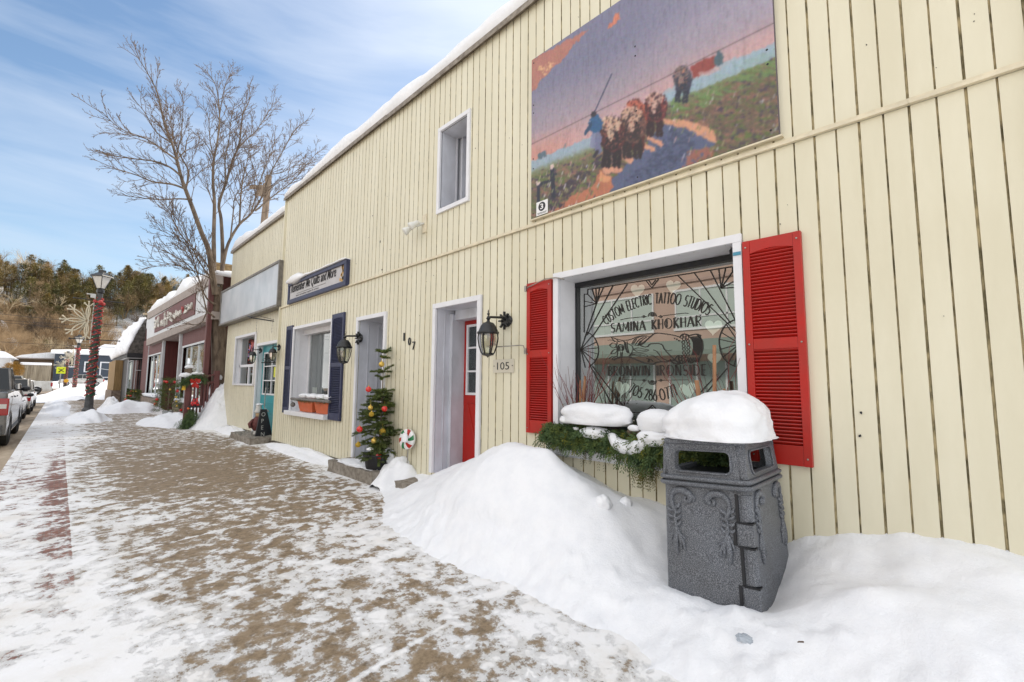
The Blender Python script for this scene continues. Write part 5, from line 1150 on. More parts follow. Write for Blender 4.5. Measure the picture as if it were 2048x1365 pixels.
mb = MB(); loft(mb, [(rrect(hx*1.03, hy*1.02, .035), 0), (rrect(hx*.945, hy*.945, .035), hm-.035), (rrect(hx*.93, hy*.93, .045), hm-.034)]); bbuild(mb, 'body')
for z, r_ in ((hm-.018, 1.0), (hm+.016, .995)):
    mb = MB(); P_ = rrect(hx*r_, hy*r_, .05); P_ = [(x, y, z) for x, y in P_]; P_.append(P_[0]); mb.tube(P_, .0135, 8, cap=False); mb.v = mb.v; bbuild(mb, 'rim', sm=True)
mb = MB(); loft(mb, [(rrect(hx*.95, hy*.95, .045), hm-.03), (rrect(hx*.955, hy*.955, .045), hm+.026)]); bbuild(mb, 'collar')
# hood: four panels with rounded windows, posts, roof
zA, zB = hm+.027, ht_
def hood_side(axis, sgn, half, dist):
    """panel with a rounded opening; built in (u, z), pushed out to dist"""
    mb = MB(); oz0, oz1 = zA+.025, zB-.038; ou = half*.70; n = 6; r = .035; t = .035
    inn = []
    for cx, cz, a0 in ((ou-r, oz1-r, 0), (-ou+r, oz1-r, 90), (-ou+r, oz0+r, 180), (ou-r, oz0+r, 270)):
        for i in range(n+1): a = R(a0+90*i/n); inn.append((cx+r*math.cos(a), cz+r*math.sin(a)))
    zc = (oz0+oz1)/2; outp = []
    for u, z in inn:   # project onto the outer rectangle
        k = min(half/abs(u) if abs(u) > 1e-6 else 9, (zB-zc)/abs(z-zc) if z > zc else (zc-zA)/max(1e-6, abs(z-zc))); outp.append((u*k, zc+(z-zc)*k))
    N_ = len(inn)
    def P3(u, z, o): 
        d = (dist-(z-zA)*.10-o)*sgn
        return (d, u*(1-(z-zA)*.12), z) if axis == 'x' else (u*(1-(z-zA)*.12), d, z)
    vs = [P3(u, z, 0) for u, z in outp]+[P3(u, z, 0) for u, z in inn]+[P3(u*.93, zc+(z-zc)*.93, t) for u, z in inn]+[P3(u, z, t) for u, z in outp]
    fs = []
    for i in range(N_):
        j = (i+1) % N_; fs += [(i, j, N_+j, N_+i), (N_+i, N_+j, 2*N_+j, 2*N_+i), (2*N_+i, 2*N_+j, 3*N_+j, 3*N_+i)]
    mb.add(vs, fs); ring = [P3(u, z, -.004) for u, z in inn]; ring.append(ring[0]); mb.tube(ring, .0065, 6, cap=False); bbuild(mb, 'hood_panel', merge=True)
for ax_, sg_ in (('x', -1), ('x', 1)): hood_side(ax_, sg_, hy*.925, hx*.955)
for ax_, sg_ in (('y', -1), ('y', 1)): hood_side(ax_, sg_, hx*.925, hy*.955)
for sx_ in (-1, 1):
    for sy_ in (-1, 1): mb = MB(); mb.tube([(sx_*(hx*.955-.028), sy_*(hy*.955-.028), zA-.005), (sx_*(hx*.955-.045), sy_*(hy*.955-.045), zB)], .030, 12); bbuild(mb, 'corner_post', sm=True)
mb = MB(); loft(mb, [(rrect(hx*.90, hy*.90, .05), zB-.004), (rrect(hx*.935, hy*.935, .05), zB+.002), (rrect(hx*.93, hy*.93, .05), zB+.022), (rrect(hx*.84, hy*.84, .06), zB+.045)]); bbuild(mb, 'hood_roof', sm=False)
mb = MB(); loft(mb, [(rrect(hx*.80, hy*.80, .04), hm-.05), (rrect(hx*.80, hy*.80, .04), hm+.03)]); bbuild(mb, 'liner', BLACKP)
# interlocking hinge strip down the near corner (-x, -y)
mb = MB(); edges = [(hm+.17, hm+.03, 0), (hm-.05, hm-.20, 1), (hm-.205, hm-.33, 0), (hm-.335, hm-.53, 1), (hm-.535, hm-.66, 0), (hm-.665, .02, 1)]
for z1_, z0_, k in edges:
    r0 = hx*(1.034-.085*((z0_+z1_)/2)/hm) if z1_ < hm else hx*.94; r1 = hy*(1.024-.075*((z0_+z1_)/2)/hm) if z1_ < hm else hy*.94
    if k: mb.tube([(-r0+.024, -r1+.022, z0_+.004), (-r0+.026, -r1+.024, z1_-.004)], .034, 14)
    else: mb.box(-r0-.008, -r0+.05, -r1-.008, -r1+.075, z0_+.004, z1_-.004) if z1_ < hm else mb.box(-r0-.005, -r0+.035, -r1-.006, -r1+.03, z0_, z1_)
bbuild(mb, 'hinge', sm=False, bevel=.005)
mb = MB()
for z1_, z0_, k in edges[1:]:
    r0 = hx*(1.03-.085*((z0_+z1_)/2)/hm)+.006; r1 = hy*(1.02-.075*((z0_+z1_)/2)/hm)+.004
    yb_ = -r1+.062 if k else -r1+.088; mb.obox((-r0+.004, yb_+.007, (z0_+z1_)/2), (.008, 0, 0), (0, .008, 0), (hx*.085*(z1_-z0_)/2/hm, 0, (z1_-z0_)/2-.002))
for z in (hm-.2025, hm-.3325, hm-.5325, hm-.6625): kx_ = hx*(1.03-.085*z/hm)+.012; ky_ = hy*(1.02-.075*z/hm)+.012; mb.box(-kx_, -kx_+.05, -ky_, -ky_+.09, z-.003, z+.003)
bbuild(mb, 'seam', BLACKP)
# acanthus scrolls
def scroll(name, face, u0, mir):
    mb = MB()
    def T(u, z, o=.0):
        zz_ = hm-.07-z; 
        if face == 'x': return Vector((-hx*(1.03-.085*zz_/hm)-.001-o, u0+mir*u, zz_))
        return Vector((u0+mir*u, -hy*(1.02-.075*zz_/hm)-.001-o, zz_))
    def leaf(pts, rad): mb.tube([T(u, z, .003) for u, z in arcp(pts, 4)], [rad*(.35+.65*math.sin(math.pi*min(1, .12+i/(4*(len(pts)-1)+0.0)*.88))) for i in range(4*(len(pts)-1)+1)], 7)
    leaf([(.115, .055), (.135, .035), (.125, .008), (.09, -.008), (.05, -.006), (.02, .02), (.012, .06)], .022); leaf([(.12, .06), (.10, .05), (.10, .03), (.115, .028)], .012); leaf([(.14, .01), (.155, .03), (.15, .055)], .010)
    leaf([(.012, .05), (.02, .09), (.035, .12), (.03, .15)], .014)
    for k, z in enumerate((.085, .12, .155, .19)): leaf([(.028, z), (.0, z-.004), (-.012, z-.022)], .010); leaf([(.03, z+.01), (.055, z+.002), (.066, z-.018)], .011)
    leaf([(.028, .14), (.035, .20), (.045, .26)], .012)
    leaf([(.035, .20), (.05, .25), (.075, .30), (.082, .345)], .011); leaf([(.035, .21), (.03, .27), (.028, .33), (.035, .37)], .017); leaf([(.04, .23), (.055, .28), (.06, .34)], .010); leaf([(.03, .21), (.012, .25), (.0, .29)], .009)
    leaf([(.045, .24), (.075, .265), (.095, .275)], .007)
    bbuild(mb, name, sm=True)
scroll('scroll_ornament', 'x', hy*.80, -1); scroll('scroll_ornament', 'x', -hy*.60, 1)
scroll('scroll_ornament', 'y', -hx*.70, 1); scroll('scroll_ornament', 'y', hx*.86, -1)
def capshape(q):
    # higher towards the wall, shelving down to the left
    q.z *= 1-.36*smooth((q.y+.1)/1.1)*(1 if q.z > 0 else 0)
    return q
cp = blob('snow_lump', (BX0+BW/2-.02, BY0+BD/2+.05, TOPZ+.055), (.345, .30, .268), seed=41, amp=.09, flat=-.07, p=3.0, sub=5, top=capshape, fr=1.8)
tag(cp, 'tall dome of snow piled on the grey litter bin', 'snow'); 

# ------------------------------------------------------------------ potted spruce with baubles
PC = Vector((3.26, 6.12, .0)); PC = onZ(754, 957, .03); PC.x += .03; PC.y += .06
ct = thing('christmas_tree', 'sparse little spruce tree with baubles in a black pot by doorway 107', 'christmas tree', PC)
m_ = MB(); m_.lathe([(.0001, .0), (.125, .0), (.135, .01), (.19, .30), (.205, .31), (.205, .335), (.185, .335), (.17, .28), (.0001, .28)], PC, 24); m_.build('pot', BLACKP, ct, sm=False)
m_ = MB(); tp = onY(768, 703, PC.y); bs_ = PC+Vector((.02, 0, .28)); m_.tube([bs_, bs_.lerp(tp, .5)+Vector((.006, 0, 0)), tp], [.016, .010, .003], 7); m_.build('trunk', BARK, ct)
mb = MB(); bk_ = MB(); rs = random.Random(17); H_ = (tp-bs_).length
tiers = [(.985, 6, .13, .35), (.93, 4, .09, .4), (.80, 5, .22, .12), (.74, 3, .12, .1)]+[(.60-.035*i, 7, .20+.018*i, .0) for i in range(13)]+[(.13-.04*i, 9, .36, -.15) for i in range(4)]
for t, n, L, lift in tiers:
    o0 = bs_.lerp(tp, t)
    for k in range(n):
        a = rs.uniform(0, 6.28) if n > 6 else k*6.28/n+rs.uniform(-.3, .3); l = L*rs.uniform(.65, 1.15); d = Vector((math.cos(a), math.sin(a), lift+rs.uniform(-.15, .55))); d.normalize(); P_ = [o0]
        for j in range(4): P_.append(P_[-1]+(d+Vector((rs.uniform(-.12, .12), rs.uniform(-.12, .12), -.13*j+.08))).normalized()*l/4)
        bk_.tube(P_, [.005, .004, .0035, .003, .002], 4)
        for p, q in zip(P_, P_[1:]): needles(mb, p, q, int(95*l/.3)+16, .030, rs, w=.0022)
        for j in range(1, 4):
            for s in (-1, 1):
                if rs.random() < .78:
                    sd = (d+s*d.cross(Vector((0, 0, 1)))*1.1+Vector((0, 0, rs.uniform(-.25, .1)))).normalized(); sl_ = l*rs.uniform(.25, .45)*(1.15-.2*j); e = P_[j]+sd*sl_; bk_.tube([P_[j], e], [.0028, .0016], 3); needles(mb, P_[j], e, int(75*sl_/.12)+12, .028, rs, w=.0022)
mb.build('needles', FIR, ct); bk_.build('branches', BARK, ct)
BAL = [(763, 729, 'g', .040, 'gold bauble just under the tip of the potted spruce'), (737, 779, 'r', .040, 'red bauble hanging free left of the spruce top'), (741, 816, 'g', .036, 'pale gold bauble left of the centre red bauble'), (769, 818, 'r', .042, 'red bauble at the middle of the spruce trunk'),
       (743, 829, 'y', .036, 'antique gold bauble directly below a pale gold one'), (719, 859, 'r', .042, 'red bauble at the far left branch tip'), (765, 864, 'y', .046, 'large textured gold bauble low in the spruce centre'), (748, 882, 'g', .040, 'pale gold bauble low in the spruce near the pot'), (716, 890, 'y', .036, 'dull gold bauble at the lowest left of the spruce'), (758, 913, 'r', .046, 'lowest red bauble resting on the rim of the black pot')]
GLIT = mat('textured_gold', (.50, .33, .04), .5, .5, bump=1.5, bs=120)
for x, y, c_, r, lb in BAL:
    p = onY(x, y, PC.y-.14-.1*rs.random()); t = thing('bauble', lb, 'bauble', p, 'baubles on the potted spruce'); m_ = MB(); m_.ball(p, r, 20); m_.build('ball', {'g': GOLD, 'r': REDB, 'y': GLIT}[c_], t, sm=True)
    m_ = MB(); m_.lathe([(.009, 0), (.009, .012), (.0001, .014)], p+Vector((0, 0, r-.002)), 8); m_.tube([p+Vector((0, 0, r+.01)), p+Vector((0, 0, r+.07))], .0012, 4); m_.build('hanger', GOLD, t)
for x, y, r_, lb in ((740, 899, .045, 'small snow lump on the lowest spruce branches'), ):
    tag(blob('snow_lump', onY(x, y, PC.y-.16), (r_, r_, r_*.6), seed=51, sub=3, amp=.2), lb, 'snow')
tag(blob('snow_drift', onY(778, 913, PC.y-.1)+Vector((0, 0, -.03)), (.10, .12, .15), seed=52, sub=4, amp=.25), 'snow lump sagging over the rim of the black pot', 'snow')
dvs = mound('snow_mound', 'uneven snow drift against the wall between the spruce pot and the red door', 3.5, 5.64, .46, .46, .32, 14, rough=.2)
# peppermint disc
mc = Vector((3.40, 5.46, .625)); mr = .135; ax = (Vector((-1, -.25, .1))).normalized()
t = thing('peppermint_decoration', 'round red white and green peppermint candy decoration against the cream wall', 'decoration', mc)
q = ax.to_track_quat('Z', 'Y'); cols = [RED, mat('candy_white', (.75, .75, .75), .4), mat('candy_green', (.01, .16, .05), .4)]
seq = [1, 0, 1, 2, 1, 0, 1, 2, 1, 0, 1, 2]; mb = MB(); n = len(seq)
for k in range(n):
    for j in range(6):
        r0, r1 = mr*j/6, mr*(j+1)/6; sw0, sw1 = .5*(j/6), .5*((j+1)/6)
        for h in range(3):
            a0 = 2*math.pi*(k+h/3)/n; a1 = 2*math.pi*(k+(h+1)/3)/n; P_ = []
            for r_, a_ in ((r0, a0+sw0), (r1, a0+sw1), (r1, a1+sw1), (r0, a1+sw0)): P_.append(mc+q @ Vector((r_*math.cos(a_), r_*math.sin(a_), .022*(1-(r_/mr)**2)**.5 if r_ < mr else 0)))
            mb.add(P_, [(0, 1, 2, 3)], seq[k])
for k in range(36):
    a0, a1 = 2*math.pi*k/36, 2*math.pi*(k+1)/36; mb.add([mc+q @ Vector((mr*math.cos(a), mr*math.sin(a), z)) for a, z in ((a0, 0), (a1, 0), (a1, -.03), (a0, -.03))], [(0, 1, 2, 3)], 1)
mb.build('candy', cols, t); m_ = MB(); m_.tube([mc+Vector((.03, 0, -.1)), Vector((3.42, 5.46, .15))], .008, 6); m_.build('stick', METAL, t)
tag(blob('snow_lump', mc+Vector((-.04, -.02, .0)), (.03, .07, .09), seed=55, sub=3, amp=.3), 'snow stuck across the face of the peppermint decoration', 'snow')
# stone steps
def slab(name, label, y0, y1, x0, x1, z0, z1, seed, jag=.014):
    bm = bmesh.new(); bmesh.ops.create_cube(bm, size=1); bmesh.ops.subdivide_edges(bm, edges=bm.edges[:], cuts=9, use_grid_fill=True)
    for v in bm.verts:
        p = Vector((x0+(v.co.x+.5)*(x1-x0), y0+(v.co.y+.5)*(y1-y0), z0+(v.co.z+.5)*(z1-z0))); nv = Vector((noise.noise(p*7+Vector((seed, 0, 0))), noise.noise(p*7+Vector((0, seed, 9))), noise.noise(p*7+Vector((5, 0, seed))))); v.co = p+nv*jag*2
    me = bpy.data.meshes.new(name); bm.to_mesh(me); bm.free(); me.materials.append(CONC); o = bpy.data.objects.new(name, me); COL.objects.link(o); return tag(o, label, 'step')
slab('door_step', 'worn concrete step below doorway 107 behind the spruce pot', 5.85, 7.30, 3.12, 3.62, -.2, .155, 1)
slab('door_step', 'half buried concrete step at the red door between two snow drifts', 4.5, 5.26, 3.12, 3.6, -.2, .145, 2)
slab('door_step', 'rough brown stone step below the turquoise door', 11.35, 13.1, 3.10, 3.6, -.25, .135, 3, .03)
tag(blob('snow_lump', (3.33, 6.6, .165), (.20, .6, .03), seed=57, amp=.3, flat=-.3, fr=3), 'thin snow lying on the step below doorway 107', 'snow')
# leaning open sign and gnome figure by turquoise door
os_ = thing('open_sign', 'tall narrow black board with OPEN lettered down it', 'sign', (3.4, 11.9, 0)); a = onY(505, 884, 11.75); 
pb = [onY(x, y, 11.75) for x, y in ((509, 882), (546, 880), (534, 819), (522, 819))]
pb[0].z = pb[1].z = 0.02
m_ = MB(); m_.prism([pb[0], pb[1], pb[2], pb[3]], (0, .06, 0)); m_.lathe([(.0001, 0), (.22, 0), (.21, .04), (.12, .06), (.0001, .06)], (pb[0].lerp(pb[1], .35).x, 11.8, -.02), 16, sx=1.2, sy=.8); m_.build('board', BLACKP, os_)
m_ = MB(); 
for i, ch in enumerate('OPEN'):
    vs_, fs_ = text_polys(ch, .135); c_ = pb[3].lerp(pb[0], .1+.21*i).lerp(pb[2].lerp(pb[1], .1+.21*i), .42); m_.add([(c_.x-.045+v.x*.85, 11.745, c_.z-.09+v.y) for v in vs_], fs_)
m_.build('lettering', mat('chalk_white', (.45, .45, .42), .8), os_)
gn = thing('gnome_figure', 'snow capped garden figure in a brown coat behind the open sign', 'figurine', (3.3, 12.2, 0)); gp = onY(515, 865, 12.2); g0 = Vector((gp.x, 12.2, .02))
m_ = MB(); m_.lathe([(.09, 0), (.10, .05), (.085, .22), (.0001, .23)], g0, 12); m_.build('boots', mat('figure_white', (.6, .58, .54), .7), gn)
m_ = MB(); m_.lathe([(.09, .2), (.14, .26), (.15, .36), (.11, .48), (.06, .54)], g0, 12); m_.tube([g0+Vector((-.1, 0, .46)), g0+Vector((-.19, -.02, .36)), g0+Vector((-.17, -.06, .28))], [.04, .045, .04], 8); m_.build('coat', mat('figure_brown', (.14, .04, .035), .7, var=.4, vs=20), gn, sm=True)
m_ = MB(); m_.ball(g0+Vector((0, -.02, .58)), .075, 12); m_.build('head', mat('figure_skin', (.5, .35, .2), .6), gn, sm=True)
m_ = MB(); m_.lathe([(.095, .62), (.09, .66), (.06, .76), (.065, .80), (.0001, .81)], g0, 12); m_.build('hat', bpy.data.materials['figure_white'], gn, sm=True)
tag(blob('snow_lump', g0+Vector((.01, 0, .82)), (.085, .08, .03), seed=61, sub=3, amp=.2), 'snow cap on the garden figure by the turquoise door', 'snow')
# ------------------------------------------------------------------ maroon shop beyond the gap
B3 = thing('shop_building', 'maroon sided shop with a pale fascia and white vertical blinds', 'building', (3.3, 25, 0)); X3 = 3.50
def Q(x, y, X=X3): return onX(x, y, X)
def panel(par, name, m, pxs, X, th=.04, **k):
    """a board whose four corners are measured on the plane x = X"""
    P_ = [onX(x, y, X) for x, y in pxs]; mb = MB(); mb.prism(P_, (th, 0, 0)); return mb.build(name, m, par, **k)
yL, yR = 35.6, 18.5
m_ = MB(); m_.box(X3+.75, X3+.8, yR, yL, -.2, 3.3); m_.box(X3+.05, 12, yR-.06, yR-.01, -.2, 5.15); m_.box(X3+.05, 12, yL+.0, yL+.05, -.2, 5.0); m_.box(11.9, 11.95, yR, yL, -.2, 5.0); m_.build('wall', MAROON, B3)
dR = (27.2, 24.45)   # recessed doorway (far, near)
ops3 = []
wlL = [Q(298, 714), Q(322.5, 705), Q(318, 797), Q(292.5, 797)]; wlR = [Q(366.8, 696.5), Q(412.3, 683), Q(359.6, 803)]
W1 = (wlL[1].y, wlL[0].y, .62, wlL[0].z); W2 = (wlR[1].y, wlR[0].y, .62, wlR[0].z); DD = (Q(358, 760).y, Q(331, 690).y, .0, Q(345, 676).z)
m_ = MB(); grooved(m_, X3, yR-.6, yL, .0, 3.8, [(a[0], a[1], a[2], a[3]) for a in (W1, W2, DD)], pitch=.21, gw=.02, gd=.012); m_.build('front_siding', [MAROON, MAROOND], B3)
m_ = MB(); grooved(m_, X3+1.1, DD[0]-1, DD[1]+1.2, .0, DD[3]+.1, [], pitch=.2, gw=.02, gd=.01); m_.box(X3+.02, X3+1.1, DD[1], DD[1]+.04, 0, DD[3]); m_.box(X3+.02, X3+1.1, DD[0]-.04, DD[0], 0, DD[3]); m_.build('recessed_entry', [MAROOND, DARK], B3)
m_ = MB(); m_.box(X3+.02, X3+1.1, DD[0], DD[1], DD[3]-.03, DD[3]+.01); m_.build('entry_soffit', TAUPE, B3)
for nm, (a, b, c, d) in (('far', W1), ('near', W2)):
    m_ = MB(); trim(m_, X3, a, b, c, d, .07, .03); o = m_.build('window', BOARDW, B3)
    m_ = MB(); n = max(5, int((b-a)/.22)); rs = random.Random(len(nm))
    for i in range(n): y = a+(b-a)*(i+.5)/n; an = rs.uniform(.1, .5); m_.obox((X3+.16, y, (c+d)/2), (.004, 0, 0), (.05*math.sin(an), .11*math.cos(an), 0), (0, 0, (d-c)/2-.02))
    m_.build('vertical_blinds', mat('pale_blinds', (.60, .68, .70), .6) if nm == 'far' else bpy.data.materials['pale_blinds'], o)
    m_ = MB(); m_.box(X3+.3, X3+.32, a-.02, b+.02, c, d); m_.build('interior', GREYC, o)
    m_ = MB(); m_.add([(X3+.06, a, c), (X3+.06, b, c), (X3+.06, b, d), (X3+.06, a, d)], [(0, 1, 2, 3)]); m_.build('pane', glass_mat('shop_glass', (.85, .9, .9), .10) if nm == 'far' else bpy.data.materials['shop_glass'], o)
    m_ = MB(); k = 3
    for i in range(1, k): m_.box(X3+.03, X3+.08, a+(b-a)*i/k-.03, a+(b-a)*i/k+.03, c, d)
    m_.box(X3-.10, X3+.03, a-.1, b+.1, c-.07, c-.01); m_.build('mullions', BOARDW, o)
    tag(blob('sill_snow', (X3-.08, (a+b)/2, c+.02), (.13, (b-a)/2+.1, .10), seed=71+len(nm), amp=.25, flat=-.3, p=3, fr=3), f'snow ledge under the {nm} blind hung window of the maroon shop', 'snow')
m_ = MB()
for a, b in ((yR, DD[0]-.02), (DD[1]+.02, yL)): m_.box(X3-.16, X3-.002, a, b, -.3, .54)
m_.build('stone_base', STONE, B3)
m_ = MB()
for y in (DD[1]+.0, DD[0]-.12): m_.box(X3-.10, X3+.0, y, y+.12, .0, 3.6)
for y in (W1[0]-.35, W2[0]-.3, W1[1]+.2): m_.box(X3-.03, X3-.001, y, y+.05, .56, 3.6)
m_.build('trim_posts', BOARDW, B3)
XF = 3.30
def Qf(x, y): return onX(x, y, XF)
tL, tR = (295, 629), (428, 549.5)
panel(B3, 'fascia', BOARDW, [(294.5, 638), (425, 565), (425, 630), (293, 684)], XF, .2)
panel(B3, 'upper_beam', TAUPE, [(294.8, 627), (425, 549), (425, 566), (294.6, 639)], XF-.06, .3)
panel(B3, 'lower_beam', TAUPE, [(292.8, 679), (425, 623), (425, 638), (292.6, 692)], XF-.04, .28)
sg3 = thing('shop_sign', 'maroon sign panel with raised white script letters on the pale fascia', 'sign', (XF, 25, 4))
panel(sg3, 'board', MAROON, [(310, 635), (391, 584.5), (388.6, 629), (308.5, 666)], XF-.03, .028)
# raised script, drawn as looping strokes
m_ = MB(); m2 = MB()
def scr(P_, w_=.09, mb=None): ribbon(mb or m_, [(lambda p: (p.y, p.z))(onX(290+x/10.5, 570+y/10.5, XF-.034)) for x, y in arcp(P_, 5)], w_, XF-.034, .05)
scr([(250,760),(215,790),(250,830),(240,880),(205,905)], .14); scr([(262,800),(300,690),(290,860),(330,830),(345,780),(320,850)], .12); scr([(345,860),(370,760),(385,840),(410,740),(400,820)], .12)
scr([(430,590),(425,870)], .13); scr([(500,560),(470,840)], .13); scr([(430,720),(520,690)], .1); scr([(520,640),(545,600),(570,660),(530,700),(590,760)], .1); scr([(610,700),(620,620),(650,690),(670,560),(680,660),(710,580),(720,640),(760,560),(765,620)], .11)
scr([(840,600),(870,440),(850,560),(900,540),(930,430),(900,500),(960,480),(1000,400),(980,500)], .11); scr([(790,490),(820,520),(800,560),(830,540)], .12, m2)
m_.build('script_letters', mat('raised_white_letters', (.68, .66, .60), .5), sg3); m2.build('red_emblem', RED, sg3)
_n, _g = onX(425, 549, XF-.06), onX(294.8, 627, XF-.06)
roof_snow(XF-.02, 4, _n.y, _g.y, (_n.z, _g.z), .36, 15, 'lumpy snow along the roof edge of the maroon shop', lumps=.9, back=6)
m_ = MB(); m_.box(XF+.25, 11.9, yR, yL, 4.6, _g.z-.1); m_.build('roof', WHITED, B3)
m_ = MB(); yP = onX(425, 590, XF).y; m_.box(XF-.13, XF+.0, yP-.2, yP-.02, -.2, onX(425, 549, XF-.06).z-.0); m_.build('corner_pilaster', MAROON, B3)
# tan block seen over its roof
t = thing('chimney', 'tan brick chimney block behind the maroon shop roof', 'chimney', (5.2, 20.5, 4)); a = onY(449, 548, 20.5); m_ = MB(); m_.box(a.x-.45, a.x+.6, 20.2, 21, 4.5, a.z+.25); m_.box(a.x-.5, a.x+.65, 20.15, 21.05, a.z+.251, a.z+.33); m_.build('brick_block', mat('tan_brick', (.30, .21, .10), .9, var=.3, vs=9), t)

# ------------------------------------------------------------------ shingle roofed shop
B4 = thing('shop_building', 'black fronted corner shop under a steep shingled mansard', 'building', (3, 38, 0)); Y4 = 36.2
e0 = onY(256, 706, Y4); e1 = onY(291, 713, Y4); tp4 = onY(290, 640, Y4); far = onX(229, 716, e0.x-.25)
xe = e0.x-.35
m_ = MB(); rows = 9
tri = [(e0.x-.02, e0.z), (3.62, e0.z), (3.62, tp4.z+.05), (tp4.x, tp4.z)]
m_.prism([(tri[0][0], Y4+.03, tri[0][1]), (tri[1][0], Y4+.03, tri[1][1]), (tri[2][0], Y4+.03, tri[2][1]), (tri[3][0], Y4+.03, tri[3][1])], (0, .05, 0)); rs = random.Random(2)
SH = mat('cedar_shingles', (.15, .135, .12), .9, col2=(.05, .045, .04), vs=5, bump=.6, bs=30)
for r_ in range(rows):
    za = e0.z+(tp4.z-e0.z)*r_/rows; zb_ = e0.z+(tp4.z-e0.z)*(r_+1)/rows+.06; xl = e0.x+(tp4.x-e0.x)*r_/rows; x = xl
    while x < 3.62:
        w_ = rs.uniform(.13, .24); m_.obox((min(x+w_/2, 3.6), Y4+.012+rs.uniform(-.01, .01), (za+zb_)/2+rs.uniform(-.02, .02)), (w_/2-.006, 0, 0), (0, .010, .0), (0, .018, (zb_-za)/2)); x += w_
m_.build('shingles', SH, B4)
m_ = MB(); m_.prism([(e0.x-.02, Y4+.05, e0.z), (tp4.x, Y4+.05, tp4.z), (3.6, Y4+.05, tp4.z), (3.6, Y4+.05, e0.z)], (0, 11, 0)); m_.build('roof_core', SH, B4)
m_ = MB(); m_.box(e0.x-.03, 3.6, Y4, Y4+11, e0.z-.28, e0.z-.001); m_.build('eave_fascia', BLACKP, B4)
m_ = MB(); m_.box(e0.x+.0, 3.58, Y4+.05, Y4+10.9, e0.z-.33, e0.z-.285); m_.build('soffit', BOARDW, B4)
wx0, wx1 = e0.x+.0+.10, 3.42; zt4 = e0.z-.34
m_ = MB(); p0 = onY(257, 732, Y4+.3); p1 = onY(287, 817, Y4+.3); gx0, gx1, gz0, gz1 = p0.x, p1.x, .42, zt4-.1
yq = Y4+.3
for a in ((wx0, gx0, -.1, zt4), (gx1, wx1+.1, -.1, zt4), (gx0, gx1, -.1, gz0), (gx0, gx1, gz1, zt4)): m_.box(a[0], a[1], yq, yq+.1, a[2], a[3])
m_.box(wx0, wx0+.1, yq+.1, yq+3.5, -.1, zt4); m_.build('shopfront', mat('black_shopfront', (.02, .02, .022), .5), B4)
m_ = MB(); fw = .05
m_.box(gx0, gx1, yq-.02, yq, gz0-fw, gz0); m_.box(gx0-fw, gx0, yq-.02, yq, gz0-fw, gz1); m_.box(gx0+.33, gx0+.36, yq-.015, yq+.02, gz0, gz1); m_.box(gx0+.36, gx1, yq-.015, yq+.02, gz1-.62, gz1-.59); wq = m_.build('window', BOARDW, B4)
m_ = MB(); m_.add([(gx0, yq+.04, gz0), (gx1, yq+.04, gz0), (gx1, yq+.04, gz1), (gx0, yq+.04, gz1)], [(0, 1, 2, 3)]); m_.build('pane', glass_mat('mirror_glass', (.5, .5, .5), .6), wq)
m_ = MB(); m_.box(gx0, gx1, yq+.4, yq+.42, gz0, gz1); m_.build('interior', DARK, wq)
m_ = MB(); grooved(m_, wx0+.0, yq+3.5, yq+9, .75, zt4, [], pitch=.22, gw=.02); bw = m_.build('wood_siding', [mat('brown_boards', (.30, .19, .08), .8, var=.3, vs=4, stretch=(4, 4, .3)), BARK], B4)
m_ = MB(); grooved(m_, 0, 0, 1, 0, 1, []); 
m_ = MB(); a = onY(230.5, 732, yq+3.5); m_.box(a.x, wx0-.001, yq+3.48, yq+3.6, .75, zt4); m_.box(a.x, wx0-.001, yq+3.6, yq+9, .75, zt4); m_.build('side_boards', bpy.data.materials['brown_boards'], B4)
m_ = MB(); m_.box(a.x-.08, wx0-.002, yq+3.4, yq+9, -.2, .74); m_.build('stone_base', STONE, B4)
m_ = MB(); m_.box(3.58, 12, Y4+.06, Y4+11, -.2, tp4.z-.02); m_.build('rear_wall', MAROON, B4)
# snow on the street side slope of the mansard
nx, ny = 16, 60; vs = []
for j in range(ny+1):
    for i in range(nx+1):
        t = i/nx; y = Y4-.02+11.2*j/ny; x = e0.x-.10+(tp4.x-e0.x+.12)*t**1.1; z = e0.z-.06+(tp4.z-e0.z+.22)*t; q = Vector((x*3, y*1.6, z*3)); k = .16*(1 if 0 < j < ny else .1)*(1 if 0 < i < nx else .1)
        k *= 1+.9*noise.noise(q)+.6*noise.noise(q*2.7); vs.append((x-k*.8, y+.02*noise.noise(q*2), z+k*.6))
fs = [(j*(nx+1)+i, j*(nx+1)+i+1, (j+1)*(nx+1)+i+1, (j+1)*(nx+1)+i) for j in range(ny) for i in range(nx)]
me = bpy.data.meshes.new('roof_snow'); me.from_pydata(vs, [], fs); me.materials.append(SNOW); me.polygons.foreach_set('use_smooth', [True]*len(fs)); me.update(); o = bpy.data.objects.new('roof_snow', me); COL.objects.link(o)
so_ = o.modifiers.new('s', 'SOLIDIFY'); so_.thickness = .08; tag(o, 'rough thick snow clinging to the shingled mansard slope', 'snow')

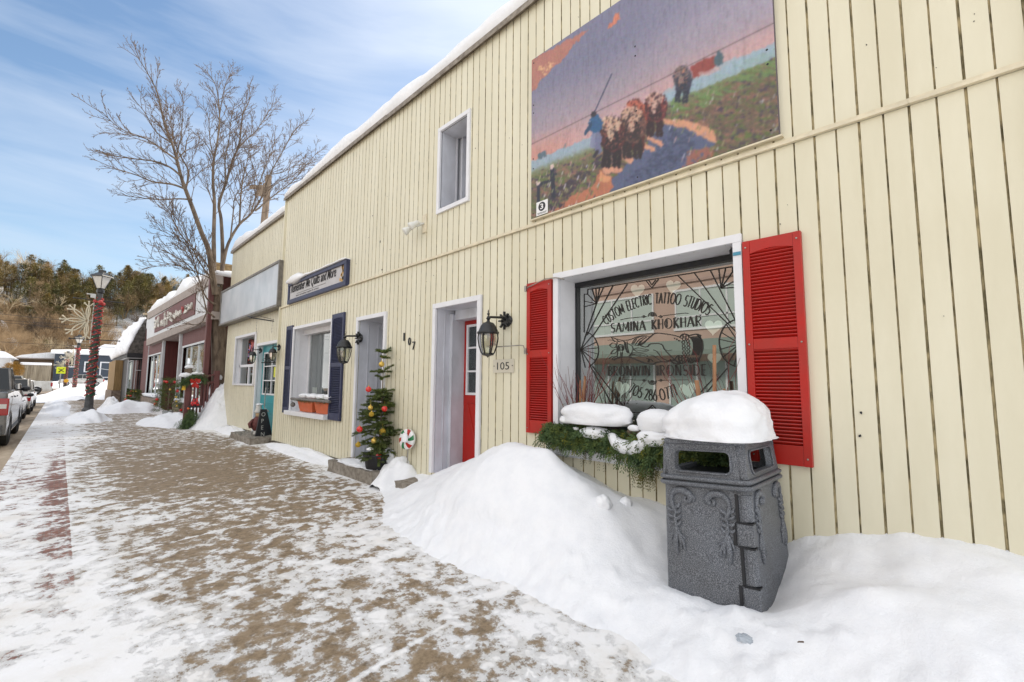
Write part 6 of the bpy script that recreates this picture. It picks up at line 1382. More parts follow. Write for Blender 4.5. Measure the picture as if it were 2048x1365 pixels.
# ------------------------------------------------------------------ railing, swag, garland
YR = 16.65; pl_ = onY(375, 780, YR); pr_ = onY(433.5, 748, YR); rl = thing('stair_railing', 'maroon wooden stair railing dressed with greenery and a red bow', 'railing', (3.2, YR, 0))
m_ = MB(); m_.box(pl_.x-.06, pl_.x+.06, YR-.06, YR+.06, -.05, 1.42); m_.build('post', MAROON, rl)
m_ = MB(); m_.box(pr_.x-.07, pr_.x+.07, YR-.07, YR+.07, .75, 1.72); m_.build('post', MAROON, rl)
m_ = MB(); m_.obox(((pl_.x+pr_.x)/2, YR, 1.52), ((pr_.x-pl_.x)/2, 0, .10), (0, .05, 0), (0, 0, .025)); m_.obox(((pl_.x+pr_.x)/2, YR, 1.31), ((pr_.x-pl_.x)/2, 0, .08), (0, .03, 0), (0, 0, .03)); m_.build('rail', MAROON, rl)
m_ = MB()
for i in range(7): x = pl_.x+.09+(pr_.x-pl_.x-.12)*i/7; m_.box(x-.022, x+.022, YR-.02, YR+.02, .20+.085*i, 1.28+.02*i)
m_.build('balusters', MAROON, rl)
gd = thing('evergreen_garland', 'snow topped evergreen garland with a red bow on the stair railing', 'garland', (3, YR, 1.4)); mb = MB(); rs = random.Random(6)
for i in range(420):
    p = onY(364+rs.random()*44, 0, YR-.08); x = onY(rs.uniform(362, 409), 765, YR-.08).x; z = 1.42+.10*math.sin((x-2.7)*6)+rs.gauss(0, .05); spray(mb, Vector((x, YR-.1+rs.uniform(-.06, .12), z)), Vector((rs.uniform(-1, 1), rs.uniform(-1, 0), rs.uniform(-.8, .5))), rs.uniform(.08, .18), 6, .007, rs, droop=.8, leaf=.045)
mb.build('greens', CEDAR, gd)
bc = onY(390.5, 764, YR-.22); m_ = MB()
for a, l in ((.4, .14), (2.7, .14), (1.2, .10), (-1.2, .20), (-1.9, .18), (.0, .12), (3.1, .12)):
    d = Vector((math.cos(a), -.2, math.sin(a))); sdn = Vector((-math.sin(a), 0, math.cos(a))); m_.prism([bc, bc+d*l*.6+sdn*.05, bc+d*l+sdn*.03, bc+d*l-sdn*.03, bc+d*l*.6-sdn*.05], (0, .02, 0))
m_.ball(bc, .035, 8); m_.build('red_bow', RED, gd)
tag(blob('snow_lump', onY(371, 752, YR)+Vector((0, 0, .0)), (.17, .13, .09), seed=81, sub=3, amp=.2, flat=-.4), 'snow heap on the left end of the railing garland', 'snow')
tag(blob('snow_lump', onY(395, 748, YR)+Vector((0, 0, .0)), (.17, .13, .06), seed=82, sub=3, amp=.2, flat=-.4), 'snow strip on the railing garland above the bow', 'snow')
t = thing('stump', 'broken brown log end poking out of the snow behind the garland', 'log', onY(380, 746, YR+.3)); p = onY(380, 748, YR+.25); m_ = MB(); m_.tube([p+Vector((.05, .1, -.2)), p+Vector((-.02, 0, .0)), p+Vector((-.06, 0, .16))], [.09, .11, .10], 9); m_.build('log', BARK, t); tag(blob('snow_lump', p+Vector((-.03, 0, .20)), (.12, .1, .07), seed=83, sub=3, amp=.2, flat=-.4), 'snow cap on the broken log behind the garland', 'snow')
t = thing('tag', 'small yellow tag hanging from the railing garland', 'tag', onY(368, 776, YR-.1)); p = onY(367.5, 776, YR-.15); m_ = MB(); m_.box(p.x-.045, p.x+.045, p.y, p.y+.01, p.z-.07, p.z+.06); m_.tube([p+Vector((0, 0, .06)), p+Vector((0, .05, .15))], .003, 4); m_.build('card', mat('yellow_tag', (.75, .45, .03), .5), t)
sw = thing('evergreen_swag', 'bundle of evergreen boughs with a red plaid hat at the foot of the railing', 'swag', (3, 17, 0)); mb = MB(); rs = random.Random(12); tp_ = onY(386, 815, 16.4)
for i in range(560):
    t_ = rs.random()**.7; c = Vector((tp_.x-.10*t_, 16.4, tp_.z*(1-t_)+.06*t_)); w_ = .07+.22*t_; spray(mb, c+Vector((rs.gauss(0, w_*.45), rs.gauss(0, .07), 0)), Vector((rs.uniform(-1, .6), rs.uniform(-.8, .1), -1.1)), rs.uniform(.08, .2), 6, .007, rs, droop=.3, leaf=.045)
mb.build('boughs', CEDAR, sw)
PLAID = bpy.data.materials.new('red_plaid'); PLAID.use_nodes = True; nt = PLAID.node_tree; ck = N(nt, 'ShaderNodeTexChecker'); ck.inputs['Scale'].default_value = 14; ck.inputs['Color1'].default_value = (.60, .01, .015, 1); ck.inputs['Color2'].default_value = (.12, .005, .008, 1); gg = N(nt, 'ShaderNodeNewGeometry'); nt.links.new(gg.outputs['Position'], ck.inputs['Vector']); nt.links.new(ck.outputs['Color'], nt.nodes['Principled BSDF'].inputs[0])
c = onY(389.5, 812, 16.35); m_ = MB(); m_.lathe([(.115, .0), (.11, .05), (.085, .15), (.055, .22), (.0001, .225)], c, 14); m_.build('plaid_hat', PLAID, sw, sm=True); m_ = MB(); m_.lathe([(.18, -.05), (.18, -.01), (.12, .005)], c, 14); m_.build('hat_brim', BLACKP, sw); m_ = MB(); m_.ball(c+Vector((-.16, -.05, -.07)), .035, 8); m_.build('orange_bauble', mat('orange_bauble', (.7, .12, .02), .3), sw)
# dry leaves at the snow edge
mb = MB(); rs = random.Random(77)
for i in range(110):
    p = onZ(rs.uniform(400, 442), rs.uniform(843, 855), .05); a = Vector((rs.uniform(-1, 1), rs.uniform(-1, 1), rs.uniform(-.4, 1))).normalized()*.035; b_ = a.orthogonal().normalized()*.02; mb.add([p-a, p+b_, p+a, p-b_], [(0, 1, 2, 3)])
tag(mb.build('dry_leaves', mat('dead_leaves', (.12, .06, .035), .8), None), 'brown dead leaves along the foot of the steep snow bank', 'leaves', kind='stuff')
# Christmas shrubs in pots by the maroon shop
def shrub(label, cx, cy, h, seed, pot=True):
    t = thing('potted_evergreen', label, 'potted shrub', (cx, cy, 0)); rs = random.Random(seed); mb = MB()
    for i in range(520):
        u = rs.random(); z = .25+h*u; r_ = (.36*(1-u)**.6+.06)*rs.random()**.5; a = rs.uniform(0, 6.28); spray(mb, Vector((cx+r_*math.cos(a), cy+r_*math.sin(a), z)), Vector((math.cos(a), math.sin(a), rs.uniform(-.2, .8))), rs.uniform(.1, .2), 6, .008, rs, droop=.3, leaf=.05)
    mb.build('needles', FIR, t); m_ = MB(); m_.lathe([(.13, 0), (.18, .27), (.17, .28), (.0001, .27)], (cx, cy, 0), 14); m_.build('pot', mat('grey_pot', (.35, .36, .36), .7) if 'grey_pot' not in bpy.data.materials else bpy.data.materials['grey_pot'], t)
    m_ = MB(); m_.tube([(cx, cy, .2), (cx, cy, h)], .02, 6); m_.build('trunk', BARK, t)
    for i in range(11):
        u = rs.uniform(.05, .9); a = rs.uniform(math.pi*.8, math.pi*1.8); r_ = .38*(1-u)**.6+.08; m_ = MB(); m_.ball((cx+r_*math.cos(a), cy+r_*math.sin(a), .25+h*u), .055 if i % 3 else .04, 10); m_.build('bauble', REDB if i % 3 else GOLD, t, sm=True)
shrub('potted evergreen with red baubles beside the maroon shop entry', *onX(336, 820, 2.95).xy, 1.25, 5)
shrub('small dark evergreen under the black shopfront window', *onY(268, 815, 33.8).xy, .62, 9)

# ------------------------------------------------------------------ street lamps
GARL_R = mat('red_ribbon', (.45, .05, .045), .5, var=.3, vs=30); GARL_G = mat('green_tinsel', (.02, .13, .06), .6, var=.4, vs=30); SNF = mat('cream_rope_light', (.66, .60, .45), .5); LPOST = mat('lamp_post_grey', (.075, .078, .08), .6, var=.35, vs=6); FROST = mat('frosted_lamp_glass', (.62, .60, .56), .3)
lamp0 = None
def build_lamp():
    t = thing('street_lamp', 'nearest lantern topped street lamp wrapped in red and green garland with half a snowflake', 'street lamp', (0, 0, 0), 'decorated street lamps along the kerb')
    m_ = MB(); o8 = math.pi/8
    m_.lathe([(.20, -.3), (.20, .28), (.14, .36), (.125, 1.0), (.095, 5.0), (.0001, 5.0)], (0, 0, 0), 8); m_.build('post', LPOST, t)
    m_ = MB(); m_.lathe([(.10, 4.98), (.13, 5.02), (.13, 5.12), (.09, 5.16), (.11, 5.20)], (0, 0, 0), 8); m_.lathe([(.38, 5.68), (.36, 5.72), (.12, 5.86), (.12, 5.96), (.08, 5.97), (.0001, 5.97)], (0, 0, 0), 4)
    for k in range(4): a = math.pi/2*k; m_.tube([(.135*math.cos(a), .135*math.sin(a), 5.2), (.31*math.cos(a), .31*math.sin(a), 5.68)], .016, 4)
    m_.build('lantern_frame', BLACK, t)
    m_ = MB(); m_.lathe([(.125, 5.2), (.30, 5.67)], (0, 0, 0), 4); m_.build('lamp_glass', FROST, t)
    for z, s_ in ((4.70, 1), (3.08, 1)):
        m_ = MB(); m_.tube([(-.76, 0, z), (.74, 0, z)], .020, 6); m_.ball((-.76, 0, z), .035, 6); m_.ball((.74, 0, z), .03, 6); m_.build('banner_arm', BLACK, t)
    # spiral garland
    rs = random.Random(4)
    for nm, mt_, hel in (('red_garland', GARL_R, ((0, .34, .022), (1.5, -.46, .016), (3.3, .34, .018))), ('green_garland', GARL_G, ((2.0, .34, .020), (4.6, -.52, .014)))):
        m_ = MB()
        for ph, pitch_, rad_ in hel:
            n = int(4.05/abs(pitch_)*14); Q_ = []
            for i in range(n):
                z = .78+4.05*i/n; a = ph+2*math.pi*(z/pitch_)+rs.uniform(-.12, .12); r_ = .132-.007*z+.02+rs.uniform(-.008, .016); Q_.append(Vector((r_*math.cos(a), r_*math.sin(a), z+rs.uniform(-.025, .025))))
            for i in range(0, n-1):
                m_.tube([Q_[i], Q_[i+1]], rad_*rs.uniform(.6, 1.25), 4)
                if rs.random() < .25: v_ = Vector((Q_[i].x, Q_[i].y, 0)).normalized(); m_.tube([Q_[i], Q_[i]+v_*rs.uniform(.03, .07)+Vector((0, 0, rs.uniform(-.06, .04)))], .010, 3)
        m_.build(nm, mt_, t)
    m_ = MB(); rs = random.Random(14)
    for i in range(60): z = rs.uniform(.8, 4.8); a = rs.uniform(0, 6.28); m_.ball((.16*math.cos(a), .16*math.sin(a), z), .018, 5)
    m_.build('light_bulbs', mat('clear_bulbs', (.75, .72, .65), .3), t)
    # half snowflake on the -x side
    sf = Vector((-.30, 0, 3.82)); m_ = MB()
    def st(*pts, r=.022): m_.tube([sf+Vector((x, 0, z)) for x, z in arcp(list(pts), 4)], r, 5)
    for k in range(5):
        a = math.pi/2+k*math.pi/4; dx_, dz_ = math.cos(a), math.sin(a); nx_, nz_ = -dz_, dx_; L = .74
        for s in (-1, 1):
            st((dx_*.06, dz_*.06), (dx_*.30+nx_*.055*s, dz_*.30+nz_*.055*s), (dx_*.50+nx_*.045*s, dz_*.50+nz_*.045*s), (dx_*.60, dz_*.60))
            st((dx_*.58, dz_*.58), (dx_*.64+nx_*.06*s, dz_*.64+nz_*.06*s), (dx_*.70+nx_*.12*s, dz_*.70+nz_*.12*s)); m_.ball(sf+Vector((dx_*.71+nx_*.125*s, 0, dz_*.71+nz_*.125*s)), .034, 6)
            b_ = a+s*math.pi/8
            if math.pi/2-.05 < b_ < 3*math.pi/2+.05: st((math.cos(b_)*.06, math.sin(b_)*.06), (math.cos(b_)*.5, math.sin(b_)*.5)); m_.ball(sf+Vector((math.cos(b_)*.52, 0, math.sin(b_)*.52)), .03, 6)
        st((dx_*.60, dz_*.60), (dx_*.76, dz_*.76)); m_.ball(sf+Vector((dx_*.78, 0, dz_*.78)), .036, 6)
    st((0.02, .62), (-.0, .3), (.03, 0), (0, -.3), (.02, -.62)); m_.build('half_snowflake', SNF, t)
    m_ = MB(); m_.tube([(-.15, 0, 4.66), (-.16, 0, 2.92), (-.42, 0, 2.92)], .014, 6); m_.tube([(-.15, 0, 3.85), (-.30, 0, 3.85)], .01, 5); m_.box(-.28, -.12, -.05, .05, 4.78, 4.94); m_.box(-.40, -.28, -.02, .02, 4.90, 4.94); m_.build('hanger', mat('pale_hanger', (.6, .6, .58), .5), t)
    m_ = MB(); m_.ball((-.12, 0, 4.66), .08, 8); m_.ball((.03, -.12, 4.62), .09, 8); m_.ball((.12, -.05, 4.55), .08, 8); m_.build('red_bow', GARL_R, t)
    return t
lamp0 = build_lamp(); lamp0.location = (.90, 25, -.04); lamp0.rotation_euler = (0, R(.3), 0)
l2 = copy_tree(lamp0); l2['label'] = 'second garland wrapped street lamp farther along the kerb'; l2.location = (.93, 54, -.22); l2.scale = (1, 1, .93)
l3 = copy_tree(lamp0); l3['label'] = 'farthest garland wrapped street lamp at the street corner'; l3.location = (.44, 70, .3); l3.scale = (1, 1, .72)
t = thing('traffic_sign', 'bright yellow square sign with a black pedestrian crossing mark', 'sign', (-.3, 69.6, 0)); p = onY(122, 741, 69.6); m_ = MB(); s_ = .36; m_.box(p.x-s_, p.x+s_, 69.6, 69.63, p.z-s_, p.z+s_); m_.build('panel', mat('fluorescent_yellow', (.72, .80, .02), .5), t)
m_ = MB(); 
for a, b in (((-.3, -.3), (.32, .3)), ((.35, -.25), (-.3, .25)), ((-.1, .1), (.1, .1)), ((.0, .0), (-.15, -.3))): m_.tube([(p.x+a[0]*.7, 69.59, p.z+a[1]*.7), (p.x+b[0]*.7, 69.59, p.z+b[1]*.7)], .03, 5)
m_.build('symbol', BLACKP, t); m_ = MB(); m_.tube([(p.x, 69.66, p.z-.3), (p.x, 69.66, base(69.6)-.3)], .05, 6); m_.build('post', METAL, t)
p = onY(132.5, 762, 69.5); t = thing('round_marker', 'round orange yellow reflector low on the farthest lamp post', 'sign', p); m_ = MB(); m_.lathe([(.0001, .03), (.19, .03), (.2, 0), (.19, -.03), (.0001, -.03)], p, 18, axis=Vector((0, 1, 0))); m_.build('disc', mat('amber_reflector', (.80, .42, .02), .5), t)
t = thing('parking_sign', 'white parking sign on a leaning thin post in the snow', 'sign', (3.1, 50, 0)); c = onY(229, 748, 50); m_ = MB(); m_.obox(c, (.20, 0, .0), (0, .01, 0), (.03, 0, .42)); m_.build('panel', mat('sign_white', (.72, .74, .72), .5), t); b_ = onY(224, 778, 50)
m_ = MB(); m_.tube([c+Vector((.03, .03, .4)), b_, b_+Vector((-.1, 0, -1.2))], .035, 6); m_.build('post', METAL, t); m_ = MB(); m_.box(c.x-.08, c.x+.1, 49.98, 49.985, c.z+.18, c.z+.3); m_.box(c.x-.1, c.x+.06, 49.98, 49.985, c.z-.16, c.z-.02); m_.box(c.x-.1, c.x+.06, 49.98, 49.985, c.z+.03, c.z+.08); m_.build('markings', mat('sign_green', (.03, .18, .1), .5), t)
t = thing('litter_box', 'brown slatted wooden litter box half sunk in snow', 'litter bin', (2.9, 42, 0)); a = onY(222, 793, 42); b_ = onY(245.5, 793, 42); m_ = MB(); m_.box(a.x+.20, b_.x, 42, 42.6, -.4, a.z); rs = random.Random(1); m_.build('box', MAROON, t); m_ = MB()
for i in range(2): m_.box(a.x+.08*i, a.x+.06+.08*i, 41.97, 42.6, -.4, a.z+.03)
m_.box(a.x+.2, b_.x, 41.95, 42.62, a.z+.001, a.z+.05); m_.build('slats', mat('pale_slats', (.3, .2, .15), .8), t)

# ------------------------------------------------------------------ the big bare tree
def limb(mb, P3, r0, r1, n=7):
    P3 = arcp([tuple(p) for p in P3], 4); k = len(P3); mb.tube([Vector(p) for p in P3], [r0+(r1-r0)*(i/(k-1))**.8 for i in range(k)], n); return [Vector(p) for p in P3]
def twigs_on(mb, P3, r0, rs, depth, L, dens, up=.18):
    k = len(P3); acc = 0
    for i in range(2, k-1):
        seg = P3[i+1]-P3[i]; d = seg.normalized(); acc += seg.length*dens*(.5+.9*i/k)
        while acc > 1:
            acc -= 1; t = rs.random(); p = P3[i].lerp(P3[i+1], t); o_ = d.orthogonal().normalized(); o_.rotate(Matrix.Rotation(rs.uniform(0, 6.28), 3, d)); dd = (d*rs.uniform(.7, 1.2)+o_*rs.uniform(.35, .85)+Vector((0, 0, up))).normalized()
            l = L*rs.uniform(.35, 1.1)*(1-.62*i/k); n = 5 if depth else 3; Q_ = [p]
            for j in range(n): dd = (dd+Vector((rs.uniform(-1, 1), rs.uniform(-1, 1), rs.uniform(-.7, 1)))*.13).normalized(); Q_.append(Q_[-1]+dd*l/n)
            rr0 = max(.0048, min(r0*.35, .004+.009*l)); mb.tube(Q_, [rr0+(.0036-rr0)*j/n for j in range(n+1)], 4 if depth > 1 else 3, cap=False)
            if depth: twigs_on(mb, Q_, rr0, rs, depth-1, l*.5, dens*1.75, up)
BT = thing('bare_tree', 'tall bare maple with many spreading limbs in the gap beyond the cream shops', 'tree', (3.9, 18, 0)); TY = 17.05; rs = random.Random(2)
def tp3(P_, dy0=0, dy1=0): 
    n = len(P_); return [onY(x, y, TY+dy0+(dy1-dy0)*i/(n-1)) for i, (x, y) in enumerate(P_)]
trunk = MB(); m_ = MB(); tw_ = MB()
limb(trunk, tp3([(444, 850), (441, 780), (439, 720), (436, 660), (433, 610), (431, 575)]), .27, .17, 12); limb(trunk, tp3([(454, 850), (451, 760), (446, 690), (441, 630), (439, 585)], .15, .2), .17, .12, 10)
trunk.build('trunk', BARK, BT)
LM = [([(431,590),(424,545),(417,500),(403,466),(385,416),(370.5,378),(361.7,352),(354,320),(344,287),(329,249),(315,188),(297,150),(274,113)], .125, .010, -.2, -.9),
 ([(370,378),(344,369),(306,364),(277,352),(245,342),(222,334)], .045, .008, -.5, -1.6), ([(361,352),(340,335),(309,323),(268,318),(230,312),(193,300)], .042, .008, -.6, -.2),
 ([(354,320),(336,308),(320,296),(288,276),(241,258),(203,223)], .042, .008, -.6, -1.9), ([(385,400),(355,398),(320,400),(280,396),(235,390)], .035, .007, -.5, -.1),
 ([(354,318),(370,302),(374,280),(385,264)], .030, .008, -.6, -.1), ([(354,310),(358,290),(362,276),(366,223),(365,182)], .032, .008, -.6, -.9), ([(370,378),(375,364),(376,340),(362,314),(350,285),(340,240),(330,200)], .045, .008, -.4, .3),
 ([(344,287),(312,264),(288,223),(265,197)], .030, .007, -.7, -1.2), ([(430,600),(428,560),(427.6,500),(427.6,466),(429,408),(426,364),(427.6,320),(435,282),(439,232),(432,173),(411,141)], .115, .010, 0, .5),
 ([(426,311),(411,287),(385,264)], .028, .007, .1, -.4), ([(439,232),(445,195),(452,165),(462,150)], .022, .006, .4, .9), ([(427.6,320),(420,280),(417,240),(408,215)], .026, .006, .2, .9),
 ([(437,600),(444,545),(445,493),(442,437),(438,408),(452.5,364),(467,317),(479,287.5),(485,232),(499,200),(498,170)], .10, .010, .2, 1.0), ([(473,302),(492,280),(511,264),(531.6,232),(549,205.5)], .035, .007, .6, 1.6), ([(452,364),(450,320),(458,280),(462,240),(470,205)], .035, .007, .3, 1.2),
 ([(441,560),(446,530),(452.5,500),(461,478),(479,449),(502,428),(523,396),(540,349),(561,311),(590,261),(614,241)], .085, .009, .2, .6), ([(511,422),(546,393),(584,364),(619,323),(637,302)], .042, .007, .2, 1.4), ([(479,449),(482,387),(488,349),(495,320),(500,280)], .042, .007, .3, -.6), ([(502,428),(515,380),(528,340),(543,305),(550,280)], .032, .007, .3, -.4),
 ([(461,478),(466,430),(470,395),(485,370),(497,345)], .035, .007, .2, 1.2), ([(540,349),(565,345),(590,330),(612,310)], .025, .006, .4, .9), ([(523,396),(550,370),(580,350),(600,338)], .026, .006, .3, -.2),
 ([(430,585),(420,555),(407,537),(392,512),(385,495),(362,452),(338,416)], .042, .007, -.2, -1.2), ([(432,610),(414,598),(401,568),(379,500),(344,472),(309,457)], .038, .007, -.3, -1.0), ([(424,545),(400,510),(370,480),(345,440),(330,400)], .030, .006, -.3, -1.4),
 ([(434,640),(428,634),(421,629),(414,626),(408,637),(404,645),(390,650),(370,648),(350,643)], .045, .006, -.3, -1.1), ([(414,626),(408,600),(398,560),(375,530),(345,510),(320,500)], .030, .006, -.4, -1.2), ([(427,560),(405,550),(380,540),(350,530),(320,525),(300,515)], .026, .006, -.3, -1.5)]
for P_, r0, r1, d0, d1 in LM:
    L3 = limb(m_, tp3(P_, d0, d1), r0*.78, r1*.7, 8 if r0 > .06 else 6); k = len(L3); big = sum((b-a).length for a, b in zip(L3, L3[1:]))
    st_ = int(k*.30) if r0 > .06 else 0
    twigs_on(tw_, L3[st_:], r0, rs, 2, min(1.3, .34*big+.42), 11.5, .06)
m_.build('limbs', BARK, BT); tw_.build('twigs', mat('twig_bark', (.17, .12, .085), .9, var=.2, vs=3), BT)
for i, (px, py, r) in enumerate(((431, 768, .07), (437, 785, .09), (430, 800, .07), (434, 820, .08), (446, 778, .06), (441, 756, .05))):
    tag(blob('snow_clump', onY(px, py, TY-.27), (r, r*.6, r*1.5), seed=90+i, sub=3, amp=.35, flat=-2), ('snow clump on the maple trunk, third from the top', 'largest and fourth snow clump down the maple trunk', 'snow clump on the maple trunk, fifth from the top', 'lowest snow clump on the maple trunk', 'right hand snow clump second from the top on the maple trunk', 'topmost small snow clump on the maple trunk')[i], 'snow', 'snow clumps on the maple trunk')
# rustic wood pillar beside the trunk
t = thing('wooden_post', 'reddish brown rough timber beside the maple trunk', 'post', (4.2, 18.6, 0)); m_ = MB(); a = onY(452, 700, 18.8); m_.tube([(a.x+.05, 18.8, .5), (a.x+.03, 18.8, a.z-.2), (a.x+.0, 18.8, a.z+.9)], [.2, .18, .15], 8); m_.build('timber', mat('red_brown_timber', (.15, .055, .025), .9, var=.4, vs=6, stretch=(1, 1, .3)), t)
# utility pole with broken top
UP = thing('utility_pole', 'weathered utility pole rising through the right side of the maple', 'utility pole', (7, 26, 0)); a = onY(538, 352, 26); b_ = onY(529, 440, 26); m_ = MB(); d = (a-b_); m_.tube([b_-d*(b_.z/d.z)*1.0, b_, a], [.20, .17, .15], 9); m_.build('pole', WOODP, UP)
m_ = MB(); c = a.lerp(b_, .40); m_.obox(c+Vector((-.55, -.2, .1)), (.35, 0, .12), (0, .07, 0), (0, 0, .09)); m_.box(c.x-.5, c.x-.2, 25.7, 25.95, c.z-.3, c.z+.25); m_.build('crossarm', WOODP, UP)
m_ = MB()
for i in range(6): m_.ball(c+Vector((-.35+random.uniform(-.25, .3), -.25, random.uniform(-.2, .5))), .07, 6)
m_.build('insulators', WOODP, UP)
t = thing('utility_pole', 'pale distant utility pole above the shingled shop roof', 'utility pole', (15, 90, 0)); a = onY(347, 511, 88); m_ = MB(); p_ = onY(305, 618, 88); m_.tube([(p_.x, 88, 0), p_], .25, 7); m_.build('pole', mat('pale_pole', (.45, .36, .24), .8), t); m_ = MB(); m_.obox(p_-Vector((0, 0, .9)), (1.1, 0, 0), (0, .1, 0), (0, 0, .12)); m_.box(p_.x-.5, p_.x-.1, 87.8, 88.2, p_.z-1.2, p_.z-.2); m_.build('crossarm', bpy.data.materials['pale_pole'], t)
wr = MB()
for y_, h1, h2 in ((86, 12.3, 9.4), (87, 11.2, 8.6), (86.5, 7.7, 7.2), (88, 10.2, 10.6)):
    P_ = [Vector((-40+75*i/16, y_, h1+(h2-h1)*i/16-1.3*math.sin(math.pi*i/16))) for i in range(17)]; wr.tube(P_, .028, 4)
tag(wr.build('overhead_wires', BLACKP, None), 'thin overhead wires crossing in front of the wooded hill', 'wires')

# ------------------------------------------------------------------ parked cars
TYRE = mat('tyre', (.02, .02, .02), .8); RIM = mat('alloy_rim', (.30, .30, .31), .35, .7); CGL = glass_mat('car_glass', (.10, .11, .12), .12); TAIL = mat('tail_light', (.32, .01, .012), .2, coat=.6); SALT = (.33, .31, .28)
def car(name, label, col, x, y, z, kind, heading=0, L=4.6, W=1.8, H=1.45, group='vehicles parked along the kerb'):
    """heading 0: nose towards +y. Built in local space, x right, y forward"""
    t = bpy.data.objects.new(name, None); COL.objects.link(t); tag(t, label, 'truck' if kind == 'truck' else 'car', group)
    pm = mat('paint_'+label.split()[0]+str(len(bpy.data.materials)), col, .25, .35, col2=tuple(a*.45+b*.55 for a, b in zip(col, SALT)), vs=2.6, coat=.5)
    h = L/2; w = W/2; gc = .22
    if kind == 'truck': prof = [(-h, .55), (-h, 1.08), (-h+.05, 1.32), (-h+2.0, 1.34), (-h+2.05, 1.36), (h-1.75, 1.32), (h-.25, 1.16), (h, .95), (h, .5)]; gh = [(-h+2.05, 1.34), (-h+2.2, H), (h-2.7, H), (h-1.7, 1.30)]
    elif kind == 'suv': prof = [(-h, .5), (-h, .95), (-h+.06, 1.08), (h-1.2, 1.06), (h-.2, .92), (h, .72), (h, .42)]; gh = [(-h+.08, 1.06), (-h+.45, H-.03), (-h+1.2, H), (h-2.1, H-.02), (h-1.25, 1.04)]
    else: prof = [(-h, .45), (-h, .88), (-h+.2, .98), (-h+.9, 1.0), (h-1.3, .96), (h-.25, .80), (h, .62), (h, .38)]; gh = [(-h+.55, .97), (-h+1.35, H-.02), (-h+2.2, H), (h-2.2, H-.05), (h-1.35, .95)]
    wy = (-h+.85 if kind != 'truck' else -h+1.15, h-.85 if kind != 'truck' else h-.95); wr_ = .33 if kind != 'truck' else .40
    # lower body outline with wheel arches
    low = [(prof[-1][0], prof[-1][1])]
    for c in sorted(wy, reverse=True):
        ar = wr_+.06; low += [(c+ar, gc+.05)]+[(c+ar*math.cos(R(a)), wr_+ar*math.sin(R(a))) for a in range(0, 181, 18)]+[(c-ar, gc+.05)]
    low.append((prof[0][0], gc+.12)); outline = prof+low
    bm = bmesh.new(); sects = []
    for xs, ins in ((-w, .0), (-w+.02, .0), (w-.02, .0), (w, .0)):
        pass
    mb = MB(); n = len(outline)
    def xin(zv): return w-.035*max(0, (zv-.75))*1.6-.06*max(0, .5-zv)
    for s in (-1, 1): mb.v += [(s*xin(q[1]), q[0], q[1]) for q in outline]
    mb.f += [tuple(range(n))[::-1], tuple(range(n, 2*n))]+[(i, (i+1) % n, n+(i+1) % n, n+i) for i in range(n)]; mb.m = [0]*len(mb.f)
    o = mb.build('body', pm, None, bevel=.035, bseg=3); o.parent = t
    mb = MB(); n = len(gh); wt = w-.17
    for s in (-1, 1): mb.v += [(s*(w-.10 if i in (0, n-1) else wt), q[0], q[1]) for i, q in enumerate(gh)]
    mb.f += [tuple(range(n))[::-1], tuple(range(n, 2*n))]+[(i, (i+1) % n, n+(i+1) % n, n+i) for i in range(n)]; mb.m = [0]*len(mb.f)
    o = mb.build('cabin_glass', mat('dark_car_glass', (.02, .024, .026), .08) if 'dark_car_glass' not in bpy.data.materials else bpy.data.materials['dark_car_glass'], None); o.parent = t
    mb = MB()
    for s in (-1, 1):
        e = [Vector((s*(w-.095 if i in (0, n-1) else wt+.005), q[0], q[1]+.004)) for i, q in enumerate(gh)]; mb.tube(e, .028, 6)
        for fr_ in ((.5,) if kind == 'truck' else (.34, .66)):
            yb_ = gh[0][0]+(gh[-1][0]-gh[0][0])*fr_; mb.tube([(s*(w-.10), yb_, gh[0][1]), (s*wt, yb_-.05, H-.01)], .026, 6)
    ys = [q for q in gh if q[1] > H-.08]; mb.add([(-wt, ys[0][0], ys[0][1]+.02), (wt, ys[0][0], ys[0][1]+.02), (wt, ys[-1][0], ys[-1][1]+.02), (-wt, ys[-1][0], ys[-1][1]+.02), (-wt, ys[0][0], ys[0][1]-.02), (wt, ys[0][0], ys[0][1]-.02), (wt, ys[-1][0], ys[-1][1]-.02), (-wt, ys[-1][0], ys[-1][1]-.02)], [(0, 1, 2, 3), (7, 6, 5, 4), (0, 4, 5, 1), (1, 5, 6, 2), (2, 6, 7, 3), (3, 7, 4, 0)]); o = mb.build('roof', pm, None); o.parent = t
    for s in (-1, 1):
        for c in wy:
            mb = MB(); cc = Vector((s*(w-.10), c, wr_)); mb.lathe([(.19, -.11), (wr_*.80, -.115), (wr_, -.08), (wr_, .08), (wr_*.80, .115), (wr_*.68, .10), (wr_*.68, .03), (.0001, .03)], cc, 22, axis=Vector((s, 0, 0))); o = mb.build('wheel', TYRE, None); o.parent = t
            mb = MB(); mb.lathe([(wr_*.66, .095), (wr_*.62, .06), (wr_*.55, .05), (.06, .07), (.0001, .09)], cc, 10, axis=Vector((s, 0, 0))); r_ = mb.build('rim', RIM, None); r_.parent = o
        mb = MB(); zt = .98 if kind == 'truck' else .84
        mb.box(s*(w-.22), s*(w+.006-.03*0), -h-.012, -h+.14, zt-.19, zt+.20 if kind == 'truck' else zt+.12); o = mb.build('tail_light', TAIL, None, bevel=.02); o.parent = t
        mb = MB(); mb.box(s*(w-.20), s*(w-.03), -h-.018, -h-.010, zt-.03, zt+.07); o2 = mb.build('reverse_lamp', FROST, None); o2.parent = o
        mb = MB(); mb.box(s*(w-.30), s*(w-.04), h-.10, h+.008, .66, .80); o = mb.build('headlight', FROST, None, bevel=.02); o.parent = t
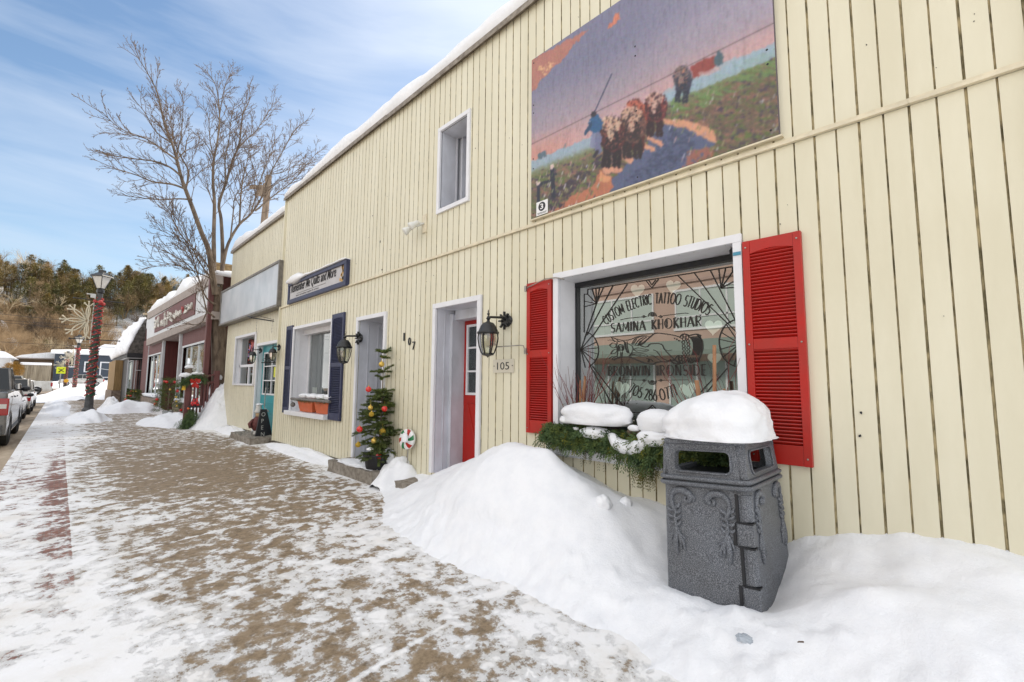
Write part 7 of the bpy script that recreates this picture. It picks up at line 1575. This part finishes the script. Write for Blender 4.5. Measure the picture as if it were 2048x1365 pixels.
        mb = MB(); ym_ = gh[-1][0]-.35; zm = gh[-1][1]+.06; mb.ball((s*(w+.12), ym_, zm), .10, 10, sz=.75); mb.box(s*(w-.08), s*(w+.06), ym_-.03, ym_+.03, zm-.05, zm-.01); o = mb.build('mirror', BLACKP, None, sm=False); o.parent = t
        mb = MB()
        for yh_ in (gh[-1][0]-1.25, gh[-1][0]-2.25) if kind != 'truck' else (gh[-1][0]-1.2, gh[-1][0]-2.1): mb.box(s*(w-.01), s*(w+.015), yh_, yh_+.16, gh[-1][1]-.14, gh[-1][1]-.11)
        mb.box(s*(w-.02), s*(w+.012), wy[0]+wr_+.12, wy[1]-wr_-.12, gc+.14, gc+.22); o = mb.build('side_trim', BLACKP, None); o.parent = t
    mb = MB(); mb.box(-w+.06, w-.06, -h-.05, -h+.12, gc+.12, .58 if kind == 'truck' else .50); mb.box(-w+.08, w-.08, h-.15, h+.04, gc+.06, .50); o = mb.build('bumper', mat('dirty_bumper', (.08, .08, .08), .5, var=.4, vs=6) if 'dirty_bumper' not in bpy.data.materials else bpy.data.materials['dirty_bumper'], None, bevel=.02); o.parent = t
    t.location = (x, y, z); t.rotation_euler = (0, 0, heading); return t
zr_ = -.22
car('parked_car', 'dark grey pickup truck, its muddy right rear corner nearest the camera', (.05, .053, .058), -1.78, 18.4, zr_, 'truck', 0, 5.6, 1.98, 1.90)
car('parked_car', 'silver sedan parked directly ahead of the dark grey pickup', (.42, .40, .36), -1.82, 26.2, zr_, 'sedan', 0, 4.7, 1.82, 1.46)
car('parked_car', 'pale beige crossover third in the row of parked vehicles', (.50, .47, .42), -1.80, 32.6, zr_, 'suv', 0, 4.6, 1.85, 1.66)
car('parked_car', 'grey hatchback farthest ahead in the row of parked vehicles', (.34, .33, .31), -1.84, 39.0, zr_, 'suv', 0, 4.3, 1.78, 1.55)
wv_ = onY(163, 768, 93); car('parked_car', 'white minivan side on in front of the slate blue building', (.62, .61, .59), wv_.x, 93, base(93)-.02, 'suv', R(90), 4.9, 1.9, 1.62, 'vehicles beyond the cross street')
p = onY(28, 760, 66); car('parked_car', 'white pickup beyond the parked row at the far left', (.58, .58, .56), p.x, 66, base(66)-.1, 'truck', R(90), 5.4, 1.95, 1.8, 'vehicles beyond the cross street')

# ------------------------------------------------------------------ houses beyond the cross street
SLATE = mat('slate_blue_siding', (.045, .06, .085), .6, var=.1, vs=1); YB = 105
def yb(x, y, Y=YB): return onY(x, y, Y)
HB = thing('house', 'slate blue single storey building with white trimmed door and windows', 'building', (6, YB, 1.4)); zg = base(YB)-.3
a = yb(110, 708); b_ = yb(262, 706); m_ = MB(); W_ops = []
m_.box(a.x, b_.x+4, YB, YB+10, zg, a.z+.3); m_.build('wall', SLATE, HB)
m_ = MB()
for i in range(int((b_.x+4-a.x)/.32)): x = a.x+.16+i*.32; m_.box(x, x+.05, YB-.03, YB-.001, zg, a.z+.28)
m_.build('battens', SLATE, HB)
m_ = MB(); e_ = yb(105, 707, YB-.5); r_ = yb(212, 690, YB+5); m_.add([(a.x-.5, YB-.6, a.z+.32), (b_.x+4.5, YB-.6, a.z+.32), (b_.x+4.5, YB+5, a.z+1.9), (a.x-.5, YB+5, a.z+.9), (a.x-.5, YB-.6, a.z+.0), (b_.x+4.5, YB-.6, a.z+.0), (b_.x+4.5, YB+5, a.z+1.5), (a.x-.5, YB+5, a.z+.5)], [(0, 1, 2, 3), (4, 7, 6, 5), (0, 4, 5, 1), (1, 5, 6, 2), (2, 6, 7, 3), (3, 7, 4, 0)]); m_.build('snowy_roof', SNOWD, HB)
m_ = MB(); g_ = [yb(168, 708), yb(240, 716), yb(240, 690), yb(197, 690)]
p1, p2 = yb(166, 707, YB-1), yb(250, 707, YB-1); m_.prism([(p1.x, YB-1, p1.z-.1), (p2.x+5, YB-1, p1.z-.1), (p2.x+5, YB-1, p1.z+1.4), (p1.x+2.6, YB-1, p1.z+1.7)], (0, 6, 0)); m_.build('gable_snow', SNOW, HB)
def hwin(par, x0, y0, x1, y1, Y, glass=True, name='window'):
    p, q = onY(x0, y0, Y), onY(x1, y1, Y); m_ = MB(); t_ = .18; x0_, x1_, z0_, z1_ = p.x, q.x, q.z, p.z
    m_.box(x0_, x1_, Y-.1, Y, z1_-t_, z1_); m_.box(x0_, x1_, Y-.1, Y, z0_, z0_+t_*.7); m_.box(x0_, x0_+t_, Y-.1, Y, z0_+t_*.7, z1_-t_); m_.box(x1_-t_, x1_, Y-.1, Y, z0_+t_*.7, z1_-t_); o = m_.build(name, WHITE, par)
    m_ = MB(); m_.box(x0_+t_, x1_-t_, Y-.06, Y-.05, z0_+t_*.7, z1_-t_); m_.build('pane', DARK if glass else SLATE, o); return o
hwin(HB, 169, 723.5, 181, 745, YB-.04); dd = hwin(HB, 200.5, 724, 221, 756, YB-.04, False, 'door'); hwin(HB, 234, 726, 247, 746, YB-.04); hwin(HB, 137, 709, 150, 735, YB-.04)
m_ = MB(); p = yb(209, 739, YB-.2); m_.obox(p, (.8, 0, -.12), (0, .03, 0), (0, 0, .04)); m_.build('push_bar', BOARDW, dd)
p = yb(193, 736, YB-.3); m_ = MB(); m_.lathe([(.0001, -.1), (.25, -.1), (.25, .1), (.0001, .1)], p, 12, axis=Vector((0, 1, 0))); m_.build('wall_lamp', mat('amber_lamp', (.7, .3, .04), .4), HB)
HC = thing('house', 'long low brown building with a snow covered roof left of the slate blue one', 'building', (-3, YB+3, 1.4)); Yc = YB+4; a = onY(38, 716, Yc); b_ = onY(116, 712, Yc)
m_ = MB(); m_.box(a.x, b_.x+1, Yc, Yc+9, zg, a.z+.25); m_.build('wall', mat('brown_boards_far', (.17, .115, .075), .9, var=.3, vs=.8), HC)
m_ = MB(); m_.prism([(a.x-.6, Yc-.8, a.z-.05), (b_.x+1.4, Yc-.8, a.z+.1), (b_.x+1.4, Yc-.8, a.z+1.3), (a.x+3.2, Yc-.8, a.z+1.0), (a.x+.2, Yc-.8, a.z+.45)], (0, 9.5, 0)); m_.build('snowy_roof', SNOWD, HC)
m_ = MB(); m_.box(a.x-.6, b_.x+1.4, Yc-.86, Yc-.8, a.z-.14, a.z+.03); m_.build('eave', TAUPE, HC)
fn = thing('fence', 'weathered vertical board fence with snow along its top', 'fence', (-3, 101, 1)); Yf = 101.5; a = onY(42, 729, Yf); b_ = onY(100, 747, Yf); m_ = MB(); rs = random.Random(3); x = a.x; zt = a.z-.1
while x < b_.x: w_ = rs.uniform(.13, .2); m_.box(x, x+w_-.02, Yf+rs.uniform(0, .03), Yf+.08, base(Yf)-.6, zt+rs.uniform(-.04, .02)); x += w_
m_.build('boards', mat('grey_boards', (.36, .31, .23), .9, col2=(.15, .12, .08), vs=1.2, stretch=(3, 3, .2)), fn)
m_ = MB(); m_.box(a.x-.1, b_.x+.1, Yf-.12, Yf+.25, zt+.03, zt+.42); tag(m_.build('fence_snow', SNOW, None, bevel=.12, bseg=3), 'thick snow strip along the top of the weathered fence', 'snow')
def tan_house(label, x0, y0, x1, y1, Y, col, ridge):
    t = thing('house', label, 'house', onY((x0+x1)/2, y1, Y)); p, q = onY(x0, y0, Y), onY(x1, y1, Y); m_ = MB(); m_.box(p.x, q.x, Y, Y+8, q.z-1.5, p.z); m_.build('wall', mat('wall_'+label.split()[0], col, .8, var=.1, vs=1), t)
    m_ = MB(); xm = (p.x+q.x)/2; m_.prism([(p.x-.5, Y-.5, p.z-.15), (q.x+.5, Y-.5, p.z-.15), (q.x-.6, Y-.5, p.z+ridge*.75), (xm, Y-.5, p.z+ridge), (p.x, Y-.5, p.z+ridge*.8)], (0, 9, 0)); m_.build('snowy_roof', SNOW, t)
    m_ = MB(); m_.box(xm-.5, xm+.6, Y-.03, Y-.001, p.z-2.2, p.z-.8); m_.build('window', DARK, t)
tan_house('cream house with a rounded snowy roof behind the yellow shrub', 8, 696, 36, 735, 118, (.55, .47, .34), 1.9)
tan_house('pale house under a snowy roof at the far left edge', -60, 660, 12, 700, 128, (.50, .42, .30), 2.6)
tan_house('low white garage at the far left beyond the parked cars', -60, 712, 18, 745, 100, (.66, .66, .66), 1.0)

# ------------------------------------------------------------------ trees on the hill
def crown_conifer(seed, dens=1.0, thin=1.0):
    rs = random.Random(seed); mb = MB(); h = 10
    for i in range(int(2300*dens)):
        u = rs.random()**.85; z = h*(.10+.90*u); R_ = (2.5*(1-u)**.55+.12)*thin*(1+.30*math.sin(u*37+seed)); a = rs.uniform(0, 6.28); R_ *= 1+.25*math.sin(a*3+seed); r_ = R_*rs.random()**.45; c = Vector((r_*math.cos(a), r_*math.sin(a), z+rs.uniform(-.2, .2)-.18*r_)); s_ = rs.uniform(.14, .36)
        d = Vector((math.cos(a), math.sin(a), rs.uniform(-.5, .5))).normalized(); e = d.cross(Vector((rs.uniform(-.4, .4), rs.uniform(-.4, .4), 1))).normalized(); mb.add([c-d*s_*.5, c+e*s_*.32, c+d*s_*.8, c-e*s_*.32], [(0, 1, 2, 3)])
    return mb
def bare(seed, h=9, forks=5, dens=1.0):
    rs = random.Random(seed); mt_ = MB(); mb = MB()
    def grow(p, d, l, r, dep):
        n = 4; Q_ = [p]
        for j in range(n): d = (d+Vector((rs.uniform(-1, 1), rs.uniform(-1, 1), rs.uniform(-.2, .9)))*.13).normalized(); Q_.append(Q_[-1]+d*l/n)
        (mt_ if dep > 3 else mb).tube(Q_, [r*(1-.5*j/n) for j in range(n+1)], 5 if dep > 3 else 3, cap=False)
        if dep == 0: return
        for k in range(rs.choice([3, 4, 4, 5]) if dep < 4 else rs.choice([3, 4])):
            t = rs.uniform(.35, 1); q = Q_[min(n, int(t*n))]; o_ = d.orthogonal().normalized(); o_.rotate(Matrix.Rotation(rs.uniform(0, 6.28), 3, d)); grow(q, (d+o_*rs.uniform(.45, .85)).normalized(), l*rs.uniform(.5, .72), r*.5, dep-1)
    for k in range(forks): grow(Vector((0, 0, 0)), Vector((rs.uniform(-.35, .35)*(forks > 1), rs.uniform(-.35, .35)*(forks > 1), 1)).normalized(), h*.42, .13 if forks < 3 else .085, 4)
    return mt_, mb
PALE = mat('pale_branches', (.58, .47, .31), .9, var=.25, vs=.6); GREYB = mat('grey_brown_branches', (.14, .10, .07), .9, var=.3, vs=.5); GOLDB = mat('straw_twigs', (.36, .25, .14), .9, var=.3, vs=.5)
protoC = []
for i in range(4):
    t = thing('conifer', ('dense dark olive conifer on the wooded hillside', 'narrow golden brown conifer on the wooded hillside', 'broad spreading olive conifer on the wooded hillside', 'short golden olive conifer on the wooded hillside')[i], 'tree', (0, 0, 0), 'conifers on the hillside'); crown_conifer(i+1, 1.0, (1, .8, 1.15, .9)[i]).build('crown', (CONIF, CONIFB, CONIF, CONIFB)[i], t); m_ = MB(); m_.tube([(0, 0, -1), (0, 0, 9.6)], [.16, .03], 6); m_.build('trunk', BARK, t); protoC.append(t)
protoB = []
for i in range(4):
    mt_, mb = bare(i+11, 9, (1, 4, 6, 3)[i]); t = thing('leafless_tree', ('single stemmed leafless tree with pale branches on the hillside', 'several stemmed leafless pale trunk with golden twigs on the hillside', 'bushy straw coloured leafless tree on the hillside', 'grey brown leafless tree on the hillside')[i], 'tree', (0, 0, 0), 'leafless trees on the hillside'); mt_.build('trunk', (PALE, PALE, GOLDB, GREYB)[i], t); mb.build('crown', (PALE, GOLDB, GOLDB, GREYB)[i], t); protoB.append(t)
rs = random.Random(33); usedC = set(); usedB = set()
def place(pl_, used, i, x, y, s, sz=1):
    o = pl_[i] if i not in used else copy_tree(pl_[i]); used.add(i); o.location = (x, y, hillz(x, y)-.3); o.rotation_euler = (0, 0, rs.uniform(0, 6.28)); o.scale = (s, s, s*sz); return o
for j in range(190):
    px = rs.uniform(-30, 560); Y = rs.uniform(134, 172); x = onY(px, 500, Y).x
    if px < 60 and rs.random() < .3: continue
    place(protoC, usedC, rs.randrange(4), x, Y, rs.uniform(.68, 1.05), rs.uniform(.75, 1.0))
for j in range(130):
    px = rs.uniform(-40, 560); Y = rs.uniform(116, 142) if j % 4 else rs.uniform(158, 170); x = onY(px, 500, Y).x; place(protoB, usedB, rs.randrange(4), x, Y, rs.uniform(.8, 1.5) if Y < 150 else rs.uniform(1.1, 1.7))
for j in range(70):
    px = rs.uniform(-40, 420); Y = rs.uniform(134, 158); place(protoB, usedB, rs.choice([0, 1, 2, 3]), onY(px, 500, Y).x, Y, rs.uniform(.7, 1.2))
for j in range(70):   # the wood goes on to the left, beyond the frame of the photograph
    px = rs.uniform(-420, -35); Y = rs.uniform(118, 165); place(*((protoC, usedC) if j % 2 else (protoB, usedB)), rs.randrange(4), onY(px, 500, Y).x, Y, rs.uniform(.8, 1.2))
for j in range(40):   # dense straw coloured thicket above the left houses
    px = rs.uniform(-30, 130); Y = rs.uniform(113, 136); x = onY(px, 600, Y).x; place(protoB, usedB, rs.choice([0, 1, 2, 3, 3]), x, Y, rs.uniform(.55, 1.5))
for px, Y, s in ((235, 114, 1.75), (222, 118, 1.5), (48, 112, 1.2), (62, 112, 1.1), (262, 120, 1.6), (5, 110, 1.5)): 
    o = place(protoB, usedB, 1, onY(px, 600, Y).x, Y, s)
for px, Y, s in ((85, 117, .62), (100, 119, .7), (76, 121, .66), (112, 121, .5)): place(protoC, usedC, 0, onY(px, 600, Y).x, Y, s)
# ornamental yellow shrub by the fence
t = thing('yellow_shrub', 'golden brown rounded shrub beside the weathered fence', 'shrub', onY(28, 750, 99)); rs = random.Random(5); c = onY(27, 741, 99); mb = MB()
for i in range(700):
    v = Vector((rs.gauss(0, 1), rs.gauss(0, 1), rs.gauss(0, 1))).normalized()*rs.random()**.4; spray(mb, c+Vector((v.x*.85, v.y*.8, v.z*.95)), Vector((v.x, v.y, v.z+.3)), .4, 3, .03, rs, droop=.2, leaf=.16)
mb.build('foliage', mat('golden_foliage', (.40, .20, .02), .8, col2=(.14, .09, .02), vs=2), t)

# ------------------------------------------------------------------ the building across the street (seen reflected in the shop windows)
OB = thing('street_building', 'pink rendered two storey building across the street reflected in the shop windows', 'building', (-13.5, 10, 0)); XO = -13.5
m_ = MB(); m_.box(XO-9, XO, 0.5, 26, -.4, 7.6); m_.build('wall', mat('pink_render', (.50, .36, .30), .8, var=.06, vs=1), OB)
m_ = MB(); m_.box(XO, XO+.12, .4, 26.1, 7.2, 7.75); m_.box(XO, XO+.08, .5, 26, 6.3, 6.42); m_.build('cornice', mat('pink_trim', (.42, .30, .26), .8), OB)
UWG = mat('sunlit_blinds', (.46, .53, .50), .5)
for j in range(5):
    y0_ = 1.6+j*4.8
    m_ = MB(); trim(m_, XO, 0, 0, 0, 0, .01, .01) if 0 else None
    m_.box(XO+.001, XO+.06, y0_-.08, y0_+3.68, 4.1-.1, 4.1); m_.box(XO+.001, XO+.06, y0_-.08, y0_+3.68, 5.9, 6.0)
    for k in range(4): m_.box(XO+.001, XO+.06, y0_-.08+1.2*k, y0_+1.2*k, 4.1, 5.9)
    m_.box(XO+.001, XO+.06, y0_, y0_+3.6, 4.6, 4.68); w_ = m_.build('window', WHITE, OB); m_ = MB(); m_.box(XO+.001, XO+.02, y0_, y0_+3.6, 4.1, 5.9); m_.build('pane', UWG, w_)
    m_ = MB(); m_.box(XO+.001, XO+.05, y0_-.1, y0_+4.0, .4, 2.5)
    w_ = m_.build('shopfront_glass', mat('teal_shopfront', (.27, .34, .32), .4) if 'teal_shopfront' not in bpy.data.materials else bpy.data.materials['teal_shopfront'], OB); m_ = MB()
    for k in range(4): m_.box(XO+.05, XO+.10, y0_-.1+1.33*k, y0_-.02+1.33*k, .4, 2.5)
    m_.build('mullions', BOARDW, w_)
m_ = MB(); m_.prism([(XO, .5, 3.0), (XO+1.3, .5, 2.75), (XO+1.3, .5, 2.95), (XO, .5, 3.55)], (0, 25.4, 0)); m_.build('awning', mat('green_grey_awning', (.20, .25, .22), .7), OB)
tag(MB().box(XO-8.9, XO-.05, .6, 25.9, 7.77, 8.0).build('roof_snow', SNOW, None, bevel=.05), 'flat snow on the roof of the pink building across the street', 'snow')
